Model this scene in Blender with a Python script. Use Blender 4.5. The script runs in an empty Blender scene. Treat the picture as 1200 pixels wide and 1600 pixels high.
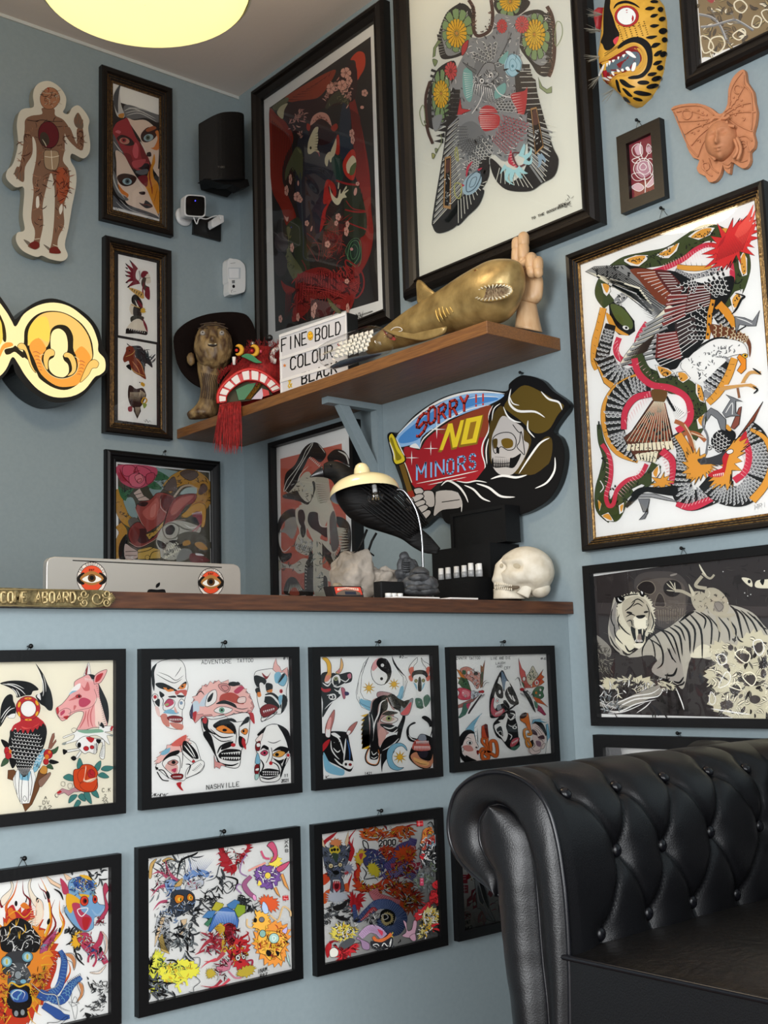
import bpy, bmesh, math, random
from mathutils import Vector, Matrix, noise
from mathutils.geometry import tessellate_polygon
import numpy as np
S = bpy.context.scene
COL = S.collection
# ---------------------------------------------------------------- camera
CAM = np.array([-2.40855507, -3.63434485, 1.0]); FPX = 1805.1283338
ROT = np.array([[0.7630464719746483, -0.06505520779111926, -0.6430613513081753],
                [-0.6455585619940211, -0.12573036687294725, -0.753290128623896],
                [-0.031846893777163585, 0.9899291362442305, -0.13793505925433777]])
cd = bpy.data.cameras.new('camera'); cam = bpy.data.objects.new('camera', cd); COL.objects.link(cam)
m = Matrix([list(ROT[i]) + [CAM[i]] for i in range(3)] + [[0, 0, 0, 1]])
cam.matrix_world = m
cd.sensor_fit = 'VERTICAL'; cd.sensor_height = 32.0; cd.lens = FPX * 32.0 / 1600.0; cd.clip_start = 0.02
S.camera = cam
# ---------------------------------------------------------------- world, daylight, exposure
W = bpy.data.worlds.new('sky'); S.world = W; W.use_nodes = True
bg = W.node_tree.nodes['Background']; bg.inputs[0].default_value = (0.8, 0.9, 1.0, 1); bg.inputs[1].default_value = 1.0
def area(name, loc, rot, sx, sy, power, col, spread=180):
    l = bpy.data.lights.new(name, 'AREA'); l.shape = 'RECTANGLE'; l.size = sx; l.size_y = sy; l.energy = power; l.color = col; l.spread = math.radians(spread)
    o = bpy.data.objects.new(name, l); o.location = loc; o.rotation_euler = rot; COL.objects.link(o); return o
area('shop_window_daylight', (-3.0, -5.06, 1.5), (math.radians(62), 0, 0), 3.2, 2.4, 84, (0.97, 0.985, 1.0), 115)
area('side_window_daylight', (-5.06, -3.85, 1.45), (math.radians(84), 0, math.radians(-97)), 1.6, 2.5, 150, (0.97, 0.985, 1.0), 110)
S.view_settings.view_transform = 'Standard'; S.view_settings.look = 'None'
S.view_settings.gamma = 1; S.view_settings.use_curve_mapping = False; S.view_settings.exposure = 0.14

# ---------------------------------------------------------------- maths on the room's planes
def ray(x, y): return ROT @ np.array([(x - 600) / FPX, -(y - 800) / FPX, -1.0])
def P(ax, val, x, y):
    d = ray(x, y); t = (val - CAM[ax]) / d[ax]; return Vector(CAM + t * d)
cF = -1.565                                              # face of the counter front
def Lw(x, y, off=0): return P(1, -off, x, y)             # back wall  (y = 0)
def Rw(x, y, off=0): return P(0, -off, x, y)             # right wall (x = 0)
def Fw(x, y, off=0): return P(1, cF - off, x, y)         # counter front
PLN = {'L': (1, 0.0), 'R': (0, 0.0), 'F': (1, cF)}
NRM = {'L': Vector((0, -1, 0)), 'R': Vector((-1, 0, 0)), 'F': Vector((0, -1, 0))}
UAX = {'L': Vector((1, 0, 0)), 'R': Vector((0, -1, 0)), 'F': Vector((1, 0, 0))}   # to the right along the wall

# ---------------------------------------------------------------- materials
def lin(c):
    c = c / 255.0
    return c / 12.92 if c <= 0.04045 else ((c + 0.055) / 1.055) ** 2.4
def rgb(h): return (lin(int(h[0:2], 16)), lin(int(h[2:4], 16)), lin(int(h[4:6], 16)), 1)
MC = {}
def mat(name, h='808080', rough=0.5, metal=0.0, bump=0.0, scale=30.0, h2=None, spec=0.5, coat=0.0, stretch=(1, 1, 1), detail=4, emit=None, strength=0, trans=0, mixlo=0.35, mixhi=0.65, bdist=0.01):
    if name in MC: return MC[name]
    mt = bpy.data.materials.new(name); mt.use_nodes = True; MC[name] = mt
    nt = mt.node_tree; b = nt.nodes['Principled BSDF']
    b.inputs['Base Color'].default_value = rgb(h); b.inputs['Roughness'].default_value = rough
    b.inputs['Metallic'].default_value = metal; b.inputs['Specular IOR Level'].default_value = spec
    b.inputs['Coat Weight'].default_value = coat; b.inputs['Transmission Weight'].default_value = trans
    if emit: b.inputs['Emission Color'].default_value = rgb(emit); b.inputs['Emission Strength'].default_value = strength
    if h2 or bump:
        tc = nt.nodes.new('ShaderNodeTexCoord'); mp = nt.nodes.new('ShaderNodeMapping'); mp.inputs['Scale'].default_value = stretch
        nz = nt.nodes.new('ShaderNodeTexNoise'); nz.inputs['Scale'].default_value = scale; nz.inputs['Detail'].default_value = detail
        nt.links.new(tc.outputs['Object'], mp.inputs['Vector']); nt.links.new(mp.outputs[0], nz.inputs['Vector'])
        if h2:
            cr = nt.nodes.new('ShaderNodeValToRGB'); cr.color_ramp.elements[0].color = rgb(h); cr.color_ramp.elements[1].color = rgb(h2)
            cr.color_ramp.elements[0].position = mixlo; cr.color_ramp.elements[1].position = mixhi
            nt.links.new(nz.outputs['Fac'], cr.inputs['Fac']); nt.links.new(cr.outputs['Color'], b.inputs['Base Color'])
        if bump:
            bp = nt.nodes.new('ShaderNodeBump'); bp.inputs['Strength'].default_value = bump; bp.inputs['Distance'].default_value = bdist
            nt.links.new(nz.outputs['Fac'], bp.inputs['Height']); nt.links.new(bp.outputs['Normal'], b.inputs['Normal'])
    return mt
def glass_mat():
    mt = bpy.data.materials.new('picture_glass'); mt.use_nodes = True; nt = mt.node_tree; nt.nodes.clear()
    out = nt.nodes.new('ShaderNodeOutputMaterial'); mx = nt.nodes.new('ShaderNodeMixShader'); fr = nt.nodes.new('ShaderNodeFresnel')
    tr = nt.nodes.new('ShaderNodeBsdfTransparent'); gl = nt.nodes.new('ShaderNodeBsdfGlossy'); gl.inputs['Roughness'].default_value = 0.02
    fr.inputs['IOR'].default_value = 1.6
    nt.links.new(fr.outputs[0], mx.inputs[0]); nt.links.new(tr.outputs[0], mx.inputs[1]); nt.links.new(gl.outputs[0], mx.inputs[2]); nt.links.new(mx.outputs[0], out.inputs[0])
    return mt
GLASS = glass_mat()
def ink(h):
    n = 'ink_' + h
    return MC[n] if n in MC else mat(n, h, 0.65, spec=0.2)
WALL = mat('wall_paint', '828f93', 0.5, bump=0.03, scale=90, h2='859296', spec=0.35)
CEIL = mat('ceiling_paint', 'cdc4be', 0.8, bump=0.05, scale=60)
BLACKF = mat('black_frame_lacquer', '050506', 0.45, spec=.3, bump=0.04, scale=120)
EBONY = mat('ebony_frame_wood', '0d0a08', 0.36, spec=.3, bump=0.05, scale=60, h2='17110d', stretch=(1, 1, 8))
GILT = mat('worn_gilt', '7a5c34', 0.38, metal=0.75, bump=0.2, scale=140, h2='3a2818')
PAPER = mat('white_paper', 'eae9e5', 0.7, spec=0.2)
CREAM = mat('cream_paper', 'e6dfca', 0.7, spec=0.2)

# ---------------------------------------------------------------- mesh helpers
class MB:
    """collects faces in world coordinates and links them as one object"""
    def __init__(s): s.v = []; s.f = []; s.m = []; s.sm = []; s.mats = []
    def mi(s, mt):
        if mt not in s.mats: s.mats.append(mt)
        return s.mats.index(mt)
    def face(s, pts, mt, smooth=False):
        n = len(s.v); s.v += [tuple(p) for p in pts]; s.f.append(tuple(range(n, n + len(pts)))); s.m.append(s.mi(mt)); s.sm.append(smooth)
    def mesh(s, vs, fs, mt, smooth=False):
        n = len(s.v); s.v += [tuple(p) for p in vs]; k = s.mi(mt)
        for f in fs: s.f.append(tuple(i + n for i in f)); s.m.append(k); s.sm.append(smooth)
    def box(s, lo, hi, mt, M=None, bev=0):
        x0, y0, z0 = lo; x1, y1, z1 = hi
        if bev:
            bm = bmesh.new(); bmesh.ops.create_cube(bm, size=1)
            for v in bm.verts: v.co = Vector(((v.co.x + .5) * (x1 - x0) + x0, (v.co.y + .5) * (y1 - y0) + y0, (v.co.z + .5) * (z1 - z0) + z0))
            bmesh.ops.bevel(bm, geom=bm.edges[:], offset=bev, segments=2, profile=0.5, affect='EDGES')
            if M: bmesh.ops.transform(bm, matrix=M, verts=bm.verts)
            s.bm(bm, mt, False); return
        vs = [Vector(p) for p in ((x0,y0,z0),(x1,y0,z0),(x1,y1,z0),(x0,y1,z0),(x0,y0,z1),(x1,y0,z1),(x1,y1,z1),(x0,y1,z1))]
        if M: vs = [M @ p for p in vs]
        s.mesh(vs, [(0,3,2,1),(4,5,6,7),(0,1,5,4),(1,2,6,5),(2,3,7,6),(3,0,4,7)], mt)
    def bm(s, bm, mt, smooth=True):
        bm.verts.ensure_lookup_table(); n = len(s.v)
        for i, v in enumerate(bm.verts): v.index = i
        s.v += [tuple(v.co) for v in bm.verts]; k = s.mi(mt)
        for f in bm.faces: s.f.append(tuple(v.index + n for v in f.verts)); s.m.append(k); s.sm.append(smooth)
        bm.free()
    def tube(s, pts, rad, mt, n=10, cap=True, smooth=True):
        pts = [Vector(p) for p in pts]; R = rad if isinstance(rad, (list, tuple)) else [rad] * len(pts)
        rings = []; prev = None
        for i, p in enumerate(pts):
            t = (pts[min(i + 1, len(pts) - 1)] - pts[max(i - 1, 0)])
            if t.length < 1e-9: t = Vector((0, 0, 1))
            t.normalize()
            if prev is None: a = t.orthogonal().normalized()
            else: a = (prev - t * prev.dot(t)); a = a.normalized() if a.length > 1e-6 else t.orthogonal().normalized()
            prev = a; b = t.cross(a)
            rings.append([p + (a * math.cos(2 * math.pi * k / n) + b * math.sin(2 * math.pi * k / n)) * R[i] for k in range(n)])
        s.loft(rings, mt, cap, smooth)
    def loft(s, rings, mt, cap=True, smooth=True, closed=True):
        n = len(rings[0]); vs = [p for r in rings for p in r]; fs = []
        for i in range(len(rings) - 1):
            for k in range(n if closed else n - 1):
                k2 = (k + 1) % n; fs.append((i * n + k, i * n + k2, (i + 1) * n + k2, (i + 1) * n + k))
        if cap: fs.append(tuple(range(n - 1, -1, -1))); fs.append(tuple((len(rings) - 1) * n + k for k in range(n)))
        s.mesh(vs, fs, mt, smooth)
    def lathe(s, prof, c, mt, n=32, axis=None, smooth=True, cap=False):
        c = Vector(c); A = Vector(axis or (0, 0, 1)).normalized(); a = A.orthogonal().normalized(); b = A.cross(a)
        rings = [[c + A * h + (a * math.cos(2 * math.pi * k / n) + b * math.sin(2 * math.pi * k / n)) * max(r, 1e-5) for k in range(n)] for r, h in prof]
        s.loft(rings, mt, cap, smooth)
    def ball(s, c, r, mt, M=None, sub=3, disp=None):
        bm = bmesh.new(); bmesh.ops.create_icosphere(bm, subdivisions=sub, radius=1); c = Vector(c)
        R = r if isinstance(r, (tuple, list)) else (r, r, r)
        for v in bm.verts:
            k = 1 + (disp(v.co.copy()) if disp else 0)
            p = Vector((v.co.x * R[0], v.co.y * R[1], v.co.z * R[2])) * k
            v.co = (M @ p if M else p) + c
        s.bm(bm, mt, True)
    def prism(s, pts, d, mt, mt2=None, smooth=False):
        """flat outline (world points) pushed back along vector d"""
        pts = [Vector(p) for p in pts]; n = len(pts); d = Vector(d)
        tri = tessellate_polygon([pts]); s.mesh(pts, [tuple(t) for t in tri], mt)
        s.mesh([p + d for p in pts], [tuple(reversed(t)) for t in tri], mt2 or mt)
        s.mesh(pts + [p + d for p in pts], [(i, (i + 1) % n, n + (i + 1) % n, n + i) for i in range(n)], mt2 or mt, smooth)
    def build(s, name, parent=None, bevel=0, weld=True):
        me = bpy.data.meshes.new(name); o = bpy.data.objects.new(name, me); COL.objects.link(o)
        org = Vector((0, 0, 0))
        if parent is not None: org = wloc(parent); 
        elif s.v:
            a = np.array(s.v); lo = a.min(0); hi = a.max(0); org = Vector(((lo[0] + hi[0]) / 2, (lo[1] + hi[1]) / 2, lo[2]))
        me.from_pydata([(v[0] - org.x, v[1] - org.y, v[2] - org.z) for v in s.v], [], s.f)
        for mt in s.mats: me.materials.append(mt)
        me.polygons.foreach_set('material_index', s.m); me.polygons.foreach_set('use_smooth', s.sm); me.update()
        if weld:
            bm = bmesh.new(); bm.from_mesh(me); bmesh.ops.remove_doubles(bm, verts=bm.verts, dist=1e-6)
            bmesh.ops.recalc_face_normals(bm, faces=bm.faces); bm.to_mesh(me); bm.free()
        if parent is not None: o.parent = parent
        else: o.location = org
        if bevel:
            bv = o.modifiers.new('bevel', 'BEVEL'); bv.width = bevel; bv.segments = 2; bv.limit_method = 'ANGLE'
        return o
def wloc(o):
    p = Vector(o.location)
    while o.parent: o = o.parent; p += Vector(o.location)
    return p
def tag(o, label, cat, group=None):
    o['label'] = label; o['category'] = cat
    if group: o['group'] = group
    return o
def thing(name, loc, label, cat, group=None):
    o = bpy.data.objects.new(name, None); o.location = loc; COL.objects.link(o); return tag(o, label, cat, group)
def struct(o): o['kind'] = 'structure'; return o
def crs(p, closed=False, k=6):
    """Catmull-Rom through 2D/3D points"""
    p = [Vector(q) for q in p]; n = len(p)
    if n < 3: return p
    out = []
    for i in range(n if closed else n - 1):
        a, b, c, d = (p[(i - 1) % n], p[i], p[(i + 1) % n], p[(i + 2) % n]) if closed else (p[max(i - 1, 0)], p[i], p[i + 1], p[min(i + 2, n - 1)])
        for j in range(k):
            t = j / k; out.append(0.5 * ((2 * b) + (c - a) * t + (2 * a - 5 * b + 4 * c - d) * t * t + (3 * b - a - 3 * c + d) * t * t * t))
    if not closed: out.append(p[-1])
    return out
# ---------------------------------------------------------------- drawing: flat inks laid on paper, read from short command lines
PAL = dict(k='0c0b0c', w='e9e7e2', r='b3252b', R='7c161b', y='dfae2c', o='d77a28', g='39563a', G='1f3323', b='7fb2c6', B='35589a', n='6b4326', N='3a2416', p='dba0a0', P='b8405c', c='8f9698', C='4c4f52', s='d9c7ae', v='6a4a86', t='4fa0a4', l='c9cf55', d='232326', i='e3d9bd')
def colr(t): return PAL.get(t, t)
GL = dict(A='0,0 2,6 4,0|1,2 3,2', B='0,0 0,6 3,6 4,5 3,3 0,3|3,3 4,1.5 3,0 0,0', C='4,5 3,6 1,6 0,5 0,1 1,0 3,0 4,1', D='0,0 0,6 2.5,6 4,4 4,2 2.5,0 0,0', E='4,6 0,6 0,0 4,0|0,3 3,3', F='4,6 0,6 0,0|0,3 3,3', G='4,5 3,6 1,6 0,5 0,1 1,0 3,0 4,1 4,3 2.5,3', H='0,0 0,6|4,0 4,6|0,3 4,3', I='2,0 2,6', J='3,6 3,1 2,0 1,0 0,1', K='0,0 0,6|4,6 0,2.7|1.5,3.7 4,0', L='0,6 0,0 4,0', M='0,0 0,6 2,2 4,6 4,0', N='0,0 0,6 4,0 4,6', O='1,0 0,1 0,5 1,6 3,6 4,5 4,1 3,0 1,0', P='0,0 0,6 3,6 4,5 4,4 3,3 0,3', R='0,0 0,6 3,6 4,5 4,4 3,3 0,3|2,3 4,0', S='4,5 3,6 1,6 0,5 0,4 1,3 3,3 4,2 4,1 3,0 1,0 0,1', T='0,6 4,6|2,6 2,0', U='0,6 0,1 1,0 3,0 4,1 4,6', V='0,6 2,0 4,6', W='0,6 1,0 2,4 3,0 4,6', Y='0,6 2,3 4,6|2,3 2,0', X='0,6 4,0|0,0 4,6', Z='0,6 4,6 0,0 4,0', Q='1,0 0,1 0,5 1,6 3,6 4,5 4,1 3,0 1,0|2.5,2 4,-.4')
GL.update({'0': GL['O'], '1': '1,5 2,6 2,0', '2': '0,5 1,6 3,6 4,5 4,4 0,0 4,0', '3': '0,6 4,6 2,3.5 4,2 3,0 0,0', '4': '3,0 3,6 0,2 4,2', '5': '4,6 0,6 0,3.5 3,3.5 4,2 3,0 0,0', '6': '4,6 1,4 0,1.5 1,0 3,0 4,1.5 3,3 .5,3', '8': '2,3 .3,4.5 2,6 3.7,4.5 2,3 0,1.5 2,0 4,1.5 2,3', '9': '4,3 1,3 0,4.5 2,6 4,4.5 3,0', '#': '1,0 1.6,6|2.6,0 3.2,6|0,2 4,2|.3,4 4.2,4', '&': '4,0 .6,4.6 1.6,6 2.8,4.8 0,1.4 1.2,0 4,2.4', '!': '2,6 2,2|2,.6 2,0', '.': '1.8,0 2.2,.2', ',': '2,.5 1.5,-.8', '-': '.8,3 3.2,3'})
class Art:
    def __init__(s, mb, fn, nrm, step=1e-5): s.mb = mb; s.fn = fn; s.n = nrm; s.k = 1; s.st = step; s.ox = s.oy = 0; s.sc = 1; s.sub = 0
    def w(s, p): return s.fn(p[0] / s.sc + s.ox, p[1] / s.sc + s.oy) + s.n * (s.k * s.st)
    def fill(s, pts, c):
        pts = [Vector((p[0], p[1], 0)) for p in pts]
        if len(pts) < 3: return
        if len(pts) == 4 or len(pts) == 3: tri = [(0, 1, 2)] + ([(0, 2, 3)] if len(pts) == 4 else [])
        else: tri = tessellate_polygon([pts])
        T = [[pts[i] for i in t] for t in tri]
        for _ in range(s.sub): T = [q for a, b, d in T for e, f, g in [((a + b) / 2, (b + d) / 2, (a + d) / 2)] for q in ((a, e, g), (e, b, f), (g, f, d), (e, f, g))]
        if s.sub: s.mb.mesh([s.w(p) for t in T for p in t], [(i, i + 1, i + 2) for i in range(0, 3 * len(T), 3)], ink(colr(c)))
        else: s.mb.mesh([s.w(p) for p in pts], [tuple(t) for t in tri], ink(colr(c)))
        s.k += 1
    def ribbon(s, pts, wd, c, taper=False, closed=False):
        pts = [Vector((p[0], p[1])) for p in pts]; n = len(pts)
        if n < 2: return
        L = []; Rr = []
        for i, p in enumerate(pts):
            a = pts[(i - 1) % n] if closed else pts[max(i - 1, 0)]; b = pts[(i + 1) % n] if closed else pts[min(i + 1, n - 1)]
            t = b - a
            if t.length < 1e-6: t = Vector((1, 0))
            t.normalize(); q = Vector((-t.y, t.x)); u = i / (n - 1)
            h = wd / 2 * ((math.sin(math.pi * u) ** 0.6 if taper == 1 else (1 - u) + 0.03) if taper else 1)
            L.append(p + q * h); Rr.append(p - q * h)
        vs = [s.w(p) for p in L + Rr]
        s.mb.mesh(vs, [(i, (i + 1) % n, n + (i + 1) % n, n + i) for i in range(n if closed else n - 1)], ink(colr(c))); s.k += 1
    def text(s, c, h, wd, a, b, txt, slant=0):
        a = Vector(a); b = Vector(b); d = (b - a); n = len(txt); adv = d / n; u = adv.normalized(); up = Vector((0, -1)) + u * slant
        gw = adv.length * 0.68
        for i, ch in enumerate(txt):
            for st in GL.get(ch, '').split('|') if ch in GL else []:
                pp = [tuple(map(float, q.split(','))) for q in st.split()]
                q = [a + adv * i + u * (x / 4 * gw) + up * (y / 6 * h) for x, y in pp]
                for j in range(len(q) - 1): e = (q[j + 1] - q[j]).normalized() * wd * .35; s.ribbon([q[j] - e, q[j + 1] + e], wd, c); s.k -= 1
        s.k += 1
    def run(s, txt):
        for line in txt.strip().split('\n'):
            t = line.split()
            if not t or t[0][0] == ';': continue
            o = t[0]; C = lambda q: tuple(float(x) for x in q.split(','))
            if o == '@': s.ox, s.oy, s.sc = C(t[1])
            elif o == 'z': s.k = int(t[1])
            elif o == 'f': s.fill(crs([C(q) for q in t[2:]], True, 4), t[1])
            elif o == 'F': s.fill([C(q) for q in t[2:]], t[1])
            elif o == 'o':
                p = crs([C(q) for q in t[3:]], True, 4); s.fill(p, t[1]); s.ribbon(p, float(t[2]), 'k', closed=True)
            elif o == 'O':
                p = [C(q) for q in t[3:]]; s.fill(p, t[1]); s.ribbon(p, float(t[2]), 'k', closed=True)
            elif o == 'c': s.ribbon(crs([C(q) for q in t[3:]], True, 4), float(t[2]), t[1], closed=True)
            elif o == 's': s.ribbon(crs([C(q) for q in t[3:]], False, 5), float(t[2]), t[1], 1)
            elif o == 'u': s.ribbon(crs([C(q) for q in t[3:]], False, 5), float(t[2]), t[1], 2)
            elif o == 'S': s.ribbon(crs([C(q) for q in t[3:]], False, 5), float(t[2]), t[1])
            elif o in 'eE':
                i = 3 if o == 'E' else 2; cx, cy = C(t[i]); rx, ry = C(t[i + 1]); an = math.radians(float(t[i + 2])) if len(t) > i + 2 else 0
                p = [(cx + rx * math.cos(a) * math.cos(an) - ry * math.sin(a) * math.sin(an), cy + rx * math.cos(a) * math.sin(an) + ry * math.sin(a) * math.cos(an)) for a in [2 * math.pi * k / 20 for k in range(20)]]
                s.fill(p, t[1])
                if o == 'E': s.ribbon(p, float(t[2]), 'k', closed=True)
            elif o == 't': s.text(t[1], float(t[2]), float(t[3]), C(t[4]), C(t[5]), ' '.join(t[6:]).replace('_', ' '))
            elif o == 'h':   # h col w n A1 A2 B1 B2 : strokes from line A1-A2 to line B1-B2
                n = int(t[3]); a, b, c2, d = [Vector(C(q)) for q in t[4:8]]
                for k in range(n):
                    u = (k + .5) / n; s.ribbon([a.lerp(b, u), a.lerp(b, u).lerp(c2.lerp(d, u), .5), c2.lerp(d, u)], float(t[2]), t[1], 2); s.k -= 1
                s.k += 1
            elif o in 'bq':  # b fill W0 Wm W1 pts : outlined body ; q fill line rows W0 Wm W1 pts : scales laid on it
                i = 2 if o == 'b' else 4
                W3 = [float(x) for x in t[i:i + 3]]; p = crs([C(q) for q in t[i + 3:]], False, 7); n = len(p)
                wd = lambda u: W3[0] + (W3[1] - W3[0]) * u * 2 if u < .5 else W3[1] + (W3[2] - W3[1]) * (u * 2 - 1)
                nr = []
                for j in range(n):
                    tt = p[min(j + 1, n - 1)] - p[max(j - 1, 0)]; tt = tt.normalized() if tt.length > 1e-6 else Vector((1, 0)); nr.append(Vector((-tt.y, tt.x)))
                if o == 'b':
                    A_ = [p[j] + nr[j] * wd(j / (n - 1)) / 2 for j in range(n)]; B_ = [p[j] - nr[j] * wd(j / (n - 1)) / 2 for j in range(n)]
                    vs = [s.w(q) for q in A_ + B_]
                    s.mb.mesh(vs, [(j, j + 1, n + j + 1, n + j) for j in range(n - 1)], ink(colr(t[1]))); s.k += 1
                    s.ribbon(A_, 2.2, 'k'); s.k -= 1; s.ribbon(B_, 2.2, 'k')
                else:
                    rows = int(t[3]); dist = 0; last = p[0]; par = 0
                    for j in range(n):
                        dist += (p[j] - last).length; last = p[j]; ww = wd(j / (n - 1)); r = ww / rows / 1.7
                        if dist > r * 1.25:
                            dist = 0; par ^= 1; tn = Vector((nr[j].y, -nr[j].x))
                            for k in range(rows):
                                c0 = p[j] + nr[j] * ww * ((k + .5 + (.25 if par else -.25)) / rows - .5)
                                arc = [c0 + nr[j] * (r * math.cos(a)) + tn * (r * math.sin(a)) for a in (0, .6, 1.2, 1.9, 2.5, 3.14)]
                                if t[1] != '-': s.fill(arc, t[1]); s.k -= 1
                                s.k += 1; s.ribbon(arc, max(r * .28, 1), t[2]); s.k -= 2
                    s.k += 2
            elif o == 'H':   # H col w n A1 A2 B1 B2 : even bars
                n = int(t[3]); a, b, c2, d = [Vector(C(q)) for q in t[4:8]]
                for k in range(n):
                    u = (k + .5) / n; s.ribbon([a.lerp(b, u), c2.lerp(d, u)], float(t[2]), t[1]); s.k -= 1
                s.k += 1
            elif o == 'W':   # W petal heart centre rx,ry n : flower
                cx, cy = C(t[3]); rx, ry = C(t[4]); n = int(t[5])
                for k in range(n):
                    a = 2 * math.pi * k / n; d = 1.1 * math.pi / n; q = lambda r_, a_: (cx + rx * r_ * math.cos(a_), cy + ry * r_ * math.sin(a_))
                    pp = [q(.12, a), q(.6, a - d), q(.95, a - d * .7), q(1, a), q(.95, a + d * .7), q(.6, a + d)]
                    s.fill(pp, t[1]); s.ribbon(pp, max(rx, ry) * .025, 'k', closed=True); s.k -= 2
                s.k += 2; s.fill([(cx + rx * .14 * math.cos(k), cy + ry * .14 * math.sin(k)) for k in range(7)], t[2])
            elif o == 'x':   # x fill w centre R,r n : star
                cx, cy = C(t[3]); r1, r2 = C(t[4]); n = int(t[5])
                p = [(cx + (r1 if k % 2 == 0 else r2) * math.sin(math.pi * k / n), cy - (r1 if k % 2 == 0 else r2) * math.cos(math.pi * k / n)) for k in range(2 * n)]
                s.fill(p, t[1])
                if float(t[2]): s.ribbon(p, float(t[2]), 'k', closed=True)
            elif o == 'J':   # J fill w len n pts : closed smooth shape with n spikes
                p = crs([C(q) for q in t[5:]], True, 8); n = int(t[4]); L_ = float(t[3]); cc = sum((Vector((q[0], q[1])) for q in p), Vector((0, 0))) / len(p); N = len(p); out = []
                for k in range(n):
                    a = p[int(k * N / n) % N]; b = p[int((k + .5) * N / n) % N]; a = Vector((a[0], a[1])); b = Vector((b[0], b[1])); dd = (b - cc).normalized(); sw = Vector((-dd.y, dd.x)) * L_ * .35
                    out += [a, b + dd * L_ * (0.7 + .6 * ((k * 37) % 10) / 10) + sw]
                s.fill(out, t[1])
                if float(t[2]): s.ribbon(out, float(t[2]), 'k', closed=True)
            elif o == 'n':   # n count len w seed cols pts : curly marks scattered in a polygon
                rnd = random.Random(int(t[4])); cols = t[5].split('/'); poly = [C(q) for q in t[6:]]; cnt = int(t[1]); L_ = float(t[2]); wd = float(t[3])
                xs = [q[0] for q in poly]; ys = [q[1] for q in poly]; k0 = 0; tries = 0
                while k0 < cnt and tries < cnt * 12:
                    tries += 1; x = rnd.uniform(min(xs), max(xs)); y = rnd.uniform(min(ys), max(ys)); ins = False; j = len(poly) - 1
                    for i in range(len(poly)):
                        if (poly[i][1] > y) != (poly[j][1] > y) and x < (poly[j][0] - poly[i][0]) * (y - poly[i][1]) / (poly[j][1] - poly[i][1]) + poly[i][0]: ins = not ins
                        j = i
                    if not ins: continue
                    k0 += 1; a = noise.noise(Vector((x / 60, y / 60, int(t[4])))) * 7 + rnd.uniform(-.5, .5); ln = L_ * rnd.uniform(.5, 1.2); cv = rnd.uniform(-1.6, 1.6)
                    pts = []
                    for q in range(7): pts.append((x, y)); x += math.cos(a) * ln / 6; y += math.sin(a) * ln / 6; a += cv / 6
                    c = cols[rnd.randrange(len(cols))]; w_ = wd * rnd.uniform(.6, 1.3)
                    if c != 'k' and cnt < 400: s.ribbon(pts, w_ * 1.7, 'k', 1)
                    s.ribbon(pts, w_, c, 1)
                    if k0 % 6: s.k -= 2 if (c != 'k' and cnt < 400) else 1
# ---------------------------------------------------------------- the room
HC = 3.29
def slab(name, lo, hi, mt):
    b = MB(); b.box(lo, hi, mt); return struct(b.build(name))
FLOOR = mat('dark_oak_floor', '4a3626', 0.4, bump=0.1, scale=6, h2='64492f', stretch=(1, 14, 1))
slab('floor', (-5.1, -5.1, -0.1), (0.1, 0.1, 0.07), FLOOR)
slab('ceiling', (-5.1, -5.1, HC), (0.1, 0.1, HC + 0.1), CEIL)
slab('wall_back', (-5.1, 0, 0), (0.1, 0.1, HC), WALL)
slab('wall_right', (0, -5.1, 0), (0.1, 0, HC), WALL)
b = MB()                                                  # left wall with a window opening
b.box((-5.1, -5.0, 0), (-5.0, -4.7, HC), WALL); b.box((-5.1, -3.0, 0), (-5.0, 0, HC), WALL)
b.box((-5.1, -4.7, 0), (-5.0, -3.0, 0.2), WALL); b.box((-5.1, -4.7, 2.7), (-5.0, -3.0, HC), WALL)
struct(b.build('wall_left'))
b = MB()                                                  # street front with the shop window opening
b.box((-5.1, -5.0, 0), (-4.7, -4.9, HC), WALL); b.box((-1.3, -5.0, 0), (0.0, -4.9, HC), WALL)
b.box((-4.7, -5.0, 0), (-1.3, -4.9, 0.15), WALL); b.box((-4.7, -5.0, 3.0), (-1.3, -4.9, HC), WALL)
struct(b.build('wall_front'))
WHITEP = mat('white_paint', 'd8d8d4', 0.4)
def window(name, ax, at_, u0, u1, z0, z1, bars):
    e = bpy.data.objects.new(name, None); COL.objects.link(e); e['kind'] = 'structure'
    Q = (lambda u, d, z: (u, at_ + d, z)) if ax == 1 else (lambda u, d, z: (at_ + d, u, z))
    e.location = Q((u0 + u1) / 2, 0, z0); f = MB()
    def bar(a0, a1, c0, c1):
        p, q = Q(a0, -.025, c0), Q(a1, .025, c1); f.box([min(p[i], q[i]) for i in range(3)], [max(p[i], q[i]) for i in range(3)], WHITEP)
    bar(u0, u0 + .06, z0, z1); bar(u1 - .06, u1, z0, z1); bar(u0 + .06, u1 - .06, z0, z0 + .06); bar(u0 + .06, u1 - .06, z1 - .06, z1)
    for k in range(1, bars): u = u0 + (u1 - u0) * k / bars; bar(u - .025, u + .025, z0 + .06, z1 - .06)
    f.build('window_frame', e, weld=False)
window('window_1', 1, -4.95, -4.7, -1.3, 0.15, 3.0, 3); window('window_2', 0, -5.05, -4.7, -3.0, 0.2, 2.7, 2)
# painted ridge where the walls meet the ceiling
b = MB(); b.box((-5.0, -0.006, HC - 0.012), (0, 0, HC), mat('caulk_line', 'b9bcb9', 0.6)); b.build('trim_1')['kind'] = 'structure'

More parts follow.
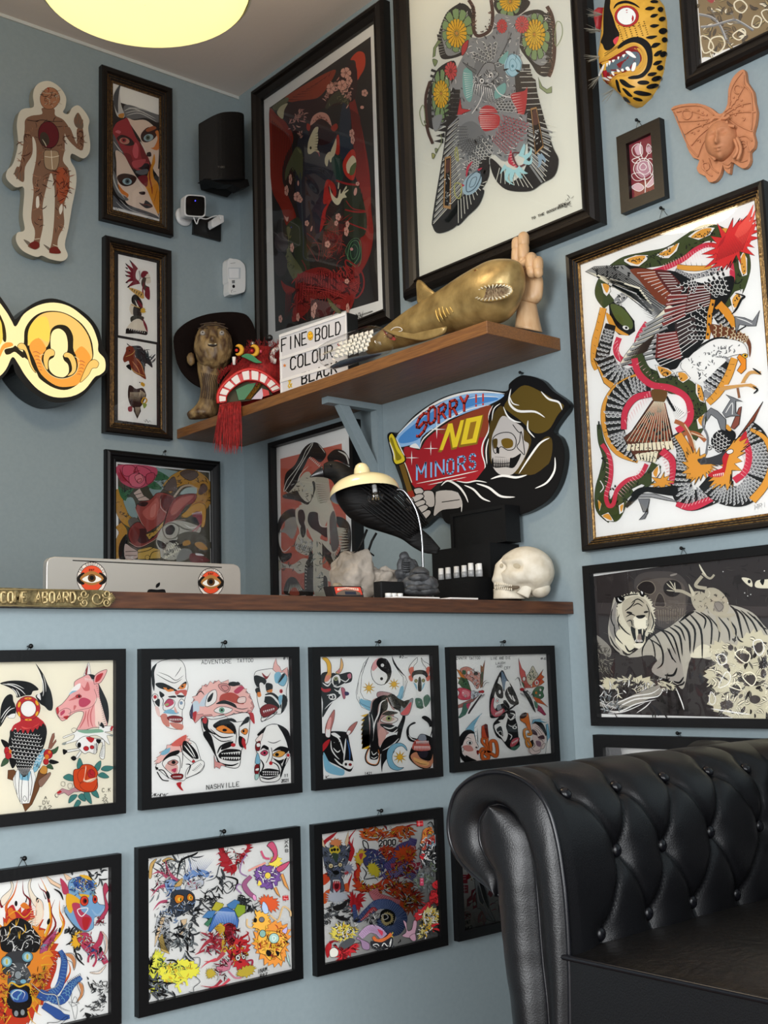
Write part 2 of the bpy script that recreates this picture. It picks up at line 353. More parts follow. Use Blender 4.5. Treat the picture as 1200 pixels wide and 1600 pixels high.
# counter: a boxed-in reception counter, wooden top with a small overhang
WOODT = mat('walnut_stain_wood', '3f2416', 0.42, bump=0.12, scale=7, h2='57341f', stretch=(2, 22, 22), detail=8)
SHELFW = mat('shelf_stain_wood', '6b4526', 0.42, bump=0.12, scale=7, h2='84582f', stretch=(22, 2, 40), detail=8)
e = thing('reception_counter', (-1.75, cF + .1, .07), 'blue-grey painted reception counter with a dark wooden top', 'counter')
b = MB(); b.box((-3.5, cF, .0705), (-0.001, cF + .08, 1.14), WALL); b.box((-3.5, cF + .08, .0705), (-3.42, cF + .34, 1.14), WALL)
b.build('counter_front', e)
b = MB(); b.box((-3.52, cF - .022, 1.141), (-0.001, cF + .36, 1.1735), WOODT, bev=.0015); b.build('worktop', e)
e = thing('wall_shelf', (-.13, -.8, 1.877), 'long dark wooden shelf across the corner, carrying the shark and the letter box', 'shelf')
b = MB(); b.box((-.29, -1.592, 1.871), (-0.001, -0.001, 1.906), SHELFW, bev=.002); b.build('shelf_board', e)

# ---------------------------------------------------------------- picture frames
def frame(name, pl, tl, br, w, dep, label, prof='flat', mt=None, mt2=None, paper=None, mat_in=None, art=None, artmat=None, glass=True, group=None, nail=None, clipw=None):
    """tl, br: wall coordinates (u, z) of the outer corners; w: moulding width; dep: depth off the wall;
    paper: (u0, z1, u1, z0) of the sheet"""
    mt = mt or BLACKF; U, N_ = UAX[pl], NRM[pl]; ax, v0 = PLN[pl]
    O = Vector((0, v0, 0)) if ax == 1 else Vector((v0, 0, 0))
    Q = lambda u, z, d: O + U * u + Vector((0, 0, z)) + N_ * d
    u0, z1 = tl; u1, z0 = br
    e = thing(name, Q((u0 + u1) / 2, z0, 0), label, 'framed picture', group)
    profs = {'flat': [(0, 0.001, 0), (0, dep, 0), (w, dep, 0), (w, dep * .35, 0)],
             'round': [(0, 0.001, 0), (0, dep * .6, 0), (w * .12, dep * .85, 0), (w * .3, dep, 0), (w * .45, dep * .95, 0), (w * .55, dep * .75, 0), (w * .8, dep * .62, 0), (w * .86, dep * .7, 0), (w, dep * .6, 0), (w, dep * .3, 0)],
             'gilt': [(0, 0.001, 0), (0, dep * .85, 0), (w * .1, dep, 0), (w * .38, dep * .95, 0), (w * .5, dep * .7, 0), (w * .56, dep * .72, 1), (w * .68, dep * .6, 0), (w * .73, dep * .62, 1), (w * .84, dep * .5, 0), (w * .9, dep * .52, 1), (w, dep * .48, 1), (w, dep * .3, 1)]}[prof]
    b = MB()
    for i in range(len(profs) - 1):
        (i0, d0, g0), (i1, d1, g1) = profs[i], profs[i + 1]
        r = lambda i_, d_: [Q(u0 + i_, z0 + i_, d_), Q(u1 - i_, z0 + i_, d_), Q(u1 - i_, z1 - i_, d_), Q(u0 + i_, z1 - i_, d_)]
        A_, B_ = r(i0, d0), r(i1, d1); m_ = (mt2 or mt) if g1 else mt
        for k in range(4): b.face([A_[k], A_[(k + 1) % 4], B_[(k + 1) % 4], B_[k]], m_)
    b.build('frame_moulding', e)
    pd = dep * .32
    if mat_in:       # mount board behind the sheet
        bb = MB(); bb.face([Q(u0 + w * .9, z0 + w * .9, pd), Q(u1 - w * .9, z0 + w * .9, pd), Q(u1 - w * .9, z1 - w * .9, pd), Q(u0 + w * .9, z1 - w * .9, pd)], mat_in)
        bb.build('mount_board', e); pd += .0018
    pb = MB()
    sheets = paper or [(u0 + w * .9, z1 - w * .9, u1 - w * .9, z0 + w * .9)]
    for (a0, b1, a1, b0) in sheets: pb.face([Q(a0, b0, pd), Q(a1, b0, pd), Q(a1, b1, pd), Q(a0, b1, pd)], artmat or PAPER)
    if art:
        off = pd; A = Art(pb, (lambda x, y: P(ax, v0 + (-off), x, y)), N_)
        A.run(art)
    pb.build('print', e, weld=False)
    if glass:
        gd = dep * .5; gb = MB(); gb.face([Q(u0 + w * .95, z0 + w * .95, gd), Q(u1 - w * .95, z0 + w * .95, gd), Q(u1 - w * .95, z1 - w * .95, gd), Q(u0 + w * .95, z1 - w * .95, gd)], GLASS)
        gb.build('glass_pane', e)
    if nail: hook(pl, nail, e)
    return e
NAILM = mat('blackened_steel', '101010', 0.3, metal=0.6)
def hook(pl, px, e):
    """nail in the wall with the frame's hanging wire on it"""
    fn = {'L': Lw, 'R': Rw, 'F': Fw}[pl]; c = fn(px[0], px[1], .012); N_ = NRM[pl]; U = UAX[pl]; g = MB()
    w0 = fn(px[0], px[1], 0.001)
    g.tube([w0 - N_ * .0, w0 + N_ * .014], .0016, NAILM, 8); g.ball(w0 + N_ * .015, .0046, NAILM, sub=2)
    for sgn in (-1, 1): g.tube([w0 + N_ * .008, w0 + N_ * .006 + U * .012 * sgn - Vector((0, 0, .022))], .0006, NAILM, 6)
    g.build('hanging_nail', e)
def uz(pl, p):  # solved wall point -> (u, z)
    return (p.x, p.z) if pl != 'R' else (-p.y, p.z)
def px2(pl, x, y, d):
    return uz(pl, {'L': Lw, 'R': Rw, 'F': Fw}[pl](x, y, d))
ART = {}
ART['back'] = '''
@ 640,0,4
H 2b2a2b 30 13 330,20 180,220 250,70 200,340
f 2b2a2b 250,60 330,20 390,80 390,230 350,330 240,370 190,350 180,230 210,120
h dcdcd0 3 16 200,20 130,380 300,120 240,330
o 8d8f8f 3 250,110 330,60 380,120 380,230 330,320 240,350 210,280 200,200
n 60 24 5 121 w/C/c 210,120 380,80 380,300 220,350
W 7f9a6a 7f9a6a 300,190 100,140 11
W y c98a3a 294,208 66,92 18
O 7f8f62 3 180,250 150,300 145,360 160,350 165,300 200,260
o 7f8f62 3 145,370 175,380 160,415 150,400
S 4a322c 22 370,0 400,60 400,180 430,225 500,190 520,100 510,0
n 70 16 4 122 1c1210/8a6a5a 380,0 420,60 420,200 500,190 530,0 510,0 500,120 440,220 395,180
f 2b2a2b 540,0 740,0 730,60 640,110 550,80
W 7f9a6a 7f9a6a 620,10 80,100 9
W y c98a3a 628,10 66,66 18
f 2b2a2b 700,90 800,60 860,100 890,240 880,440 850,480 800,460 760,400 690,300 680,180
f 8d8f8f 720,110 820,90 850,220 870,360 830,410 770,380 720,290 700,200
H 2b2a2b 24 12 830,70 860,440 900,100 890,450
h dcdcd0 3 12 840,80 820,470 900,90 880,470
n 80 24 5 123 w/C/c 700,110 850,100 870,380 780,390 700,280
W 7f9a6a 7f9a6a 790,230 90,150 11
W y c98a3a 785,218 66,100 18
W e0b83a c98a3a 780,215 44,66 16
S 4a322c 24 860,40 890,100 905,200 905,340 890,430 870,480
n 50 16 4 124 1c1210/8a6a5a 850,40 900,100 920,300 880,480 880,400 895,200
c 8f9a72 5 920,140 950,150 955,220 920,290 910,240
O 8f9a72 3 805,480 830,540 860,560 890,540 890,580 860,585 815,550
f 8d8f8f 540,90 640,100 740,100 700,200 690,330 720,420 760,540 740,680 800,800 240,800 290,680 260,520 300,420 340,340 380,240 440,240 520,200
n 170 30 5 125 w/c/C/w 540,90 700,120 690,330 740,500 740,700 250,800 300,420 380,250 520,200
W c94a4a b03030 580,165 34,46 12
W d05a58 b03030 705,155 44,56 14
o b8383c 3 330,290 370,250 360,310 330,350
f 2b2a2b 180,430 280,380 290,470 250,560 240,700 200,800 130,800 110,700 130,540
f 8d8f8f 160,470 250,470 260,560 230,680 210,790 150,790 140,600
H 2b2a2b 16 10 140,420 90,780 190,440 150,780
W c94a4a b03030 260,445 40,60 12
n 50 24 5 126 w/C/c 150,460 250,480 230,700 160,780
W 7f9a6a 7f9a6a 200,600 60,170 9
W y c98a3a 200,590 50,90 16
W e0b83a c98a3a 200,585 34,60 14
S 4a322c 18 130,510 105,600 105,700 120,800
c 8f9a72 5 90,660 65,700 80,770 100,780
H 2b2a2b 26 14 700,400 840,830 750,400 860,830
h 2b2a2b 30 10 290,540 210,900 260,570 150,900
H 2b2a2b 26 8 280,560 230,780 320,560 300,780
O 2b2a2b 1 700,440 790,500 800,580 860,800 680,800 660,460
H dcdcd0 4 11 680,430 760,810 780,430 880,800
f 77797a 430,340 500,310 570,330 600,420 600,600 520,640 430,600 350,520 400,440
q 5a5c5c d0d0ca 5 90 110 100 430,400 470,330 550,330 590,400
q 4a4c4c d0d0ca 5 40 110 120 480,640 590,600 600,700 560,790
f 7fb0a8 340,440 390,440 400,560 380,640 340,580
f 7fb0a8 540,560 600,520 600,580 540,620
f 7fb0a8 560,380 620,320 600,400
h w 4 12 340,450 360,620 390,460 400,600
S 8a8c8c 26 530,390 570,320 620,210
S k 3 545,395 590,320 640,210
c 8a8c8c 14 610,220 630,200 620,240
O 6a6c6c 3 335,390 420,440 420,465 370,430
o 8f9090 4 440,450 480,395 530,400 540,440 560,470 530,500 490,540 450,540 420,500
n 70 26 5 127 w/w/C/k 400,480 540,430 580,500 480,560 400,560
E w 3 455,507 16,18
E w 3 510,470 12,20 30
e k 456,507 7,7
e k 511,470 6,8
S w 6 530,530 570,590 660,610 740,570
S w 5 470,560 430,660 340,780
h w 5 10 400,520 520,560 380,590 540,640
e a8ccd6 650,410 54,70 10
c 5a8a98 4 650,340 700,400 680,460 640,480 605,430 620,360
c 5a8a98 3 650,370 675,405 660,440 635,440 630,390
e 5a8a98 648,415 8,10
f k 665,375 680,290 670,360
f k 590,435 625,430 600,445
f k 665,435 695,445 680,455
f b83a3e 440,700 480,660 540,680 570,760 560,800 460,800 440,760
h f0d8d0 5 10 440,680 450,800 550,680 580,800
f b83a3e 640,590 720,570 740,550 730,680 700,760 680,800 680,700 650,640
h f0d8d0 4 12 640,590 680,790 700,580 730,780
O c03a3e 3 320,610 330,680 390,690 340,710 280,760 300,720
q 77797a 2b2c2c 6 110 130 130 620,760 560,800 480,830
@ 640,180,4
f 8d8f8f 240,80 300,0 740,0 760,120 700,220 600,290 520,240 470,300 440,420 400,500 350,530 320,460 300,360 270,220
n 200 30 5 128 w/c/C/w 240,80 740,0 740,150 600,290 500,230 430,440 340,520 290,360
f 2b2a2b 240,30 310,10 300,100 280,220 330,480 330,540 350,560 300,690 190,740 150,700 150,620 220,200
H 8d8f8f 9 16 250,60 150,690 310,0 330,480
H dcdcd0 4 16 245,70 150,700 310,20 330,500
f 2b2a2b 330,540 440,480 500,380 500,270 520,240 440,300 420,480
H 2b2a2b 34 9 500,290 300,600 500,350 180,730
f 2b2a2b 330,520 420,480 470,470 440,560 370,630 300,690
H dcdcd0 4 10 470,420 300,540 500,400 300,690
f 2b2a2b 510,270 580,330 640,420 740,300 740,0 840,30 900,200 935,280 910,380 830,430 760,475 640,475 570,440 520,360
H 8d8f8f 12 10 730,40 760,330 900,90 830,440
H dcdcd0 4 12 740,10 770,320 920,60 850,430
H dcdcd0 4 9 700,340 560,330 790,460 530,420
f b83a3e 440,0 560,0 560,70 500,100 460,90
h f0d8d0 5 7 440,0 450,90 560,0 560,90
f 7a7c7c 320,80 400,40 480,120 470,200 380,240 320,200
q 77797a 2b2c2c 6 60 100 90 330,60 340,170 420,210 480,160
q 77797a b8505a 7 160 160 110 680,0 640,110 560,200
q 55585a dcdcd4 4 110 80 60 520,180 440,250 390,320
s c03a50 14 360,390 370,330 400,290
f c03a50 640,220 620,290 650,320 690,330 650,290
h f0d8d0 4 6 620,240 660,330 660,230 700,320
c 6a3a40 10 650,240 720,250 730,300 680,320
u a8d4d8 34 700,260 720,200 720,180
u a8d4d8 34 720,270 760,240 765,200
u a8d4d8 34 720,290 760,300 770,250
u a8d4d8 34 610,320 590,340 570,370
u a8d4d8 34 630,330 610,400 660,440
u a8d4d8 34 650,340 640,400 650,420
u a8d4d8 34 670,340 700,390 710,380
u a8d4d8 34 680,330 720,360 745,365
e 9fb8c4 395,430 50,80 35
c 4a5a68 6 360,470 370,400 430,350 450,380 420,450 380,480
c 4a5a68 4 380,450 395,400 425,390 410,440
f c03a50 430,340 460,330 440,350
f c03a50 325,430 350,440 330,450
O b08858 3 225,265 265,255 265,590 215,580
O 1c1614 2 235,275 258,268 255,570 225,565
f 5a3a34 235,290 256,285 254,350 232,360
n 14 20 6 129 w/c 235,360 256,360 254,560 228,560
O b08858 3 760,-40 800,-50 845,200 790,250 780,120
O 1c1614 2 770,-30 795,-38 838,190 795,235
f 5a3a34 775,-20 798,-25 810,50 780,60
n 14 20 6 130 w/c 780,60 812,60 835,180 795,200
u 8fa8b8 30 820,250 850,280 850,300
u 8fa8b8 30 820,250 820,310 800,330
c a8a86a 8 290,430 330,440 320,520 290,500
c a8a86a 8 300,200 290,250 310,290
S 4a322c 18 110,60 125,120 150,180
f 8d8f8f 150,20 210,0 190,80 160,100
S 8f9a72 4 200,120 205,170 180,220
o 8f9a72 3 165,210 180,215 170,240
o a8a86a 3 145,240 165,250 150,275
t k 13 3 768,655 1000,560 TO_THE_GOODFELLAS
t k 16 3 935,580 985,560 2026
n 10 30 3 131 k 985,540 1020,510 1010,560 990,575
'''
ART['cloud'] = '''
@ 900,0,4
F 7a6748 757,-60 3000,-1100 3000,-450 788,362
n 130 70 12 191 e3dcc4/3a3430/9a8a60/5f5038 760,0 1500,-300 1500,50 790,360
c e3dcc4 9 830,290 850,240 910,230 930,280 890,330 840,310
c e3dcc4 9 990,20 1030,0 1070,40 1040,80 1000,60
c e3dcc4 8 1040,180 1060,210 1020,250 980,220
c e3dcc4 8 1120,100 1160,120 1140,170 1100,160
c e3dcc4 8 780,230 830,240 860,300 800,330
c e3dcc4 8 1160,80 1200,60 1240,100 1200,140
S 6a7078 16 770,90 850,110 900,160 940,250
S b9bcc0 5 770,85 850,105 905,160 940,245
S 6a7078 15 780,170 860,160 960,130 1010,130 1110,190
S b9bcc0 5 780,165 860,155 960,125 1010,125 1110,185
h 6a7078 9 6 840,60 890,130 870,60 860,130
h 6a7078 9 6 960,80 1030,150 990,80 960,150
h 6a7078 8 6 920,190 970,280 960,180 930,270
f a02a3a 820,0 870,-10 850,20
'''
ART['devil'] = '''
@ 150,90,5.5152
F 1f1a1a 140,365 545,495 542,1392 135,1275
f 6f7072 240,420 300,410 440,460 540,500 545,560 430,520 330,530 250,510
s c9c9c6 10 240,460 330,440 520,530
s c9c9c6 8 260,500 380,480 530,560
s b0b0b0 9 270,430 380,440 470,470
s c9c9c6 7 250,480 330,460 420,470
f e3d0c0 270,530 330,540 430,540 520,620 540,700 540,870 520,1000 440,840 380,700
f a3303a 150,610 180,560 240,530 275,530 340,680 380,740 440,840 460,900 440,960 350,970 290,900 240,830 140,650
f 7e1f28 240,830 300,840 330,960 290,920
f d4707a 165,640 190,625 215,640 200,655
f d4606a 340,730 365,780 360,860 330,860 315,800
f 2a1418 180,700 220,665 290,690 330,740 300,760 240,750
E c98a78 3 245,718 46,30 10
e a3303a 240,712 22,20
e k 240,712 9,9
f c9c9c6 195,245 213,230 205,300 215,400 245,490 235,520 180,500 155,400 150,330 170,270
f 4a4c50 195,245 213,232 200,290 190,400 190,480 160,420 150,330
f c98a3a 195,490 240,480 235,518 200,515
f 3a1c18 385,680 400,640 450,600 520,610 530,650 500,700 440,730 400,720
E 9fb8c0 3 452,690 44,32 -15
e 5a6a58 447,690 20,22
e k 447,690 9,9
f a85a30 430,620 490,590 520,610 450,640
f d6813a 540,640 510,640 530,700 500,770 470,780 540,790
s e8dcd0 14 380,720 420,790 440,850
f 2a1418 440,820 470,815 475,850 440,850
f 7e1f28 380,740 440,850 460,900 400,880 380,800
f 2a1418 350,940 430,910 460,930 430,970 380,960
f c05058 310,900 370,880 430,880 390,940 330,950
f 6a6c70 340,980 440,960 440,1000 380,1010
f d6912a 500,830 510,900 490,960 500,1040 540,1110 540,1350 430,1180 445,1010 470,950
s 8a2a20 12 470,900 460,1020 480,1120 485,1180
s 8a4a20 5 530,1120 510,1210 500,1240
f e3d0c0 510,980 545,960 545,1030
f 5a5c60 140,660 200,760 240,830 180,800 150,830 165,930 140,950
s c9c9c6 9 150,720 200,790 230,820
f e3d0c0 170,800 240,840 290,930 350,1030 400,1080 440,1140 490,1260 540,1370 500,1360 330,1290 260,1250 220,1150 180,1060 175,900
f 3a2018 180,1030 230,1000 310,1010 350,1040 320,1090 260,1110 210,1090
E 9fb8c0 3 268,1068 42,30 5
e 4a5a60 270,1066 20,22
e k 270,1066 9,9
f d6813a 190,1090 230,1140 280,1180 260,1210 210,1160
s e8dcd0 12 350,1040 390,1110 420,1160
f 2a1418 370,1160 420,1155 420,1180 385,1180
f 3a3c40 370,1250 410,1260 430,1230 490,1280 440,1300 400,1280
s 8a4a40 6 400,1265 450,1270 490,1290
f 6f7072 140,960 180,1040 200,1150 280,1220 240,1230 180,1180 140,1080
s c9c9c6 10 140,980 170,1100 250,1220
s c9c9c6 7 150,1060 200,1160 270,1200
f 5a5c60 140,1180 220,1260 330,1290 500,1350 540,1390 400,1350 200,1300 135,1275
s b0b0b0 8 200,1220 300,1310 460,1360
s b0b0b0 8 170,1240 250,1310 380,1345
f 7e1f28 360,1030 440,1020 440,1110 400,1090
s C 3 150,1300 160,1280 170,1310 185,1300 200,1325 215,1315
s C 3 160,1330 190,1330 220,1345
s C 3 420,1390 460,1380 500,1395
'''
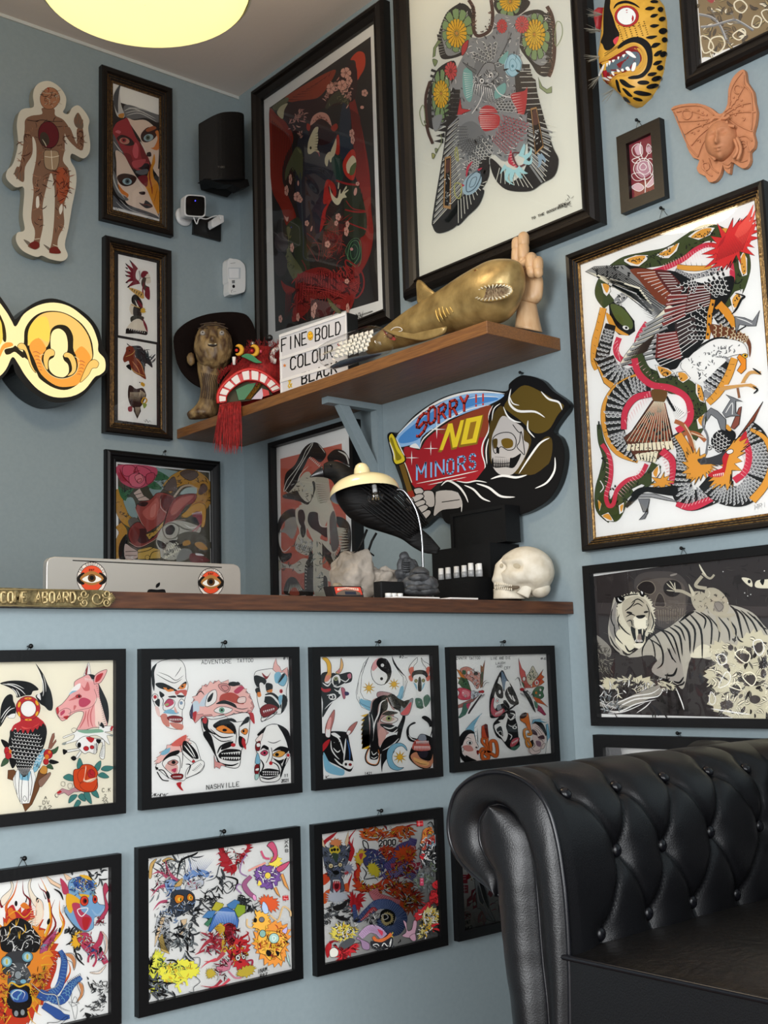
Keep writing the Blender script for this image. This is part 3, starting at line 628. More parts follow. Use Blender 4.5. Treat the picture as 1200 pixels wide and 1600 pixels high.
ART['eagle'] = '''
@ 890,290,3.871
b 3c4722 80 100 100 240,720 195,650 230,560 330,480 460,450 600,420 720,345 810,290 890,290 980,350
b 3c4722 90 110 60 900,290 1000,350 1040,450 1030,560 1000,650 930,720
b 3c4722 70 60 60 430,960 420,1020 440,1100
n 46 10 14 91 1f2412 300,500 600,440 760,330 960,310 1040,500 1010,640 970,500 900,330 760,400 560,480
O k 5 240,720 270,700 330,740 390,820 395,880 360,905 300,900 250,850
f 55602e 250,715 320,740 380,820 370,870 300,830 260,770
f d99a3a 220,770 250,790 290,860 360,905 300,895 240,840
e w 340,860 20,12 20
e k 343,860 8,8
S c8324a 30 300,540 450,530 560,505 680,450 760,390 830,360 900,370 920,420
h e9b8b8 3 20 560,480 860,350 580,540 880,410
S c8324a 32 975,470 985,560 960,640 920,700
S c8324a 34 470,830 420,910 400,990 390,1060 410,1120
S c8324a 36 300,920 280,990 310,1050 400,1080
h e9b8b8 4 6 970,480 915,690 1000,500 950,700
h e9b8b8 4 8 480,820 390,1040 440,820 360,1010
h e9b8b8 4 6 290,930 300,1040 250,960 320,1090
O w 3 330,445 400,420 475,420 470,450 420,490 370,485 330,460
f d99a3a 345,450 400,428 460,428 420,475 380,470
O w 3 520,420 560,395 600,370 665,345 650,395 600,440 560,440
f d99a3a 540,415 600,385 655,350 630,400 590,425
O w 3 715,310 760,275 830,250 880,255 850,300 780,330
f d99a3a 735,310 800,265 860,260 820,310 770,318
f d99a3a 915,265 960,260 965,300 930,300
O w 3 1020,450 1050,400 1075,440 1075,540 1045,550 1025,500
f d99a3a 1035,450 1060,410 1070,520 1045,530
O w 3 970,680 1000,640 1050,625 1040,700 990,760
f d99a3a 985,690 1020,650 1035,690 1000,740
O w 3 190,590 240,600 250,640 225,670 205,650
f d99a3a 200,595 240,605 225,650
n 60 9 8 92 k 345,450 460,430 640,360 600,420 400,470
n 34 9 8 93 k 740,310 860,265 950,280 820,315
n 24 9 8 94 k 1040,430 1070,530 1020,690 990,730 1040,560
b d99a3a 40 44 40 205,740 180,850 155,950 150,1060 170,1110
h k 3 7 190,760 140,1090 175,745 125,1080
b 1c1b1a 60 80 90 250,840 220,950 200,1040 230,1110
q 8f8f90 d8d8d4 3 50 70 80 250,850 220,950 200,1040 230,1120
f 8f8f90 270,690 330,640 370,650 330,700 290,720
n 20 26 6 95 w/k 270,690 370,640 320,720
b d99a3a 30 34 20 650,490 720,500 800,500 860,490
h k 3 6 660,480 850,490 650,455 850,470
b 8f8f90 20 50 30 640,510 720,550 810,550 900,500 960,430
q 5a5a5c e9e7e2 2 20 44 30 640,510 720,550 810,550 900,500 950,450
J cf2f2f 4 70 22 880,440 900,340 1000,250 1090,230 1080,330 1010,420 930,490
u e2574a 60 1000,300 1070,220 1113,115
u e2574a 50 1020,300 1090,240 1125,145
u d8403a 50 1030,340 1100,280 1125,215
u cf2f2f 50 1000,380 1060,370 1110,310
u cf2f2f 60 960,330 990,280 1045,200
u b02328 44 900,420 920,350 945,300
S cf2f2f 90 910,430 960,380 1010,320
h k 3 16 880,460 1050,390 920,330 1110,230
F w 745,570 850,545 975,500 960,545 770,610
f k 280,480 520,510 640,520 800,590 980,545 990,620 940,720 870,800 840,900 760,1000 680,1060 640,1110 560,1100 500,1000 540,900 560,820 620,740 560,730 480,640 380,600
O 8a8a88 3 95,520 150,490 330,480 400,530 620,740 590,790 530,760 470,700 380,660 250,610 180,560
H 1a1918 5 10 130,500 260,490 460,760 640,730
h e9e3cc 22 9 420,620 520,760 100,515 240,600
h k 8 8 300,560 470,740 160,530 260,600
n 30 24 10 96 k 120,500 330,480 400,560 250,600 160,560
H c9c9c6 14 9 400,650 520,800 230,590 400,660
h 6a6a6a 9 9 560,760 600,850 330,610 470,800
O e9e3cc 3 280,1120 340,1020 480,840 600,720 640,740 600,800 520,900 450,1000 380,1060
H 9a9a98 18 9 640,740 520,1050 470,830 300,1100
H k 5 9 640,745 520,1060 480,835 310,1105
h 3a2a20 9 9 520,900 470,1000 340,1030 300,1110
f 7a3a22 370,505 520,515 600,600 680,640 620,700 560,720 480,640 420,570
H 8f4426 22 9 420,530 620,690 520,520 690,640
H e9e7e2 3.5 10 400,520 610,710 510,515 690,640
f 5a2420 520,515 600,520 680,600 690,640 620,660 560,590
H e9e7e2 3.5 8 530,520 620,650 610,525 690,640
H 7c2f2a 22 5 590,660 560,860 720,650 700,790
H e9e7e2 4 8 600,650 560,870 720,650 700,800
H 5a2420 26 6 720,610 700,770 860,600 850,720
H e9e7e2 4 9 730,600 700,790 850,600 850,730
H 3a2a28 22 6 640,830 640,970 760,790 780,950
H e9e7e2 4 8 650,820 660,1040 730,790 780,950
H 7c2f2a 24 7 530,900 520,1040 650,880 680,1050
H e9e7e2 4 10 540,890 530,1110 640,880 690,1040
q 161414 e9e7e2 4 90 110 60 690,560 710,600 760,620
q 161414 e9e7e2 5 150 150 90 980,560 900,590 850,640
q 161414 e9e7e2 5 120 120 110 850,740 790,820 780,920
b d9922a 28 30 24 870,690 850,780 845,860 835,930
e k 868,720 6,9
e k 848,790 6,9
e k 845,840 6,9
e k 838,900 6,9
b d9922a 60 50 40 900,720 960,780 1000,860
b 1c1b1a 50 60 50 880,760 930,830 980,900
q 8f8f90 d8d8d4 2 40 50 40 880,760 930,830 970,900
f 6a3a1e 850,840 960,860 1060,900 1100,960 1090,1040 1070,950 960,910 880,920
q 6a3a1e e9d9b0 3 80 80 40 850,880 960,890 1070,930
o w 3 680,1070 780,990 880,930 980,930 1060,960 1080,1030 1040,1020 960,1040 880,1100 840,1123 700,1123
n 70 24 4 97 C/k/8a8a8a 720,1080 900,950 1050,970 950,1030 820,1110
S k 10 680,1080 780,980 880,925 960,925
E y 3 1062,1030 18,14
e k 1065,1028 7,7
O e08a20 4 1030,1020 1070,1050 1070,1110 1040,1140 1015,1120 1040,1080 1015,1040
s k 14 980,780 1010,750 1040,690 1060,670 1000,650
O 77787a 4 1000,790 1060,800 1110,820 1152,755 1130,850 1080,850 1030,840 1010,900
s w 6 1010,800 1070,820 1110,840
S k 8 1020,880 1070,850
@ 890,560,3.871
b 8f8f90 60 70 60 960,0 900,110 830,240
b 1c1b1a 120 110 80 950,20 900,100 850,180
q 8f8f90 e0e0dc 3 100 100 80 940,20 890,110 840,190
b d99a3a 44 50 40 1000,0 960,110 900,210 840,270
h k 3 7 1010,20 860,270 970,20 830,230
f w 700,0 940,0 900,60 790,150 700,90
n 30 24 4 98 C/k 720,20 900,0 800,120
O d99a3a 4 150,0 210,150 260,190 330,150 410,110 400,90 300,130 230,110 180,40
b 1c1b1a 100 110 60 220,0 260,80 340,110 400,80
q 8f8f90 e0e0dc 4 100 110 60 220,0 260,80 340,110 400,80
b d99a3a 60 70 50 440,110 300,180 230,300 240,450 300,560 420,610
h k 4 14 300,130 210,460 320,180 250,450
h k 4 6 230,480 400,640 270,450 410,590
b 1c1b1a 90 110 90 490,150 370,170 290,250 275,380 310,500 430,590
q 8f8f90 e0e0dc 4 90 110 80 490,150 370,170 290,250 275,380 310,500 430,590
b c8324a 40 40 34 495,215 400,240 340,320 330,430
h e9b8b8 4 12 490,190 330,380 500,240 350,420
b 3c4722 70 120 110 410,-20 460,90 590,150 710,190 770,290 770,380 720,470
n 40 10 14 99 1f2412 450,40 600,90 760,200 820,300 760,440 740,300 600,170 470,120
S c8324a 40 395,0 420,90 500,160 610,180 700,230 735,310 720,390 650,440
h e9b8b8 4 18 400,30 740,330 430,10 700,350
O w 4 520,40 600,60 640,90 580,120 550,120
f d99a3a 535,50 590,65 620,90 570,110
O w 4 650,85 700,80 735,120 690,150 660,130
f d99a3a 660,90 700,90 720,120 680,140
O w 4 765,150 800,170 825,270 790,260 765,210
f d99a3a 775,160 800,180 815,255 785,240
O w 4 770,370 825,330 820,420 780,430
f d99a3a 780,370 815,345 805,410
n 30 9 9 100 k 540,60 620,90 710,130 570,110
n 20 9 9 101 k 775,170 815,250 800,400 780,380
f w 580,230 650,220 700,260 710,330 660,370 620,380 590,320
h k 3 12 580,240 700,330 620,300 640,380
S k 14 590,230 640,320
f 6a4a22 500,190 590,200 580,260 540,290 510,260
q 6a4a22 e3c98a 3 70 70 50 545,190 545,280
O 5a2f1c 4 505,255 580,270 640,520 620,540 560,590 500,630 400,610 330,480 380,440
H 8f4426 9 12 510,270 580,270 350,500 630,520
n 60 24 12 102 1c1412/5a2f1c 500,290 580,290 620,500 400,570 370,480
H e3d9bd 3.5 13 515,260 575,265 340,500 640,530
H e9e0c4 20 11 355,520 625,500 345,560 640,550
H e9e0c4 24 6 400,580 540,560 420,615 520,630
n 26 14 6 103 k 340,520 640,520 520,630 380,590
S a8623a 26 640,380 700,410 730,480 750,560
S a8623a 24 680,470 720,450 780,460 825,500
S e3d9bd 6 700,400 745,480 765,550
S e3d9bd 5 740,450 820,480
s k 8 740,530 750,570 760,560
S c89858 22 910,190 1000,170 1080,160 1130,180
S c89858 20 1040,170 1090,90 1160,90
S 8a5a3a 14 1020,180 1030,240
S w 5 940,165 1100,150
s k 12 1110,170 1140,190 1115,215
s k 12 1110,60 1140,80 1165,100
b 3c4722 60 90 70 530,640 480,730 370,780 300,850 270,940
b 3c4722 20 70 110 180,400 195,500 230,600 220,700 200,800 210,900 270,950
S k 8 180,380 182,430
f 3c4722 180,870 340,850 320,950 270,990 200,950
n 40 10 14 104 1f2412 200,600 240,900 320,900 520,700 480,680 300,820 220,600
S c8324a 26 470,640 430,710 350,740 290,800 270,880 240,890 225,830 250,740 255,650 240,580 200,520
h e9b8b8 4 12 440,660 290,820 470,690 320,850
h e9b8b8 4 10 230,560 215,840 270,580 255,860
O w 4 500,690 545,640 555,690 520,740 500,750
f d99a3a 510,690 540,655 530,720
O w 4 195,950 240,930 275,985 230,985
f d99a3a 205,955 240,940 260,980
O w 4 300,890 335,870 330,930 305,945
f d99a3a 310,895 330,885 318,930
O w 4 172,850 200,880 185,930
f d99a3a 178,860 195,880 184,915
O w 4 380,790 440,760 460,770 400,820
S k 5 205,600 220,640 205,680
S w 6 190,740 210,780 190,810
b 1c1b1a 50 130 110 640,460 690,560 690,680 680,780 730,860 850,830 930,790
q 8f8f90 e0e0dc 4 50 110 100 640,460 690,560 680,680 680,780 730,840 850,820 900,770
b c8324a 50 40 30 560,560 620,610 630,680 620,760
h e9b8b8 4 9 560,590 610,750 600,560 650,740
b c8324a 30 50 30 650,880 730,900 820,870 900,830
h e9b8b8 4 10 670,910 880,850 700,860 900,810
J d99a3a 4 40 8 520,770 570,720 600,760
b d99a3a 50 50 60 660,460 720,560 740,650 740,730
b 1c1b1a 100 140 120 820,740 920,820 1050,830 1140,740 1170,600 1130,480 1070,430
q 8f8f90 e0e0dc 5 90 120 110 850,760 920,820 1050,820 1130,730 1150,600 1120,490 1070,440
b d99a3a 20 40 50 1100,430 1190,490 1230,620 1190,760 1110,860
h k 4 7 1130,420 1230,640 1110,460 1190,620
S c8324a 40 1060,480 1090,580 1070,680 1000,740
h e9b8b8 4 9 1060,500 1040,710 1100,530 1080,740
f w 1000,600 1050,590 1060,650 1020,700
J d99a3a 5 40 20 720,600 770,580 860,650 830,690 750,720
J d99a3a 5 46 26 980,500 1060,520 1020,600 980,700 990,750 900,760 880,710 940,680 940,580
f k 860,500 900,440 980,430 1010,470 960,550 900,570
q 161414 e9e7e2 4 90 100 60 960,450 920,500 890,550
f 3a3a3c 780,610 850,600 910,580 960,560 940,640 860,640 800,640
c C 8 800,620 820,600 830,630 800,640
f c0242c 930,600 960,560 980,550 960,620 940,700 900,720 840,710 880,680 930,660
h w 8 6 870,705 940,690 875,720 940,715
E w 4 850,540 14,14
E w 4 975,565 22,14 -20
e k 852,540 6,6
S 77787a 12 830,580 840,480 810,400 830,330
O 8a4a3a 4 980,420 1030,300 1045,292 1030,400 1000,430
O 7a3a22 4 1000,510 1080,400 1175,262 1120,380 1050,450
f d99a3a 950,420 960,400 985,430 970,440
f c0242c 1030,500 1070,440 1075,480
f k 380,820 440,780 560,780 650,770 650,830 540,820 460,810 400,860
s k 30 420,800 380,860 340,900
O 9a9a9a 4 380,870 440,820 520,820 620,850 660,870 600,860 500,840 420,840 350,905
O 77787a 4 420,850 490,850 480,900 460,940 425,978 460,970 480,930 450,930 440,900
O 77787a 4 830,330 860,300 900,320 950,370 950,440 920,430 900,370 860,340 835,380
O 77787a 4 930,330 980,250 950,220 1000,240 1050,262 1010,260 1010,330 1040,350 980,350 950,360
S w 5 950,330 990,270 990,340
t c8c8c8 28 3 1125,915 1200,895 MRI
'''
ART['f1'] = '''
@ 0,1020,6
f k 0,285 90,262 200,262 290,282 350,325 358,350 310,360 290,395 240,400 160,420 150,385 110,340 40,305
s w 9 20,292 110,305 190,345 240,395
s w 7 60,288 150,300 230,340
s w 7 110,330 150,370 165,415
s w 6 150,340 175,380 190,415
f k 332,98 400,190 445,290 480,370 497,470 488,535 455,540 420,505 380,480 350,440 335,400 390,370 400,330 385,210
f w 345,405 372,380 382,440 365,430
s w 8 350,150 398,260 408,360 400,410
s w 5 400,200 425,290 430,370
f k 0,600 10,500 45,420 90,388 118,400 125,450 142,490 148,560 120,600 70,590 20,670 0,690
s w 8 10,660 60,570 100,530 140,515
s w 8 5,620 50,550 100,500
f w 70,600 100,575 145,570 135,610 90,612
c k 3 70,600 100,575 145,570 135,610 90,612
O n 4 75,1100 130,1095 170,1130 300,1230 330,1215 360,1110 400,1060 440,1070 440,1130 390,1200 360,1290 300,1420 235,1490 215,1430 190,1380 130,1200 70,1180
O 8a5a4a 3 450,900 470,820 490,760 510,750 512,790 490,850 525,810 528,830 480,900
o 8a6a5a 3 360,1200 420,1150 465,1120 475,1140 430,1210 380,1260
o b 3 330,1010 410,900 412,960 350,1100 310,1110
O w 3 120,1180 165,1090 310,1090 335,1170 305,1310 275,1410 195,1415 165,1350 130,1240
F b 175,1110 290,1110 270,1200 190,1190
S k 5 185,1120 175,1280 190,1400
S k 5 215,1130 200,1290 205,1410
S k 5 260,1130 268,1290 262,1400
S k 5 285,1110 300,1220 282,1340
S k 4 150,1110 140,1190 160,1330
c k 4 215,1370 230,1340 250,1370 232,1392
f k 105,720 90,780 80,850 115,960 150,1060 190,1130 228,1165 270,1120 330,1010 400,900 432,800 438,720 410,660 330,690 230,720
q - w 9 220 330 30 260,735 250,830 235,950 225,1060 228,1145
f r 105,725 130,675 190,640 200,600 330,595 375,620 410,650 425,690 405,660 385,690 370,680 350,720 330,705 305,745 285,715 260,760 238,720 215,755 195,715 165,745 145,705 118,735
f d9564e 200,690 260,705 330,690 370,660 300,700 230,715
E r 4 262,518 115,112
E w 4 265,525 72,76
e y 262,428 34,9
e y 180,485 12,28 15
e y 345,470 12,26 -25
e y 265,628 34,9
e y 178,575 10,24 -15
e y 345,570 10,24 25
e r 262,428 10,5
e r 265,628 10,5
f g 8,1065 30,1000 70,980 80,1020 50,1050
c k 3 8,1065 30,1000 70,980 80,1020 50,1050
f k 8,812 60,830 90,870 60,895 30,870
E r 3 62,920 24,40
E r 3 78,965 30,34
e o 95,925 12,20
f k 85,990 150,1000 140,1060 110,1080
o g 3 470,920 510,900 547,878 530,930 490,950
f k 470,1000 520,1010 552,1028 500,1045 460,1030
o g 3 430,1070 470,1040 500,1090 460,1085
E r 4 450,950 42,45
E r 4 430,1020 26,30
e o 438,975 20,24
e o 462,930 14,16
o c48a3a 3 370,1110 400,1060 440,1075 435,1130 395,1135
S k 4 330,1040 345,1070 350,1040 365,1080 375,1050
o w 3 785,215 800,165 828,90 845,160 845,205
F R 795,205 803,160 828,100 822,150 815,205
f k 785,215 850,200 905,225 920,280 975,390 1010,480 1020,600 1005,680 980,690 960,570 930,420 890,290 840,270 800,250
o e3a7a3 4 775,225 830,205 870,260 920,290 935,420 985,600 1000,690 880,700 800,722 720,722 760,640 780,555 700,560 600,635 560,620 530,570 525,520 580,480 640,410 690,330 700,270
f w 640,395 690,320 750,285 745,335 690,370
f b 645,395 672,360 720,355 680,375
f ead2c4 890,450 930,430 980,600 990,680 900,690 890,600
s c46a6a 14 880,480 850,560 850,640 870,700
s c46a6a 14 805,540 790,620 740,715
s c46a6a 12 840,520 820,600 830,700
S k 3 880,340 905,430 850,510 720,540 640,570
f P 740,440 790,420 850,455 800,505 745,500
f c46a6a 760,300 790,355 840,345 820,270 790,330
f c46a6a 640,450 700,410 745,380 730,425
f c46a6a 690,495 715,500 690,540
E r 3 735,408 28,17
e k 740,408 11,11
f P 565,560 600,535 605,560 570,590
f r 525,520 545,510 550,560 535,575
f r 590,600 640,590 625,625
c k 3 545,560 610,520 660,540 640,600 560,610
h k 6 20 900,300 1000,690 915,310 965,690
h w 5 9 790,235 880,250 795,265 870,280
o e3a7a3 4 880,290 885,220 930,180 1000,158 980,220 940,280 900,290
f r 892,275 905,215 965,190 935,255
o w 3 920,645 940,690 1010,685 1055,690 1055,725 1010,740 980,745 1060,770 1050,780 1000,775 1025,850 1010,855 940,790 860,775 700,830 590,860 590,845 680,810 690,765 600,800 595,785 690,750 720,725 800,720 920,715
f 7ba58a 720,730 800,722 930,715 970,740 900,750 790,755
f r 1040,690 1060,690 1045,730 1030,722
f k 950,650 975,690 935,685
f 8e9590 590,845 620,835 610,862 585,860
f 8e9590 1020,770 1060,765 1050,785
e k 965,697 12,8
c k 3 705,740 680,745 668,720 690,705 715,715
o w 4 710,860 740,810 800,780 880,800 960,810 980,850 975,990 930,970 960,850 920,850 900,940 870,945 830,930 790,945 740,900
f r 805,790 880,800 860,840 830,830
E r 3 805,897 26,22
E r 3 860,885 20,18
e k 740,865 18,26
h k 5 7 880,850 870,945 930,850 910,940
h k 5 8 960,860 935,970 985,860 975,985
S k 5 900,845 905,935
f k 900,810 945,815 930,850 905,840
O w 4 610,915 740,895 745,910 625,935
O w 4 700,985 745,920 765,930 725,990
f k 585,908 605,905 630,925 595,955
f k 660,985 690,965 715,990 690,1012
f 3f7a74 725,1085 720,1040 745,985 775,1050 765,1085
c k 3 725,1085 720,1040 745,985 775,1050 765,1085
o 3f7a74 3 880,1085 900,1040 942,1012 940,1070 910,1110
o 3f7a74 3 945,1095 980,1060 1065,1070 1010,1110
o 3f7a74 3 915,1150 960,1120 1020,1165 970,1175
o 3f7a74 3 590,1165 640,1135 690,1160 690,1200 630,1195
o 3f7a74 3 785,1310 830,1300 858,1415 800,1370
o 3f7a74 3 850,1280 900,1290 925,1360 865,1330
o 3f7a74 3 640,1410 660,1340 720,1330 700,1370
o 3f7a74 3 730,1340 775,1320 800,1390 750,1375
o 3f7a74 3 685,1455 720,1380 755,1395 740,1430
O b88a90 3 530,1310 580,1270 640,1290 700,1260 760,1280 750,1300 690,1305 640,1340 600,1310 540,1335
s k 5 530,1310 512,1335 530,1355 548,1340
c k 3 600,1250 570,1240 575,1210 605,1215
c k 3 640,1270 635,1230 670,1225 675,1260
f r 530,1308 560,1290 575,1305 545,1320
f c8481c 690,1100 740,1085 770,1050 840,1048 890,1080 915,1130 905,1160 912,1260 870,1300 800,1305 740,1290 695,1250 685,1180
c k 5 690,1100 740,1085 770,1050 840,1048 890,1080 915,1130 905,1160 912,1260 870,1300 800,1305 740,1290 695,1250 685,1180
c k 3 730,1120 770,1080 810,1100 800,1190 750,1220 725,1170
f r 820,1120 850,1090 885,1120 880,1165 830,1165
c k 3 820,1120 850,1090 885,1120 880,1165 830,1165
f ead2b4 790,1190 805,1090 800,1060 790,1150 780,1205 850,1210 905,1170 850,1180
c k 3 770,1200 820,1215 905,1175 900,1240 860,1295 790,1290 745,1245
S k 3 845,1095 840,1130 870,1150
t k 26 4 412,1372 447,1368 A
t k 34 4 398,1420 470,1418 DV
t k 32 4 358,1470 492,1462 TA2
t k 34 4 955,1305 1040,1300 C.K
t k 24 3.5 975,1352 998,1350 2
t k 24 3.5 955,1385 1010,1382 22
t k 26 3.5 965,1422 1040,1415 22.
'''
ART['f2'] = '''
@ 225,1020,5
t k 30 4 450,88 690,80 ADVENTURE
t k 26 4 728,76 858,70 TATTOO
t k 22 4 1088,54 1136,52 #1
o w 4 62,230 60,130 120,70 200,50 280,55 320,110 328,200 345,260 325,340 300,450 300,520 300,590 280,600 180,580 130,500 80,400 62,340
f k 62,230 60,130 100,85 80,150 85,230 78,300
s k 6 95,165 170,210 240,235 300,200
s k 5 110,150 190,180 250,215 310,175
s k 5 240,190 275,140 290,110
s k 4 225,180 195,150
f k 90,240 150,235 240,280 260,300 170,290 110,270
f k 262,285 300,240 330,225 325,260
f d6813a 150,270 235,290 190,305
f d6813a 275,265 325,240 320,275 285,285
e k 190,280 12,8
e k 300,262 10,8
f c05a50 245,300 330,290 325,340 290,310 255,330
f 241a1c 190,340 240,335 250,350 200,350
f 241a1c 260,330 320,335 300,350 262,345
f P 160,400 190,360 225,370 230,400 180,425
c k 4 150,415 190,360 240,380 225,430 160,450
e 9aa06a 178,405 16,10 -20
o w 4 268,395 290,360 318,385 305,440 275,430
e 7b8fa6 290,392 12,14
f b 150,465 200,440 270,465 250,480 180,475
f c98070 130,490 175,480 200,575 150,555
f e0a89a 240,420 262,470 238,460
o R 3 180,505 230,490 300,505 290,540 250,545 200,530
h w 9 7 195,515 295,515 200,535 290,535
f c98070 200,545 300,560 298,600 240,590
o w 4 62,345 80,320 108,335 100,375 75,380
e r 86,345 14,15
f k 85,380 120,360 120,420 95,405
f k 120,300 160,330 130,350
f e0c0b8 85,420 115,430 125,500 100,480
s k 6 120,330 150,370 140,420
o w 4 880,250 860,210 870,150 940,130 1010,125 1060,150 1120,120 1125,230 1110,300 1115,400 1070,475 1000,480 920,540 915,480 885,370
O e3b0a8 3 1005,130 1015,80 1030,40 1040,90 1060,110 1075,145 1120,110 1125,190 1090,150 1040,160
f k 860,220 870,175 945,200 950,240 890,270
f R 920,155 960,185 990,150 960,205 935,190
f b 1020,165 1060,150 1080,220 1040,240 1020,220
o b 3 1045,230 1090,160 1118,200 1090,260
f k 1085,165 1100,175 1060,230 1050,225
f k 950,240 1000,245 1000,290 960,310
f k 870,280 930,270 920,330 880,320
f d6813a 885,310 915,310 912,340 890,345
f d6813a 955,300 1000,285 995,310
s k 20 940,330 1000,320 1055,370 1070,440
s k 16 930,350 990,350 1040,400
f k 925,370 950,340 1010,360 1060,420 1030,440 960,400
f w 900,245 920,350 935,390 945,300 930,240
o R 4 905,440 960,400 1020,410 1045,440 980,490 925,500
h w 12 6 925,455 1020,430 930,475 1020,450
c k 5 915,510 960,500 1040,460 1000,500 925,535
f k 1080,330 1110,340 1120,380 1095,440 1070,475 1075,420
e w 1070,300 22,25
e r 1070,300 13,16
e k 1072,300 5,6
f b 1050,340 1080,335 1070,400 1055,400
O d0918c 4 360,480 385,370 430,290 480,245 520,270 550,220 620,235 680,250 760,250 800,300 830,340 860,420 835,470 862,555 800,480 720,470 600,490 450,500 400,550
J e6b7ae 3 26 22 420,330 540,240 700,250 800,320 830,430 700,470 480,480 390,430
f k 660,235 700,225 745,240 700,260 665,255
f k 670,220 680,235 700,230 715,240 730,225 750,245 690,262
f b44a3c 600,330 680,310 740,340 780,400 700,390 640,370 590,390
f c2d0d8 430,400 480,330 540,290 555,330 520,400 450,420
o w 4 480,420 500,320 560,290 560,380
f k 500,350 540,310 525,370 495,385
o d0918c 4 580,250 640,240 672,270 650,310 600,290
c k 4 600,262 640,255 660,280 630,298
f P 700,300 750,260 780,275 730,320
o e6d0c8 4 725,380 740,350 790,345 790,385 750,395
h w 7 4 735,370 785,360 740,382 785,378
f c2d0d8 380,390 420,380 430,450 385,470
f 39304f 362,440 380,400 378,500 360,510
S k 4 365,440 355,470 362,500 380,520
f r 380,470 410,460 395,540 385,520
f k 560,400 620,370 700,395 720,430 640,400
o w 4 545,450 600,420 690,440 640,475 575,470
e 6a9a80 606,448 22,22
e k 606,448 9,9
f r 800,480 850,470 862,555 830,520
s k 8 400,340 440,300 470,330
s k 6 690,420 760,440 815,430
s k 6 700,450 770,470 820,455
o w 5 450,500 520,520 600,510 700,480 810,470 825,540 805,700 760,760 745,880 690,900 600,870 560,800 500,700 455,600
f k 450,510 500,520 500,590 560,640 500,620 470,600 455,560
f r 455,530 470,505 490,515 485,550 465,550
f k 480,610 520,640 545,720 560,810 510,720 460,640
f k 540,560 620,520 700,560 710,640 640,570 560,590
o e0893a 5 560,590 620,565 700,620 660,630 600,620
e k 628,604 18,11
f k 745,580 790,510 820,500 815,540 775,560
o e0893a 4 755,615 790,590 810,610 790,640
e k 775,612 9,11
s k 10 510,590 600,660 700,650
s k 8 520,630 600,690 690,680
s k 14 570,790 600,730 680,690
s k 6 705,560 720,640 712,720
s k 6 745,560 740,640 755,720
f k 620,720 690,690 680,730 600,760
e r 695,720 18,15
f k 740,650 790,680 770,740 740,720
o k 4 585,790 640,755 745,760 755,800 740,840 650,840 590,820
h w 19 8 600,785 750,770 600,793 750,798
h w 19 8 600,815 750,815 600,833 745,838
s k 14 560,800 590,860 680,880 740,860
s k 5 640,500 700,540 790,530
O d0918c 3 545,800 560,850 600,860 640,885 600,880 590,905 560,890 548,905
f r 770,660 790,700 795,755 775,735 760,700
f k 580,530 680,510 720,540 640,530
o w 4 90,890 130,800 200,720 280,680 330,680 400,710 440,830 470,870 440,930 330,980 300,1000 200,980 120,920
J e6b7ae 3 24 16 105,830 200,730 320,660 330,730 200,800 120,860
f b 130,780 200,740 190,780 145,800
f d0665c 210,720 250,680 330,640 300,720 240,730
f k 150,830 200,780 270,760 265,790 190,820 150,860
o w 5 140,860 200,810 270,810 280,900 250,960 180,920
f d9b0a6 160,890 200,850 260,880 250,950 190,920
o c08a80 4 180,860 230,835 265,855 225,880
e k 228,855 16,14
f k 300,700 330,690 400,760 420,830 330,800 300,760
s w 9 330,700 370,760 400,820
s w 9 310,720 350,770 390,820
f w 300,760 390,840 380,860 310,800
c k 4 300,760 390,840 380,860 310,800
e r 383,848 12,10
o w 4 320,970 340,900 430,840 470,865 430,930 350,970
h k 5 7 370,920 440,860 400,930 460,880
s k 10 320,870 360,880 330,960
o R 4 205,960 240,945 300,950 290,985 230,985
h w 9 6 220,965 290,960 220,975 290,975
f k 85,890 110,900 95,915
S k 8 100,930 140,990 190,1000
S k 8 110,915 150,920 190,980
f r 250,1020 290,1010 285,1040 305,1078 275,1060
f P 210,915 250,900 240,935
S k 5 280,720 300,800 290,900
o w 5 870,740 900,640 960,570 1040,560 1120,610 1140,700 1135,800 1090,900 1060,980 1010,1008 920,1005 900,960 900,840
f k 1040,560 1120,610 1140,700 1135,790 1110,700 1080,630
f k 880,640 950,575 920,640
o e8d8d0 3 868,680 925,625 910,690 890,700
o R 3 870,710 905,690 900,760 870,760
o w 3 875,710 900,705 905,730 880,735
o b 3 865,860 885,780 905,860
o R 3 865,880 895,875 890,945 862,940
o w 3 870,905 895,900 890,920 866,920
o a8c8c0 3 865,950 895,950 885,985 865,990
s k 6 960,690 1010,705 1070,680
s k 4 980,670 1015,685
f k 905,760 930,720 970,740 960,760 930,745
f k 1000,770 1060,730 1130,750 1100,790 1060,760
o P 4 905,785 940,760 965,780 940,805
e k 938,782 9,9
o d9a04a 4 1000,800 1050,765 1100,780 1060,815
e k 1035,795 15,13
S k 5 965,740 975,800 950,860
S k 5 990,740 1000,800 985,860
s k 12 905,830 930,880 910,930
s k 12 1010,830 1060,870 1080,930
s k 9 990,850 1040,880 1060,940
e r 987,862 14,15
f k 1000,820 1050,840 1090,830 1060,870
o k 4 905,930 960,905 1050,920 1050,950 990,965 915,960
h w 14 8 920,925 1050,928 920,940 1050,940
h w 12 8 920,948 1050,943 922,957 1045,955
s k 12 905,970 970,985 1050,960
o w 4 1105,800 1125,780 1140,800 1120,830
e r 1122,800 12,13
f k 1090,840 1110,830 1070,960 1060,950
t k 22 4 1092,970 1128,966 11
t k 22 4 1070,1012 1132,1004 2021
t k 34 4 485,1068 748,1040 NASHVILLE
S k 3.5 62,1095 50,1100 52,1118 66,1116 78,1098 78,1120 92,1098 80,1108 98,1118 108,1104 120,1118 124,1100 126,1130 128,1104 140,1100 150,1115 158,1100 160,1128 170,1104 186,1098
'''
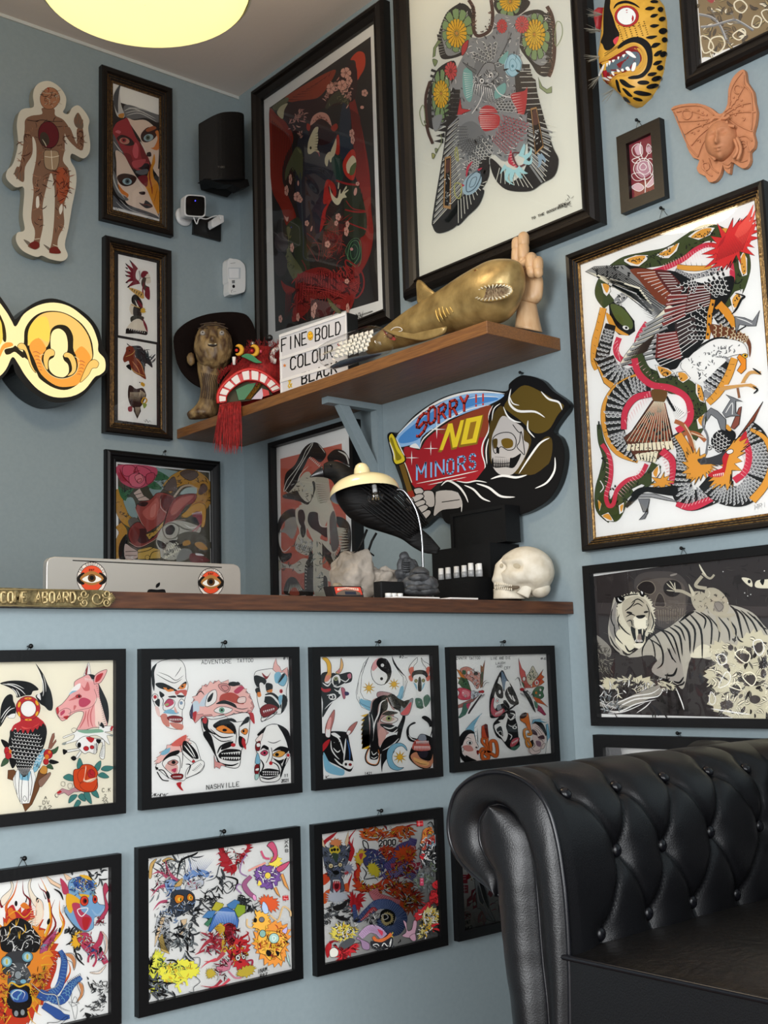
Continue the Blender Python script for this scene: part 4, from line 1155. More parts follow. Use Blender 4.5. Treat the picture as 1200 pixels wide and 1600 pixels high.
ART['f3'] = '''
@ 490,1015,6
t k 26 4 805,82 850,80 #2
S k 4 850,78 880,76
O w 4 520,68 490,120 450,250 440,400 470,460 545,485 540,580 450,540 405,460 398,400 430,250 470,130
f b 440,460 470,470 540,490 535,570 470,540 430,500
f C 520,68 480,150 460,230 478,170
S k 3 410,420 430,250 500,110
S k 3 425,440 440,500 530,545
O w 4 735,60 750,130 800,210 840,260 840,360 790,430 750,470 800,500 840,440 878,300 860,250 800,190 755,110
f b 815,350 845,350 835,440 800,500 755,475 790,430
f k 735,62 745,120 790,190 850,245 820,200 765,130
S k 3 860,290 850,380 810,470
E w 5 633,205 95,127 0
f p 545,170 575,100 630,80 600,130 600,160 560,200
f k 633,80 690,95 727,180 728,230 705,290 660,330 690,270 680,225 630,190 590,140 600,95
e w 645,147 16,16
e k 637,273 14,15
x y 4 518,360 62,20 9
x y 4 753,325 58,20 9
o b08888 4 595,440 600,400 660,395 740,420 700,480 640,460
f b78f88 540,490 600,450 700,450 740,480 760,560 720,760 640,820 560,860 520,800 530,600
f k 540,560 560,480 640,430 700,440 620,500 600,600 600,800 630,980 560,930 530,900 545,700 520,620
f k 690,440 740,415 800,460 870,500 850,560 860,640 830,760 800,860 700,940 620,980 610,930 700,880 780,800 790,700 830,620 780,560 720,520
f w 640,500 690,480 740,560 830,610 800,700 780,720 790,640 740,590 690,570 640,590
f k 640,470 690,470 690,560 640,600 600,690 610,560
s w 14 680,470 630,500 610,600 570,700 555,860
s w 6 540,600 560,700 540,800
f k 640,610 700,575 790,590 740,610
o e0d8d0 5 625,660 690,615 790,650 740,690 660,685
f c9a79a 640,655 690,625 760,650 700,680
e 9aa26a 705,645 28,26
e k 705,645 12,12
f k 620,700 720,700 800,740 760,780 690,760
s w 12 650,720 720,740 790,700
s w 10 680,760 740,780 790,740
f d0a398 610,760 650,730 680,800 640,880 610,900
f k 640,880 690,820 780,800 700,900 620,950
s w 10 800,830 740,890 640,950
s w 8 810,850 760,900 640,975
f k 700,430 740,420 800,480 880,500 850,550 790,570 730,530 700,480
h w 4 12 700,450 740,540 722,440 765,530
o c 4 830,500 880,480 932,460 900,590 860,620 810,600
f d0555a 915,490 895,590 850,615 815,600 850,560
f k 820,500 900,470 850,550
O y 3 515,598 440,620 518,640 442,665 520,685 442,710 522,730 440,755 524,772 442,800 526,815 444,840 528,855 446,885 528,895 450,930 522,932
f k 520,580 530,700 525,850 540,900 560,800 545,650
c k 12 530,920 600,920 620,1000 600,1075 555,1085 500,1060 483,1010 500,950
c o 6 528,928 598,928 614,1000 596,1066 555,1076 508,1054 493,1010 508,956
f k 530,920 570,900 605,920 600,970 610,1000 590,1030 530,1025 525,970
s w 9 540,950 560,985 595,960
s w 7 535,1005 565,1020 600,1000
f k 640,960 720,940 700,1000 650,1080 640,1148 630,1060
f k 640,950 750,930 740,980 650,1010
o b 4 875,950 830,905 770,925 735,1000 750,1065 800,1105 845,1105 790,1132 720,1110 688,1040 690,950 740,890 810,875 860,905
x y 4 808,1008 64,22 9
o d9a050 4 80,80 120,75 160,130 165,200 160,260 110,300 90,280 125,210 120,130
f y 82,84 125,80 158,140 150,200 130,210 122,130
f d98a70 110,250 155,240 140,290 105,300
o e0b070 4 255,80 275,130 270,180 240,225 205,215 245,170
f c98080 215,205 250,180 240,222
f k 60,270 80,220 130,210 110,250 100,300 130,320 160,290 170,220 240,230 330,210 360,235 350,300 270,330 230,400 250,430 180,490 130,560 80,635 85,500 60,380
s w 14 80,310 130,340 165,300
f w 175,260 230,235 250,300 200,340 170,310
f k 185,275 215,255 235,320 190,330
E 9a9a6a 3 207,274 20,20
e k 207,274 8,8
s w 10 240,270 300,300 345,250
s w 12 180,340 230,350 300,310
s w 14 120,430 190,420 200,460 150,470
s w 10 190,370 230,390 280,340
s w 8 100,560 160,500 230,460
e w 160,445 22,20
e k 160,445 14,12
f c07080 315,235 345,225 350,265 325,270
f r 55,340 95,370 155,365 150,390 100,400 65,370
o b06070 3 255,360 290,370 295,450 275,455
f 2b2350 290,395 325,400 328,425 295,430
f k 60,980 70,800 100,785 160,765 290,770 320,800 340,900 370,1050 365,1110 330,1145 230,1090 130,1040 90,990
o b06a62 4 190,562 190,650 160,760 150,820 110,810 115,700
f w 118,740 150,740 150,818 112,808
f dca098 140,650 165,640 150,740 120,740
o b06a62 4 410,675 360,770 325,800 305,785 340,720
f w 320,760 345,765 325,800 308,785
f b 90,960 150,1060 240,1110 285,1130 270,1180 150,1160 100,1110
f 2f6f78 60,840 45,900 55,980 75,900
s w 14 170,800 230,830 260,900 280,980
s w 12 160,850 165,930 200,990 240,1030
s w 10 185,870 225,875 250,850
f w 160,790 200,780 250,820 210,820
f k 195,870 245,865 240,890 205,890
s w 12 180,920 220,960 250,940
s w 16 300,830 290,930 280,1050
s 3a66a0 12 310,840 335,950 335,1050
f w 270,1090 290,1040 370,1050 365,1100 330,1120
e R 340,1078 16,14
e k 300,1075 12,14
f r 60,965 90,880 150,840 130,900 90,950
s w 10 80,820 60,900 60,950
s w 14 190,1020 240,1070 280,1090
o w 4 970,75 965,120 935,160 935,250 900,220 890,170 930,110
f cf6a58 892,180 932,165 935,250 905,235
o w 4 1005,75 1030,110 1080,140 1085,190 1060,250 1045,230 1055,180 1020,130
f cf6a58 1058,170 1085,165 1075,240 1050,235
f d0705c 888,250 925,240 925,295 900,290
f d0705c 1055,240 1090,250 1080,290 1055,290
f 2b2a2a 925,210 990,190 1050,205 1060,260 930,270
f w 930,260 960,235 1020,235 1050,265 1030,340 1000,430 975,430 945,350
f k 980,270 1000,260 1010,340 1005,390 975,380
f b 935,310 960,330 968,380 950,350
f b 1040,310 1020,330 1010,380 1030,350
E 8f8a52 4 957,293 14,16
E 8f8a52 4 1025,290 14,16
f 3f6b5a 950,460 1010,465 1020,550 965,540
f 3f6b5a 1025,455 1065,420 1092,470 1045,540
f 2a5040 960,540 1020,530 1020,552
e c 985,492 7,7
f k 1010,640 1040,620 1090,650 1115,720 1100,800 1060,860 1045,850 1085,760 1070,690
f w 1085,730 1105,740 1085,820 1065,850 1055,840
f k 955,690 930,680 880,720 866,780 890,850 960,870 975,840 910,820 890,780 900,720
s w 8 885,800 920,840 965,850
f k 960,850 1000,790 1080,810 1125,850 1128,950 1120,1000 1090,1110 1000,1110 900,1030 900,960 930,890
f c06054 950,850 1050,850 1090,940 930,940
h R 12 10 945,870 1080,860 930,900 1090,890
h w 9 10 955,860 1075,855 955,890 1080,888
h w 9 11 940,905 1085,905 935,945 1095,945
f 8a8f98 990,800 1040,800 1050,850 980,850
f c98a68 905,1000 960,960 1000,1020 1090,1040 1120,960 1115,1060 1060,1110 960,1080
f e0b070 930,1010 990,1030 1080,1060 1050,1090 960,1060
s k 5 940,1040 1000,1070 1060,1075
s k 5 1060,1060 1090,1010 1110,960
f 2a2530 970,970 1020,950 1070,960 1050,1010 1000,1010
s k 4 66,1180 60,1195 80,1200
S k 5 90,1180 68,1178 66,1198 88,1198
S k 5 110,1180 112,1205
S k 5 140,1180 115,1195 130,1208 165,1206
t k 22 4 475,1172 550,1168 1421
'''
ART['f4'] = '''
@ 700,1015,6.6667
t k 26 4 66,105 200,102 ADVNTR
t k 26 4 222,105 340,98 TATTOO
t k 26 4 448,105 655,98 LIVE_AND_DIE
t k 22 3.5 498,155 600,148 LAUGH
t k 22 3.5 510,188 570,182 AND
t k 28 3.5 588,208 655,200 CRY
t k 22 4 965,104 1030,104 #6
O 8a5a3a 3 385,110 360,180 340,160 340,240 335,400 360,390 370,260
f 3a4f38 345,250 365,240 350,380
o c98a7a 4 130,200 190,178 250,200 290,240 330,240 335,300 330,370 300,410 250,340 190,300 140,240
n 60 40 5 3 k/8a4a4a/w 150,210 250,200 330,260 330,380 290,390 220,320
f 3f5f44 150,215 185,220 180,260 150,250
e w 215,240 14,18
e k 290,250 22,20
O c9772f 4 88,205 120,215 210,330 245,435 100,350 150,345 95,290 135,290
O 3f5f3c 3 130,285 200,310 240,430 140,390 105,345
f 27402a 140,300 175,320 170,360
E 3f6b4a 3 185,360 25,28
e 27402a 185,360 12,13
o c8485a 4 95,410 150,398 235,430 235,510 150,525 100,500 118,450
f d98a90 150,420 220,440 215,490 150,480
E w 4 180,485 12,14
e r 180,485 6,7
e w 155,450 7,8
O 9a6058 3 90,615 100,580 250,510 340,460 260,540 150,600
O c8ccd0 3 240,430 330,440 330,470 260,520 235,500
n 26 30 4 7 k/C 235,420 330,430 340,470 250,540
O 3f6b5a 3 160,560 240,550 200,640 180,680 120,715 105,710 140,650
f P 190,570 230,560 205,620
O C 3 220,670 240,620 330,480 340,490 260,600
f 2a2224 215,640 330,480 350,470 340,490 225,660
E r 3 355,438 20,15
E r 3 330,440 14,12
s k 5 350,400 370,340 400,320
s k 5 355,410 390,350 430,345
h k 5 8 320,490 380,460 310,545 385,490
O c9605a 3 733,90 765,190 800,230 820,330 800,420 770,340 745,250
O b04a40 3 770,290 840,340 870,400 800,400
E w 5 790,305 16,22
f 3f5f44 760,330 790,360 790,400
o cfc8b0 4 815,290 850,230 880,170 910,220 935,270 900,330 860,370 830,350
n 40 26 5 11 g/k/w 825,290 880,185 920,270 880,350
O c9602f 4 990,205 970,260 1000,285 975,310 1003,338 960,370 870,400 880,340 930,290
f r 890,340 960,300 950,350 890,370
E w 5 922,345 22,30
e r 922,345 12,18
o 3f6b4a 4 885,430 930,385 995,390 985,440 995,490 940,520 880,480
E w 4 960,420 13,16
E w 4 955,475 11,13
e o 915,450 12,14
O c9602f 3 880,490 950,510 1040,600 990,570 920,550
O 9a2f50 3 930,570 970,600 1020,680 1000,685 940,640 930,640
f 4a7a60 895,540 930,560 930,610 905,600
f k 760,410 800,430 860,500 910,650 880,620 820,510
n 30 30 4 5 k/C 780,420 870,440 900,560 840,500
E r 3 768,415 22,17
s k 5 765,395 730,300 690,320
s k 5 755,395 740,300 710,290
h k 5 8 745,450 830,480 760,470 820,530
f k 555,215 610,300 680,410 735,550 700,585 640,630 590,640 560,690 450,715 430,650 430,520 470,380
f 6d8296 555,225 600,300 620,360 580,420 560,350
f w 520,320 540,285 555,340 580,440 600,330 640,350 610,400 590,470 640,560 680,580 620,610 600,560 540,570 500,600 460,660 470,520
f k 500,350 560,390 570,500 520,500 490,440
E w 4 535,440 14,22
f c 500,590 540,570 560,640 520,640
o b8505a 4 450,530 480,500 470,590 510,640 570,610 590,650 540,690 480,700 440,640
h w 9 6 490,660 570,620 480,690 560,670
E w 4 510,535 16,22
e r 510,535 7,9
f k 570,540 600,530 640,600 590,610
f w 610,370 640,360 680,500 720,550 660,520 620,450
f k 615,400 650,390 670,480 630,450
f k 700,500 735,550 700,580
s k 8 600,460 650,470 680,560
f k 600,640 690,640 700,720 720,790 730,900 745,980 740,1010 690,1050 620,1020 560,940 500,900 465,790 510,720
f w 480,790 540,760 590,700 600,660 620,700 600,800 620,880 590,960 540,900 500,860
f k 500,830 550,800 570,900 530,880
s w 12 610,690 650,730 700,700
s w 12 640,660 690,680 640,740
s w 8 620,780 660,800 710,770
s w 10 560,750 590,800 580,900
E w 4 690,810 26,20
e k 690,810 12,10
s w 10 620,870 660,900 640,940
c w 5 520,860 550,850 560,890 535,900
o b8505a 6 640,990 670,930 730,915 735,950 690,1005 650,1015
h w 8 6 660,970 725,930 660,990 720,960
f 3f6b5a 650,1020 720,1000 745,980 730,1020 680,1050
f w 520,740 570,730 560,760
O b 3 175,835 250,750 350,660 300,800 290,990 310,950 305,1010 270,880 230,835
f w 270,800 345,670 300,820 305,1000 280,900
h k 3 5 260,760 290,960 320,700 300,980
f k 105,1020 105,930 160,850 230,835 275,870 230,880 180,920 150,990 135,1010 150,1090 230,1150 270,1190 200,1190 130,1130
f e8d8d0 150,990 200,890 260,880 285,960 310,1010 290,1040 300,1080 320,1120 325,1160 270,1180 220,1130 150,1080
f c98a80 160,1000 230,1000 260,1050 200,1060 150,1030
f k 180,1100 240,1130 300,1160 270,1190 200,1170
E w 4 220,970 30,20
e k 224,972 13,14
s k 6 170,940 200,915 240,935
e k 290,1018 10,8
f R 295,1050 320,1055 310,1095 295,1080
S k 4 285,960 312,1010 292,1030
E w 4 148,1040 12,22
c 241408 40 390,1085 420,1110 400,1145 360,1135 350,1090 390,1050
c c9652c 32 390,1085 420,1110 400,1145 360,1135 350,1090 390,1050
S 241408 38 400,920 400,980 410,1050 440,1050 440,960 490,960 510,1050 495,1110 440,1080 400,1060
S c9652c 31 400,920 400,980 410,1050 440,1050 440,960 490,960 510,1050 495,1110 440,1080 400,1060
S 241408 30 320,1080 350,1030 390,1040 390,1010 350,960 360,920 400,930
S c9652c 24 320,1080 350,1030 390,1040 390,1010 350,960 360,920 400,930
O c04a28 4 345,800 365,785 405,780 420,920 395,925 345,910
f 5a1a14 370,790 405,785 415,900 400,910
f k 880,770 910,740 980,770 1020,860 1010,900 960,820
O b 3 865,780 880,730 950,720 1062,748 1000,760 900,750
f w 960,728 1062,746 1000,752
O b 3 1015,780 1035,770 1058,900 1020,1130 1012,1080 1030,950
f w 1030,960 1055,930 1020,1125 1015,1060
f e0cfc8 870,800 900,770 960,820 1010,900 1000,960 970,1020 940,1080 870,1090 830,1060 840,1000 860,950 880,890
s k 8 870,850 900,860 930,910
s k 5 900,790 950,820 990,870
s k 5 890,805 940,835 980,890
s k 5 880,820 920,845 960,900
f 4a3038 870,830 910,850 925,890 880,880
f 4a3038 930,910 985,890 1000,930 950,930
s k 6 930,940 970,940 990,970
f 8a6a78 910,950 960,960 960,1010 920,1000
o e0cfc8 4 960,1030 985,980 1010,980 990,1030
s k 6 880,960 900,1000 870,1030
f k 850,960 880,940 885,1000 860,1010
S 241408 30 850,930 800,920 790,840 840,830 860,880 820,880
S d08a3a 23 850,930 800,920 790,840 840,830 860,880 820,880
c 241408 26 820,930 860,1000 830,1010 810,970
c d08a3a 20 820,930 860,1000 830,1010 810,970
O d0742c 4 745,700 800,655 830,665 850,780 860,830 830,840 800,770 750,740
E 3a2420 4 780,688 40,24 -35
c k 4 840,1050 870,1090 940,1080 960,1040 900,1060 850,1010
t k 26 4 482,1192 820,1150 CHAD_KOEPLINGER
t k 22 4 915,1148 992,1140 1421
'''
ART['four'] = '''
@ 155,360,4.7059
u 7a2230 50 290,330 260,270 225,220
u 7a2230 50 290,340 240,290 195,245
u 7a2230 50 290,350 240,320 190,300
u 7a2230 50 290,360 240,360 192,385
u 7a2230 50 290,370 250,390 205,420
u 7a2230 44 300,350 240,340 190,330
f 1c1614 222,216 240,232 232,238
f 1c1614 192,240 212,256 202,260
f 1c1614 190,270 210,276 206,286
f 1c1614 188,295 208,304 205,312
f 1c1614 190,325 208,332 204,342
f 1c1614 192,385 208,375 208,388
f 1c1614 205,418 222,405 220,420
f w 270,310 290,280 340,290 330,320 300,350 290,370 270,350
h k 5 8 290,300 300,360 300,290 320,350
f 7a2230 305,330 320,300 350,300 360,320 320,350
f d8cfc0 345,330 365,320 375,345 380,380 365,390 345,385
S k 3 345,350 375,348
f 4a4038 320,350 345,350 340,400 370,420 350,460 310,400
s 7a2230 10 330,380 320,440 330,500
f 7a2230 345,420 370,430 370,510 335,480
f c9a25a 225,420 310,450 330,490 310,500 230,440
h k 8 5 235,425 320,470 232,440 310,498
f 1c1614 240,530 240,490 265,470 300,500 320,550 300,590 270,560
f 7a2230 280,510 310,540 320,570 290,550
f w 262,510 290,560 280,560
f d8cfc0 232,540 255,545 270,580 250,620 232,610 222,575
f 2a2422 255,560 300,580 310,630 270,640 250,620
S c9a25a 6 235,545 270,560 300,570
J d8b040 1 10 10 310,580 330,575 335,600 312,602
f 3a3a34 230,640 270,625 330,640 300,690 290,660 240,680
f d8cfc0 230,680 280,650 320,670 350,740 300,760 200,740
f 7a2230 320,650 350,700 355,750 330,700
f 1c1614 195,750 205,720 280,735 350,745 345,770 280,760 200,760
h w 7 8 215,720 340,750 215,732 340,760
f 2a2a2e 205,830 220,850 300,850 340,900 380,960 390,1010 340,980 330,1090 290,1000 250,880
n 20 60 6 181 3f4a50/k/6a7074 270,860 370,930 390,1010 340,1000
f 7a3420 200,860 235,850 262,880 265,930 300,960 345,1090 300,1070 250,1040 225,990 215,960 185,970 175,940 195,890
s c98a5a 7 240,960 280,1010 300,1060
s c98a5a 7 270,940 310,990 330,1060
s c9a25a 5 265,880 240,910 190,930
s c9a25a 6 220,990 260,1040 340,1075
f k 197,1000 225,985 235,1030
e k 222,885 6,4
f w 225,1120 260,1095 310,1105 335,1130 300,1140 270,1165 230,1150
f c9982a 310,1115 335,1130 328,1150 305,1135
e k 298,1118 5,4
f 3a2420 215,1150 235,1140 270,1165 320,1160 345,1210 330,1250 300,1300 240,1300 212,1230
h c9b9a0 5 9 225,1190 310,1190 220,1250 300,1270
h c9b9a0 5 6 300,1170 340,1200 290,1230 330,1240
O 3a2a24 2 255,1290 300,1290 305,1330 280,1385 255,1330
h c9b9a0 4 5 262,1300 300,1300 268,1360 290,1370
c c9982a 10 330,1230 350,1250 330,1275 312,1260
f 8a9a4a 320,1270 350,1280 330,1310
f 8a2030 212,1300 240,1295 240,1330 215,1330
s C 3 325,1390 340,1410 345,1390 360,1412 370,1400 385,1415
'''
ART['g1'] = '''
@ 0,1340,6
J c23a1e 3 60 30 20,720 -40,600 -40,1540 100,1560 260,1540 350,1400 480,1200 520,900 400,720 330,560 200,520 60,560
J dd8a2c 3 45 26 60,620 -40,800 -30,1200 300,1400 420,1200 470,900 380,700 200,560
u R 26 20,470 10,400 100,300 110,215
u d0661e 34 70,520 60,450 130,340 168,200
u R 30 270,500 280,400 220,330 215,210
u d0661e 34 410,760 480,600 450,350 375,180
u y 22 420,740 470,560 440,330 400,230
u R 20 460,420 430,330 380,290 355,235
u d0661e 40 440,840 560,700 600,600 560,500 560,400
u y 24 430,860 560,720 590,630 560,540 558,430
u R 26 400,800 520,640 480,500 515,390
u o 30 520,1230 620,1140 660,1050 630,960
u r 18 530,1240 600,1180 650,1100 650,1020
o e8dcc8 4 10,380 100,290 95,212 125,250 115,320 60,420 20,450
o e8dcc8 4 265,240 300,182 285,270 330,360 400,420 400,560 330,640 260,600 330,560 340,480 300,420 270,330
u k 12 240,420 250,370 220,330
u k 10 430,390 410,340 400,300
E k 0 450,350 16,40 -15
E k 0 455,600 14,30 15
E k 0 560,680 12,26 10
e k 350,400 14,26
e k 150,430 14,26
f r 60,500 120,440 160,510 240,520 290,450 300,530 250,590 100,580
f o 70,500 110,470 150,560 100,570
f o 190,450 230,420 280,470 230,480
s y 10 60,560 150,500 230,560 310,480
c e8c8b0 10 330,640 400,560 395,450 350,400
h e0b090 7 8 290,440 280,620 350,440 370,620
f k 0,660 60,640 110,590 180,565 260,600 310,660 370,740 380,820 330,890 240,880 200,930 150,930 100,900 20,870 0,800
n 60 70 7 11 w/k/C 0,660 110,590 250,600 370,740 370,830 240,880 150,910 10,850
s w 8 0,790 60,760 110,660 180,650 240,700 290,680 340,740
s w 8 60,820 110,780 130,860 150,930 200,860 230,790 290,760
s y 8 150,580 150,640 180,560
s y 8 170,690 180,760 190,680
s y 8 90,640 90,700 60,760
s y 9 230,620 240,680 200,720
f 3a3a3c 60,900 250,880 280,1000 100,1100 20,1060
E 6a9fb0 5 62,975 52,52
E 6a9fb0 5 255,930 52,50
e a8cdd0 62,975 34,36
e a8cdd0 255,930 32,34
e c9b24a 62,975 10,26
e c9b24a 255,930 10,26
O b04f78 4 370,900 380,830 440,760 540,660 510,760 460,820 440,880
n 30 60 6 12 P/k/b 380,880 530,670 450,850
f C 70,1130 110,1010 170,985 240,1010 290,1110 250,1190 90,1200
n 40 50 8 13 w/k/w/c 90,1010 250,1000 290,1150 90,1190
E c 6 168,1100 34,40
f k 90,1210 270,1210 280,1400 80,1410
E b 4 120,1170 28,20
E b 4 215,1160 30,22
f B 90,1260 160,1230 250,1260 250,1340 130,1350
c b 12 160,1330 100,1290 140,1240 200,1260 170,1300
s w 7 130,1340 110,1280 170,1240 230,1270 210,1330
S y 16 40,1390 90,1180 180,1210 270,1190 310,1350
f k 120,1400 240,1400 250,1490 130,1490
E c 5 150,1460 22,30
E c 5 210,1450 22,30
u y 16 60,1400 30,1480 0,1530
u y 16 100,1480 60,1540 30,1600
u y 16 260,1440 290,1520 350,1570
u y 16 300,1380 340,1450 390,1480
u y 14 300,1300 350,1360 400,1400
u y 14 60,1300 20,1340 -30,1360
u y 14 60,1180 0,1200 -40,1240
u y 16 390,950 430,920 530,930
u y 16 380,1010 440,1000 540,1000
u y 14 400,900 430,880 520,870
u y 14 270,1120 340,1130 380,1090
n 90 60 8 14 y/o/r/k 280,1090 420,1050 380,1300 270,1300
n 60 60 7 15 y/r/k -20,1060 90,1060 60,1500 -20,1500
b B 90 80 40 360,1270 440,1300 550,1200 600,980 560,870
q - b 3 60 50 20 380,1270 450,1290 560,1180 600,980 560,880
b B 60 90 40 380,1260 560,1340 660,1200 760,1120
q - b 2 50 70 20 400,1290 560,1340 660,1200 750,1130
b B 60 90 30 400,1380 500,1440 580,1490 650,1490
h k 5 12 540,880 430,1170 580,900 470,1180
h k 5 9 620,1160 750,1080 640,1200 770,1110
h w 5 10 530,890 420,1190 550,900 440,1200
f w 470,1200 520,1060 540,930 560,990 540,1130 500,1220
c k 4 600,900 680,900 710,970 690,1055 670,980 610,950
f c98a58 610,905 670,905 705,970 690,1040 670,960
c k 4 720,1170 770,1180 780,1280 710,1360 750,1280 730,1220
f c98a58 730,1170 775,1200 770,1290 720,1350 755,1260
c k 4 440,1545 540,1540 610,1490 630,1500 560,1560 480,1570
s C 16 280,1170 400,1270 520,1290 560,1400 660,1440
s w 6 280,1170 400,1270 520,1290 560,1400 660,1440
s c 10 400,1250 520,1210 560,1150
c C 3 670,1400 700,1520 720,1390 640,1350
S C 3 670,1270 670,1350 730,1360 690,1390 665,1380 700,1300 740,1370
n 24 90 14 16 k/C 440,110 960,100 950,230 900,200 700,120
n 30 80 16 17 k/C 620,560 700,560 780,1000 700,900 640,760
s k 18 500,290 560,330 590,400
s k 16 600,460 640,560 720,680
s k 18 700,860 720,940 790,1010
O e8c8a8 4 420,160 500,220 570,260 560,290 470,240
O e8c8a8 3 585,140 640,170 680,200 620,210
o 7fa8c8 4 640,230 720,180 820,180 900,250 880,330 920,430 980,450 960,540 880,560 870,660 780,690 680,620 600,500 640,400
f B 680,200 760,180 860,220 880,300 740,300 690,260
n 110 44 7 18 b/k/w/y/B 650,230 820,180 900,280 880,340 690,340
f P 560,190 620,250 640,330 590,340 570,260
f y 620,340 700,360 760,420 700,440 660,520 620,460
f y 740,340 830,350 810,380 760,370
f y 740,160 820,170 850,210 780,190
E d8452a 5 785,405 38,46
e R 790,405 20,26
e k 795,405 12,14
E d8452a 5 885,390 22,38
e R 885,390 12,20
e k 887,390 8,10
f P 670,430 740,430 760,500 850,560 840,650 780,680 730,620 690,520
c w 9 720,490 760,550 820,480 780,470
f r 770,560 840,570 800,680 770,640
s 7fa8c8 20 820,460 870,560 830,670 780,690
s 9ab8d0 24 850,480 910,540 980,470 980,420
o P 4 960,290 985,235 1012,295 985,360 1012,470 960,570 890,620 940,540 980,460
n 20 40 6 19 P/R/k 890,560 980,540 960,620 890,640
S C 6 610,520 660,600 740,680 830,690
h k 3 8 600,440 590,520 580,440 560,520
J y 3 26 16 720,700 680,760 690,830 760,800 770,730
o P 4 720,720 800,700 850,740 850,800 790,820 730,790
n 40 40 7 20 r/k/w/b/y 720,710 850,710 860,810 740,820
b P 60 70 50 770,800 840,870 920,880 990,990
b P 30 50 30 840,860 920,800 950,690
q - b 2 40 50 30 780,830 850,890 930,900 980,960
n 40 50 8 21 B/R/k/w 790,820 900,860 1000,960 830,980
S d8c0b0 14 950,690 990,760 990,860 965,910
c k 3 940,690 995,740 1005,850 965,915 980,840 960,740
S e8d8c8 14 985,1010 920,1080 840,1075
c k 3 990,1000 930,1085 832,1072 920,1060
S P 18 820,980 830,920 880,890 895,960 865,1020
f k 930,830 955,860 920,900
u k 10 820,1160 850,1230 900,1220
u k 22 850,1180 870,1230 920,1240
n 40 60 6 22 k/C 800,1100 860,1180 1000,1160 990,1320 900,1330
n 40 60 6 23 k/C 780,1360 980,1330 970,1420 860,1500 780,1480
c k 5 950,1170 1000,1160 980,1210
h k 6 8 980,1220 960,1330 990,1230 940,1330
f k 790,1450 850,1470 820,1500 800,1490
'''
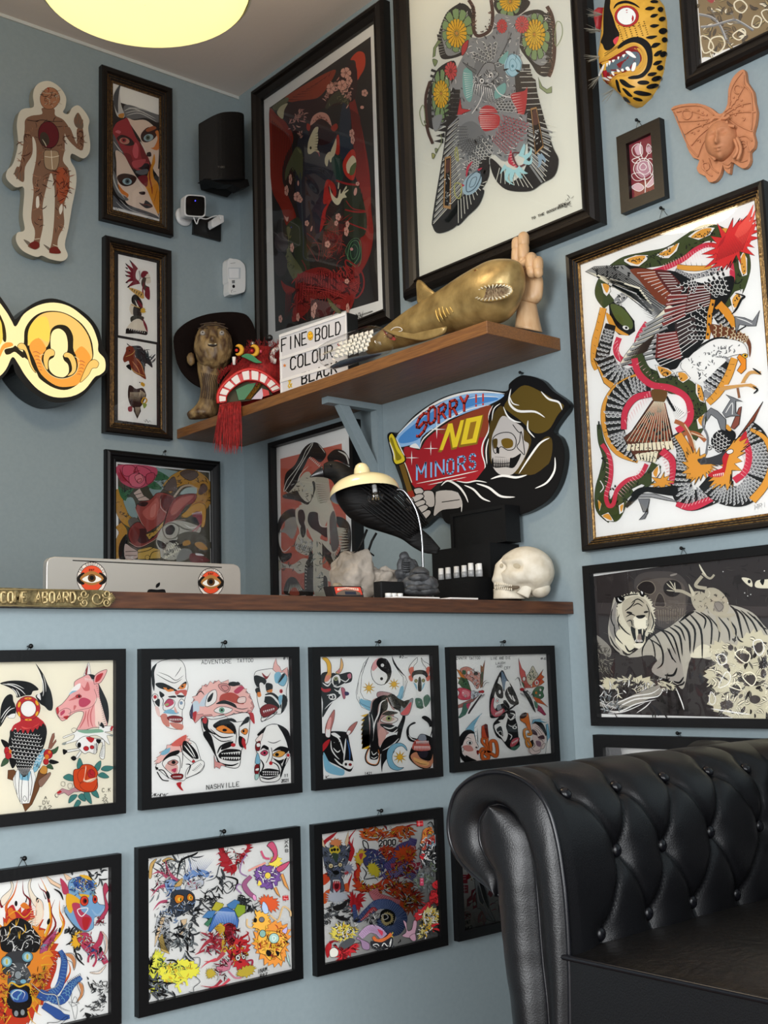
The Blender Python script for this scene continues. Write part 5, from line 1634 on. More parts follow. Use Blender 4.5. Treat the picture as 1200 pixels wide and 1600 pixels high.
ART['g2'] = '''
@ 220,1300,4.8
n 60 110 7 31 C/c/k 60,200 420,170 330,330 100,520
s k 16 270,360 300,220 400,170 430,150
s C 12 180,300 150,250 110,230
u B 10 380,330 370,240 350,200
h B 4 12 330,330 470,300 380,180 560,200
f 7c9ccb 320,330 380,290 440,280 510,300 500,340 430,330 340,360
n 30 50 6 32 B/w/k 330,320 500,290 510,340 340,360
o d4ad68 3 60,340 70,240 120,200 90,260 80,340
o d4ad68 3 160,215 210,190 262,215 210,205 180,225
u b9526e 34 270,370 210,300 180,200
u b9526e 30 200,340 140,300 80,320
u b9526e 30 190,400 130,420 75,490
u b9526e 30 200,520 140,530 90,590
n 50 40 5 33 P/w/k 80,320 180,220 240,360 100,470
o 8fa9cf 3 180,370 250,360 300,420 260,480 200,450
n 30 50 6 34 B/b/w/k 180,360 290,370 260,470 190,450
s C 10 440,430 480,460 520,440 545,490 500,540
s C 8 480,370 560,340 590,250 640,220
o c8ccd4 4 330,440 350,380 430,360 460,340 470,390 430,420 370,440
n 30 44 5 35 P/w/k 340,390 460,350 460,410 350,440
f 39404c 230,450 330,430 400,470 400,560 340,600 260,640 200,600 220,520
n 90 46 6 36 w/k/8fa9cf/C 100,580 230,480 400,520 380,600 280,680 130,680
o e28a2a 5 250,500 270,470 320,480 310,520 270,535
e f3d14a 290,505 16,14
e k 298,505 5,12
o e28a2a 5 345,480 365,460 392,485 385,515 350,510
e f3d14a 370,492 12,12
e k 374,492 4,10
o d4ad68 3 270,380 310,345 300,400 250,410
O c9ccd0 3 110,700 120,640 210,640 215,720 210,800 160,800 105,860
O e3c7a0 3 150,640 180,640 140,760 100,862 110,760
O e3c7a0 3 300,660 345,650 330,730 280,800 300,720
n 130 34 6 37 k/k/C/w 100,640 220,650 200,740 250,860 190,910 110,800
O d8b96a 3 160,760 180,850 215,915 150,890 130,800
h k 4 16 120,860 210,900 170,700 230,760
s k 26 230,760 330,800 350,900
s C 20 260,720 380,770 380,860
s k 16 240,730 300,710 340,760
n 60 80 8 38 C/k/c 220,740 350,700 400,860 330,940
u P 20 650,160 600,150 560,170
J b6323c 3 26 22 600,110 690,90 800,80 810,120 770,180 720,220 700,300 640,280 600,200
f w 620,120 700,100 790,100 770,150 720,180 700,250 680,220
n 50 50 5 39 r/w/k 600,110 800,90 720,280 650,260
u r 18 690,270 620,290 600,270
u r 18 660,230 600,230 560,250
e r 700,270 18,30
n 70 80 9 40 k/C 380,560 640,330 700,400 600,480 620,540 450,700 370,690
c C 7 610,400 660,370 690,420 640,460
s k 14 620,330 720,360 690,450
n 60 60 8 41 k/C 720,470 850,540 820,600 730,560
O c7bf45 3 525,580 560,520 620,540 590,600
O 5a8fc0 3 640,545 700,505 740,520 720,570 660,580
O 9fb83e 3 690,600 720,540 780,550 780,600 730,640
O 5a8fc0 3 455,640 500,590 560,590 530,650
O 4f8a6a 3 470,690 520,640 540,650 500,710
O 4f7fc0 4 500,740 540,630 600,570 640,560 700,590 730,660 720,720 690,690 650,720 610,680 560,700 520,750
h c6d8ee 6 14 570,590 700,600 520,720 720,700
o d8434a 4 660,680 710,720 690,780 740,820 760,870 720,910 750,960 700,970 660,900 640,820 560,790 580,720
b d9b53f 60 70 60 570,700 620,760 600,830 630,900
h 7a2a1a 4 14 560,700 560,860 620,710 640,880
f 8a1820 630,700 690,700 660,790 630,800
n 50 60 6 42 R/k/P 620,700 700,700 720,860 640,840
u b8434f 60 600,860 530,860 400,920
u b8434f 50 600,820 520,780 440,750
u b8434f 50 600,800 500,820 430,900
u c95a60 34 620,900 560,960 470,970
n 70 60 6 43 P/r/k/w 480,760 620,780 620,900 480,900
J d33a3f 3 24 18 660,880 740,800 800,860 770,940 820,1000 760,1020 700,1000 670,950
n 60 50 7 44 r/R/w/y/k 660,830 780,860 770,960 680,980
u r 20 740,800 800,760 780,740
u r 18 760,830 810,810 790,750
E w 4 722,942 18,22
E w 4 765,935 14,18
e C 722,942 8,10
e C 765,935 6,8
S P 14 780,970 830,960 820,1010 770,1020
O d98ea0 3 560,1010 620,950 680,960 660,1030 600,1050 580,1090
n 40 60 6 45 P/w/R/k 570,980 670,960 640,1080 570,1080
J d3bd4a 2 18 14 490,1050 520,1030 550,1060 510,1090
J d3bd4a 2 18 16 720,1060 780,1010 840,1010 820,1060 760,1080
S d98ea0 12 650,1040 700,1090 750,1090
u b8434f 24 600,1110 540,1160 440,1150
u b8434f 22 660,1100 600,1150 520,1160
u b8434f 18 560,950 490,980 440,1025
J 6b4a88 4 16 16 860,290 900,260 980,260 1030,300 1020,370 960,420 890,390 860,340
n 60 50 6 46 v/w/k 860,280 1020,290 1010,370 900,400
E d3b94a 3 945,325 22,24
f d8c24a 880,360 900,390 870,400
J d8c24a 2 20 12 960,240 1010,180 1040,240 990,250
o b24a66 4 940,100 980,70 1015,130 1010,200 960,230 990,170 960,120
S b24a66 16 960,200 920,190 895,140
o b24a66 4 1010,270 1060,240 1110,220 1080,270 1030,300
S c9867a 14 800,290 860,260 930,230
O c98a4a 3 1040,320 1060,310 1108,440 1070,400
O c98a4a 3 990,420 1010,410 1040,490 1010,460
S 8a6a90 9 790,330 740,300 750,230 790,160
S 8a6a90 9 750,460 710,420 730,390 780,410
b 8a4f70 26 40 30 820,330 770,390 800,450 850,490
E d08ab0 3 845,490 14,24 -20
S r 36 1057,495 1100,490
S e3a0a0 4 1062,480 1095,478
S e3a0a0 4 1062,500 1095,498
S R 3 1075,470 1078,520
S e3a0a0 3 1066,490 1090,510
J d98a3a 3 30 22 850,820 890,720 1000,680 1090,740 1080,860 1060,960 960,980 880,900
J e0a843 4 20 18 840,690 860,640 850,600 920,610 950,650 930,720 880,740
J c9522a 3 26 16 900,500 950,490 1010,520 1000,570 940,580 900,540
o a8bcd8 3 910,520 940,550 950,600 920,610 900,570
o e0a843 4 880,760 960,740 1050,760 1080,830 1040,900 1050,960 1000,930 960,960 920,920 880,900 870,830
n 110 46 6 47 r/y/o/k/7a3a1a 860,740 1080,720 1060,940 900,920
E 7fa59a 4 905,760 24,28
E 9fc0b4 4 990,795 38,38
c w 4 980,780 1005,790 985,815
E 6a6a70 4 898,655 20,20
E k 3 850,660 12,16
f k 940,880 970,900 960,930 930,910
f k 1000,890 1030,900 1020,930
S c9a878 12 960,620 1020,660 1060,560 1110,590 1115,630
S c9a878 12 830,720 790,700 790,650
O 9fb8b0 3 1075,880 1100,930 1115,1010 1090,960
o b8a8d0 3 1050,740 1090,710 1080,760
J b9b83c 3 30 20 60,1090 70,960 110,900 150,930 160,1020 120,1090 130,1180 80,1180
J c9c33e 2 20 22 140,1010 220,1000 300,960 400,990 420,1050 350,1090 220,1130 160,1100
n 120 44 6 48 g/l/k/y 60,960 160,960 400,1000 340,1090 180,1150 80,1180
S c7c548 26 80,1130 80,1030 110,920
S c7c548 16 250,1160 320,1100 340,1150
S c7c548 16 290,1200 270,1140 310,1110
n 50 80 12 49 k/C/c 60,1100 40,1200 200,1240 230,1180 160,1100
n 16 60 12 50 k 50,960 60,940 70,1030 50,1040
s k 14 180,960 240,960 270,990
S C 5 360,945 430,940 430,1000 400,1020
S C 5 400,1080 435,1120 390,1160 385,1195 350,1195
t k 30 4 868,1060 960,1030 INAM.
t k 26 4 885,1090 945,1075 BAZ
t k 22 4 1070,85 1108,80 X
t k 22 4 1070,115 1105,110 A
t k 22 4 1075,150 1105,148 B
'''
ART['g3'] = '''
@ 495,1270,6
u r 40 60,290 120,230 205,170
u r 34 90,260 150,220 190,180
u r 50 270,420 330,340 300,250 380,140
u r 44 300,450 340,360 330,300 345,230
u r 40 70,640 60,600 120,560
f d04a28 50,590 110,560 130,620 60,680
u r 44 60,840 100,760 130,700
f d8602a 60,760 120,720 100,830 60,850
u r 44 280,740 300,660 335,560
f d8602a 240,690 290,660 300,740
o 59606e 4 60,420 50,300 110,330 120,290 200,270 250,310 310,300 300,420 270,520 240,600 260,700 240,740 130,740 130,640 80,520
n 120 50 8 61 k/C/6f7aa0/w/k 50,320 300,320 270,520 240,600 120,600 70,480
O e3c7a0 3 40,210 60,260 80,330 50,310
O e3c7a0 3 295,170 300,260 280,320 260,280
J d98a5a 3 20 10 130,290 170,250 220,270 200,310
f d3bd3c 115,340 150,320 180,310 220,350 200,380 170,400 130,380
E k 2 165,345 14,14
e k 140,350 10,14
e k 195,345 10,14
f 3a4a3a 140,380 200,390 180,470
E e0d0a0 4 130,497 22,22
E e0d0a0 4 218,487 20,20
e 9a7a3a 130,500 8,8
e 9a7a3a 218,488 8,8
e k 180,560 30,22
f w 150,630 210,630 200,650 160,650
o c03a44 5 150,650 180,640 220,650 220,720 180,740 150,720
f 5a1018 165,670 205,665 200,710 170,712
h w 7 4 145,640 225,640 150,665 220,665
J c8ccd4 2 40 18 130,760 240,750 280,790 200,830 120,820
J 8f97a8 2 30 12 270,500 320,500 310,560 270,550
u b8454a 30 260,570 290,560 270,540
J d8612a 3 36 20 420,220 440,170 540,140 640,180 740,130 860,130 900,180 800,240 640,260 480,250
n 110 54 9 62 y/r/o/k/w 420,170 640,150 860,120 880,220 560,250 430,240
u r 20 840,130 900,110 980,120
c k 10 430,260 440,320 480,340 470,280
O w 4 575,260 640,240 740,225 770,250 745,310 660,315 580,330
t k 50 11 582,312 748,298 2000
J c23f28 3 24 14 590,340 660,320 720,340 700,420 640,440 600,400
n 30 50 8 63 o/r/w/k 590,340 720,330 680,430 600,410
o 4b4a78 4 430,360 520,340 600,380 650,460 620,540 520,560 440,480
n 110 50 7 64 k/v/6f7aa0/w/B 430,360 560,350 650,460 620,540 470,500
J d8b83c 3 26 12 370,400 410,350 440,380 410,480 370,460
J d8c83a 3 24 18 480,500 520,480 570,520 570,590 500,560
f b8434f 390,390 430,380 410,440
b 5a4f88 80 90 70 640,520 740,440 780,340 880,290 900,240
q - 8a80b8 5 70 80 60 640,520 740,440 780,340 880,290 900,240
b c05060 50 60 50 690,500 800,480 880,400 900,310
q - e8b0a0 1 50 60 50 690,500 800,480 880,400 900,310
b 5a4f88 90 110 80 600,640 700,570 800,540 860,480 900,540 860,620
q - c0b8e0 5 80 100 70 600,640 700,570 800,540 860,480 900,540 860,620
b c8485a 70 70 60 880,560 870,500 930,500 980,490
q - e0d0d0 1 60 60 50 850,600 890,540 880,480 960,490
J d85a28 3 40 16 740,400 800,330 880,340 900,420 820,450
n 100 50 8 65 r/o/k/P/y 620,600 760,400 900,360 880,600 700,640
J cf4a26 4 44 24 360,600 400,500 420,600 480,690 580,640 660,620 760,660 860,640 880,690 740,740 560,720 430,740 370,700
f w 400,560 450,600 540,620 620,600 560,660 470,680 410,640
s C 12 410,500 460,560 440,620 540,610 570,640
n 120 54 9 66 y/r/o/k/w 370,600 480,690 700,650 860,650 740,740 430,730
u r 30 370,640 350,560 420,480
J d3562a 4 50 24 740,760 860,740 940,760 960,830 900,900 820,920 780,860
n 100 54 9 67 y/r/o/k/w 750,740 930,760 940,880 820,910
u r 20 900,850 960,870 1010,850
u r 18 900,760 950,740 975,750
b d88a90 90 90 70 520,720 560,790 680,830 770,850
h 8a2a38 4 16 480,740 760,880 540,700 780,820
J c93038 2 46 20 320,760 360,800 400,760 400,880 350,900 310,850
u r 30 330,860 330,770 310,740
u r 30 370,840 380,770 440,740
u r 30 380,870 420,800 460,800
b 4d5f92 30 90 100 340,860 370,1000 470,930 560,860 660,860 760,930
b 4d5f92 90 110 90 720,880 790,980 740,1090 640,1090 590,980
c k 20 640,920 700,940 700,1040 630,1050 590,980
q - a8c0e8 6 80 100 100 500,900 560,860 660,860 760,930 790,990 740,1090 650,1100 590,1000
q - 9098b0 3 20 60 80 330,880 370,990 440,950 520,890
b d0505a 10 40 30 400,1010 460,960 520,900 550,920
h w 4 10 400,1000 530,890 430,1030 560,930
f k 590,930 650,900 720,940 720,1010 660,1060 600,1010
J d8c890 2 14 20 630,940 690,950 700,1010 640,1050 600,1000
f k 620,950 680,960 680,1010 630,1020
c w 8 600,960 640,950 660,980 620,1000
n 40 50 6 68 k/C/w 470,950 550,940 560,1030 480,1060
b b89ab8 60 80 80 400,1160 480,1090 560,1100 620,1160
q - 6a4a70 4 40 60 60 400,1160 480,1090 560,1100 620,1160
f c8405a 560,1090 610,1110 600,1150
J d8c05a 2 20 14 520,1170 580,1200 680,1180 690,1120 640,1200 560,1220
b d8703a 30 40 30 520,1160 560,1200 640,1180 690,1130
f 2b2b30 500,1200 600,1210 700,1160 690,1260 600,1280 510,1260
c w 8 520,1240 560,1230 590,1270 620,1220 660,1250 690,1180 670,1260 600,1280
o 9c7f9c 4 380,1160 400,1180 480,1220 480,1280 420,1270 400,1200 360,1180
o b890a0 4 800,1010 830,1030 840,1100 880,1090 900,1010 930,1020 920,1100 900,1150 850,1170 790,1150 830,1110
o b890a0 4 860,1160 910,1130 920,1190 890,1200
n 60 60 12 69 k/C/k 60,900 290,810 330,1000 380,1060 330,1110 180,1010 60,1060
f k 140,880 220,850 280,810 260,880 180,920
f k 150,960 230,970 300,1000 220,1010
J d0bf50 2 34 22 140,1120 200,1050 300,1070 360,1090 300,1160 210,1190 150,1160
n 100 44 7 70 w/k/y/C 150,1060 350,1060 300,1170 180,1190
n 30 60 6 71 C/k 60,900 130,880 120,1010 60,1030
f r 70,1260 110,1210 130,1240 100,1350 80,1340
u R 30 110,1220 150,1200 200,1210
J c02a30 3 40 22 180,1250 230,1290 330,1230 370,1240 320,1300 220,1370 200,1330
n 30 50 7 72 k/R 190,1260 240,1300 350,1240 220,1350
f e0dcd0 110,1290 150,1260 190,1290 180,1340 120,1350
c k 4 110,1290 150,1260 190,1290 180,1340 120,1350
f C 210,1230 300,1170 350,1200 260,1270
n 40 50 8 73 k/C 470,1280 560,1260 780,1210 620,1300
S r 64 925,95 985,90
S e3a0a0 5 932,75 978,72
S e3a0a0 5 932,105 978,102
S e3a0a0 5 945,65 948,125
S R 4 965,65 968,125
b c0703a 40 50 40 1070,150 1010,170 1000,230 980,290
s k 10 1020,110 1060,85 1090,150
n 40 40 6 74 o/k/y/r 980,180 1070,120 1070,170 1000,230
b a04838 40 44 40 1100,220 1050,260 1020,320 970,330
b 8a98a0 30 30 30 1105,200 1110,260 1070,320
n 60 44 6 75 r/k/b/w 960,250 1100,210 1090,330 980,330
n 110 60 8 76 k/w/k/C 960,340 1090,340 1090,450 1060,480 950,470
f r 950,400 1000,380 980,440
n 110 50 5 77 C/c/6a7a5a 920,520 1110,480 1090,620 1020,700 960,740 900,690
S P 34 970,610 970,680
S e8d8e0 4 962,620 978,620
S e8d8e0 4 962,650 978,650
f r 1070,660 1130,630 1130,710 1080,700
f r 1040,790 1090,740 1140,800 1130,840 1080,840
J b02a30 2 20 14 910,950 980,890 1020,840 1040,870 980,970 930,1000
n 40 50 7 78 R/k/r 910,950 1020,850 1130,640 1140,820
J b8ab6a 3 30 20 980,940 1060,890 1120,950 1080,1040 1020,1080 990,1160 950,1150 980,1050
n 160 44 7 79 k/w/y/C 970,940 1110,910 1110,1020 1020,1170 950,1150
u r 30 1060,1060 1110,1040 1160,1045
u r 34 1070,1100 1120,1090 1160,1140
s k 16 1060,1090 1110,1110 1150,1150
'''
ART['g4'] = '''
@ 700,1330,11.43
S b8434f 150 275,420 275,575
S b8434f 140 290,605 292,750
S e8d0d4 12 235,455 320,450
S e8d0d4 12 235,500 320,495
S e8d0d4 10 262,420 268,580
S e8d0d4 10 250,650 335,645
S e8d0d4 10 250,700 335,695
S e8d0d4 8 290,610 295,745
f b01830 330,500 370,370 400,420 395,480
n 20 60 10 81 9a8a3a/k/o 370,400 500,460 480,520 380,500
f c8ccd0 480,500 620,540 700,750 740,1000 790,1130 840,1230 820,1250 720,1230 640,1150 580,1030 520,1010 510,850
c k 9 480,500 620,540 700,750 740,1000 790,1130 840,1230 820,1250 720,1230 640,1150 580,1030 520,1010 510,850
f k 560,540 620,570 690,760 730,1020 680,980 620,860 590,720
f 5a5f66 530,600 600,760 640,900 590,960 540,840
s w 14 560,570 600,750 650,900 760,1120
s w 18 520,700 560,900 650,1000 740,1180
s k 8 700,1100 760,1180 800,1240
O a81a34 4 335,990 340,860 410,790 420,700 500,660 440,760 440,860 360,910 400,930 440,900 380,980
O a81a34 4 445,1040 440,880 450,790 500,720 490,800 500,860 515,1000
f w 450,930 480,900 500,950 460,980
f b01830 530,1260 540,1150 600,1060 640,1130 680,1220 650,1310 600,1260 560,1270
f w 590,1180 610,1130 600,1210
f b01830 710,770 740,700 800,690 800,780 760,820 730,790
s a81a34 18 670,660 700,640 730,620
s a81a34 20 740,970 800,930 850,930
s a81a34 18 770,1060 820,1040 870,1030
s k 8 820,940 850,890 900,870
c P 8 260,1150 320,1080 400,1110 390,1190 300,1200
n 20 60 8 82 P/R 260,1100 400,1100 400,1190 270,1200
h C 4 9 250,1060 380,1020 240,1020 340,980
h C 4 10 430,1120 500,1350 480,1080 580,1340
f 4a2a38 900,970 960,960 985,1200 930,1190
t k 70 9 260,1330 410,1290 ZINT
t k 80 10 290,1440 440,1400 842
'''
ART['hat'] = '''
@ 170,715,6.6667
F 4a4638 92,65 1045,155 1060,1100 105,1055
F 8fa3a0 500,100 740,150 560,330 480,430 420,330
f 8fa3a0 150,450 250,420 300,600 260,640 170,560
f 8fa3a0 110,760 150,770 110,860
b b98a3a 60 110 100 110,330 110,480 160,620 250,690
n 24 40 4 111 k 100,400 160,560 260,660 110,600
f 6a645c 200,660 270,620 320,680 240,740
b b98a3a 80 90 100 100,700 150,780 110,900 120,1050
f k 110,900 190,800 180,1050 110,1050
b b98a3a 120 170 190 600,330 700,240 830,200 950,260 1000,380 930,500
n 60 50 4 112 3a2c18 600,330 700,200 900,160 1030,260 1040,480 960,440 900,260 760,250
f 5d4c44 570,330 640,220 690,210 700,340
f 5d4c44 740,170 800,130 900,140 930,190 840,240
f 5d4c44 930,350 990,270 1030,330 960,390
c k 4 570,330 640,220 690,210 700,340
c k 4 740,170 800,130 900,140 930,190 840,240
S b9a48a 20 680,410 760,310 850,290 920,330
f 9fb3ae 740,380 800,320 890,310 920,350 900,380 820,380
f 3d6b48 100,300 160,340 230,330 270,310 190,420 170,450 120,400
f 3d6b48 470,140 540,150 630,215 530,240 470,230
f 3d6b48 400,290 450,240 520,280 550,330 460,330
n 20 50 5 113 G/k 110,310 260,320 160,430
n 20 50 5 114 G/k 470,150 620,215 540,320 420,300
f c05068 95,80 480,100 475,230 400,290 300,320 200,300 110,230
o c8586e 5 150,90 240,80 280,130 220,190 150,180
o c8586e 5 290,90 370,100 440,150 400,200 330,180
o d0687a 5 210,200 280,160 360,190 380,260 320,310 230,290
o b8485c 5 390,180 470,160 470,230 400,280
o d88088 5 270,200 330,170 360,230 310,270
c R 6 300,230 340,220 330,250 300,255
f a03848 100,150 160,200 180,250 110,230
s R 14 110,110 150,200 240,290
s R 10 290,90 260,150 330,130
O c9b2a4 4 255,370 320,320 360,390 430,440 370,450 310,450
S k 6 270,390 340,370
S k 6 290,430 380,400
o 9a4a42 5 280,520 330,460 400,450 450,420 500,370 580,370 680,420 620,520 590,620 560,670 400,780 350,720 310,620
f 6a2a28 540,400 620,400 670,440 600,560 540,480
c k 4 540,400 620,400 670,440 600,560
f 3a1f1c 300,490 350,460 410,470 370,510
f b8655a 420,500 500,420 520,520 480,640 400,640 350,570
f c98074 440,520 490,480 480,600 430,620
S c9a898 5 275,530 330,660 400,775
S c9a898 5 540,430 540,520 600,575
o 8a3f3a 5 200,820 230,720 310,670 380,740 420,790 560,720 600,600 660,450 760,390 880,375 915,400 880,470 800,510 720,620 600,720 500,830 380,920 270,930
f 4a2424 280,760 380,740 410,790 500,800 380,890 300,870
f b8685c 640,560 700,450 820,400 880,410 780,500 680,600
f 7a342e 220,800 260,720 320,760 300,860 260,890
S c9a898 5 210,880 300,930 400,900 520,820 640,680 740,650 800,650
O c09a4a 5 385,800 470,770 570,660 560,720 490,800 420,855
n 16 40 4 115 k 390,800 570,670 480,800 430,850
f b9b6a8 560,720 640,670 760,660 900,700 960,740 900,820 740,820 700,900 740,960 700,1060 560,1050 520,960 490,870
f k 590,740 650,700 690,740 660,800 600,800
c 6a675c 10 560,730 650,680 730,730 700,830 600,840
f k 500,860 560,880 600,920 560,950 520,930
s 6a675c 16 700,690 780,740 880,760
s w 10 780,690 850,730 920,720
f k 620,870 700,860 760,900 740,940 680,900
h e0dcc8 20 8 580,1000 730,900 560,950 700,870
h e0dcc8 20 9 570,1060 760,960 600,1010 740,930
H k 4 10 560,1030 760,930 570,1000 740,910
n 30 40 6 116 k/6a675c 520,900 700,820 760,940 600,1080
b c98a3a 30 60 90 760,620 830,560 900,500 980,500
o c9983a 5 755,600 800,560 860,500 950,470 1010,520 1000,700 960,720 970,600 920,560 860,600 800,630
f 8a2a38 870,600 930,560 970,600 960,700 900,640
f k 850,640 900,620 940,690 890,680
h w 8 7 860,580 970,560 870,600 970,600
S c07078 10 960,690 880,760 830,800
S c07078 6 960,690 890,790
s w 8 840,640 860,680
b 5a5648 100 130 120 720,860 840,830 960,870 1040,960
f b9883a 770,880 830,860 850,900 780,920
f b9883a 890,900 960,880 1030,950 960,960
f 8a8a84 760,950 860,970 830,1050 700,1080
f 7a3a3a 850,1000 960,1020 1050,1080 860,1090
f w 900,1000 950,1000 990,1020 920,1020
o 6a5a50 4 170,900 270,930 300,970 180,980
o c9b2a8 4 165,900 240,940 300,980 290,1050 170,1055
S k 6 170,980 290,975
S k 6 170,1020 290,1020
O c9a85a 4 300,960 430,930 530,960 540,1050 300,1060
S k 7 300,990 400,970 460,940
S k 7 420,1060 450,990 520,970
E c9a85a 4 400,1040 24,24
t w 18 4 180,1050 260,1050 THE
'''
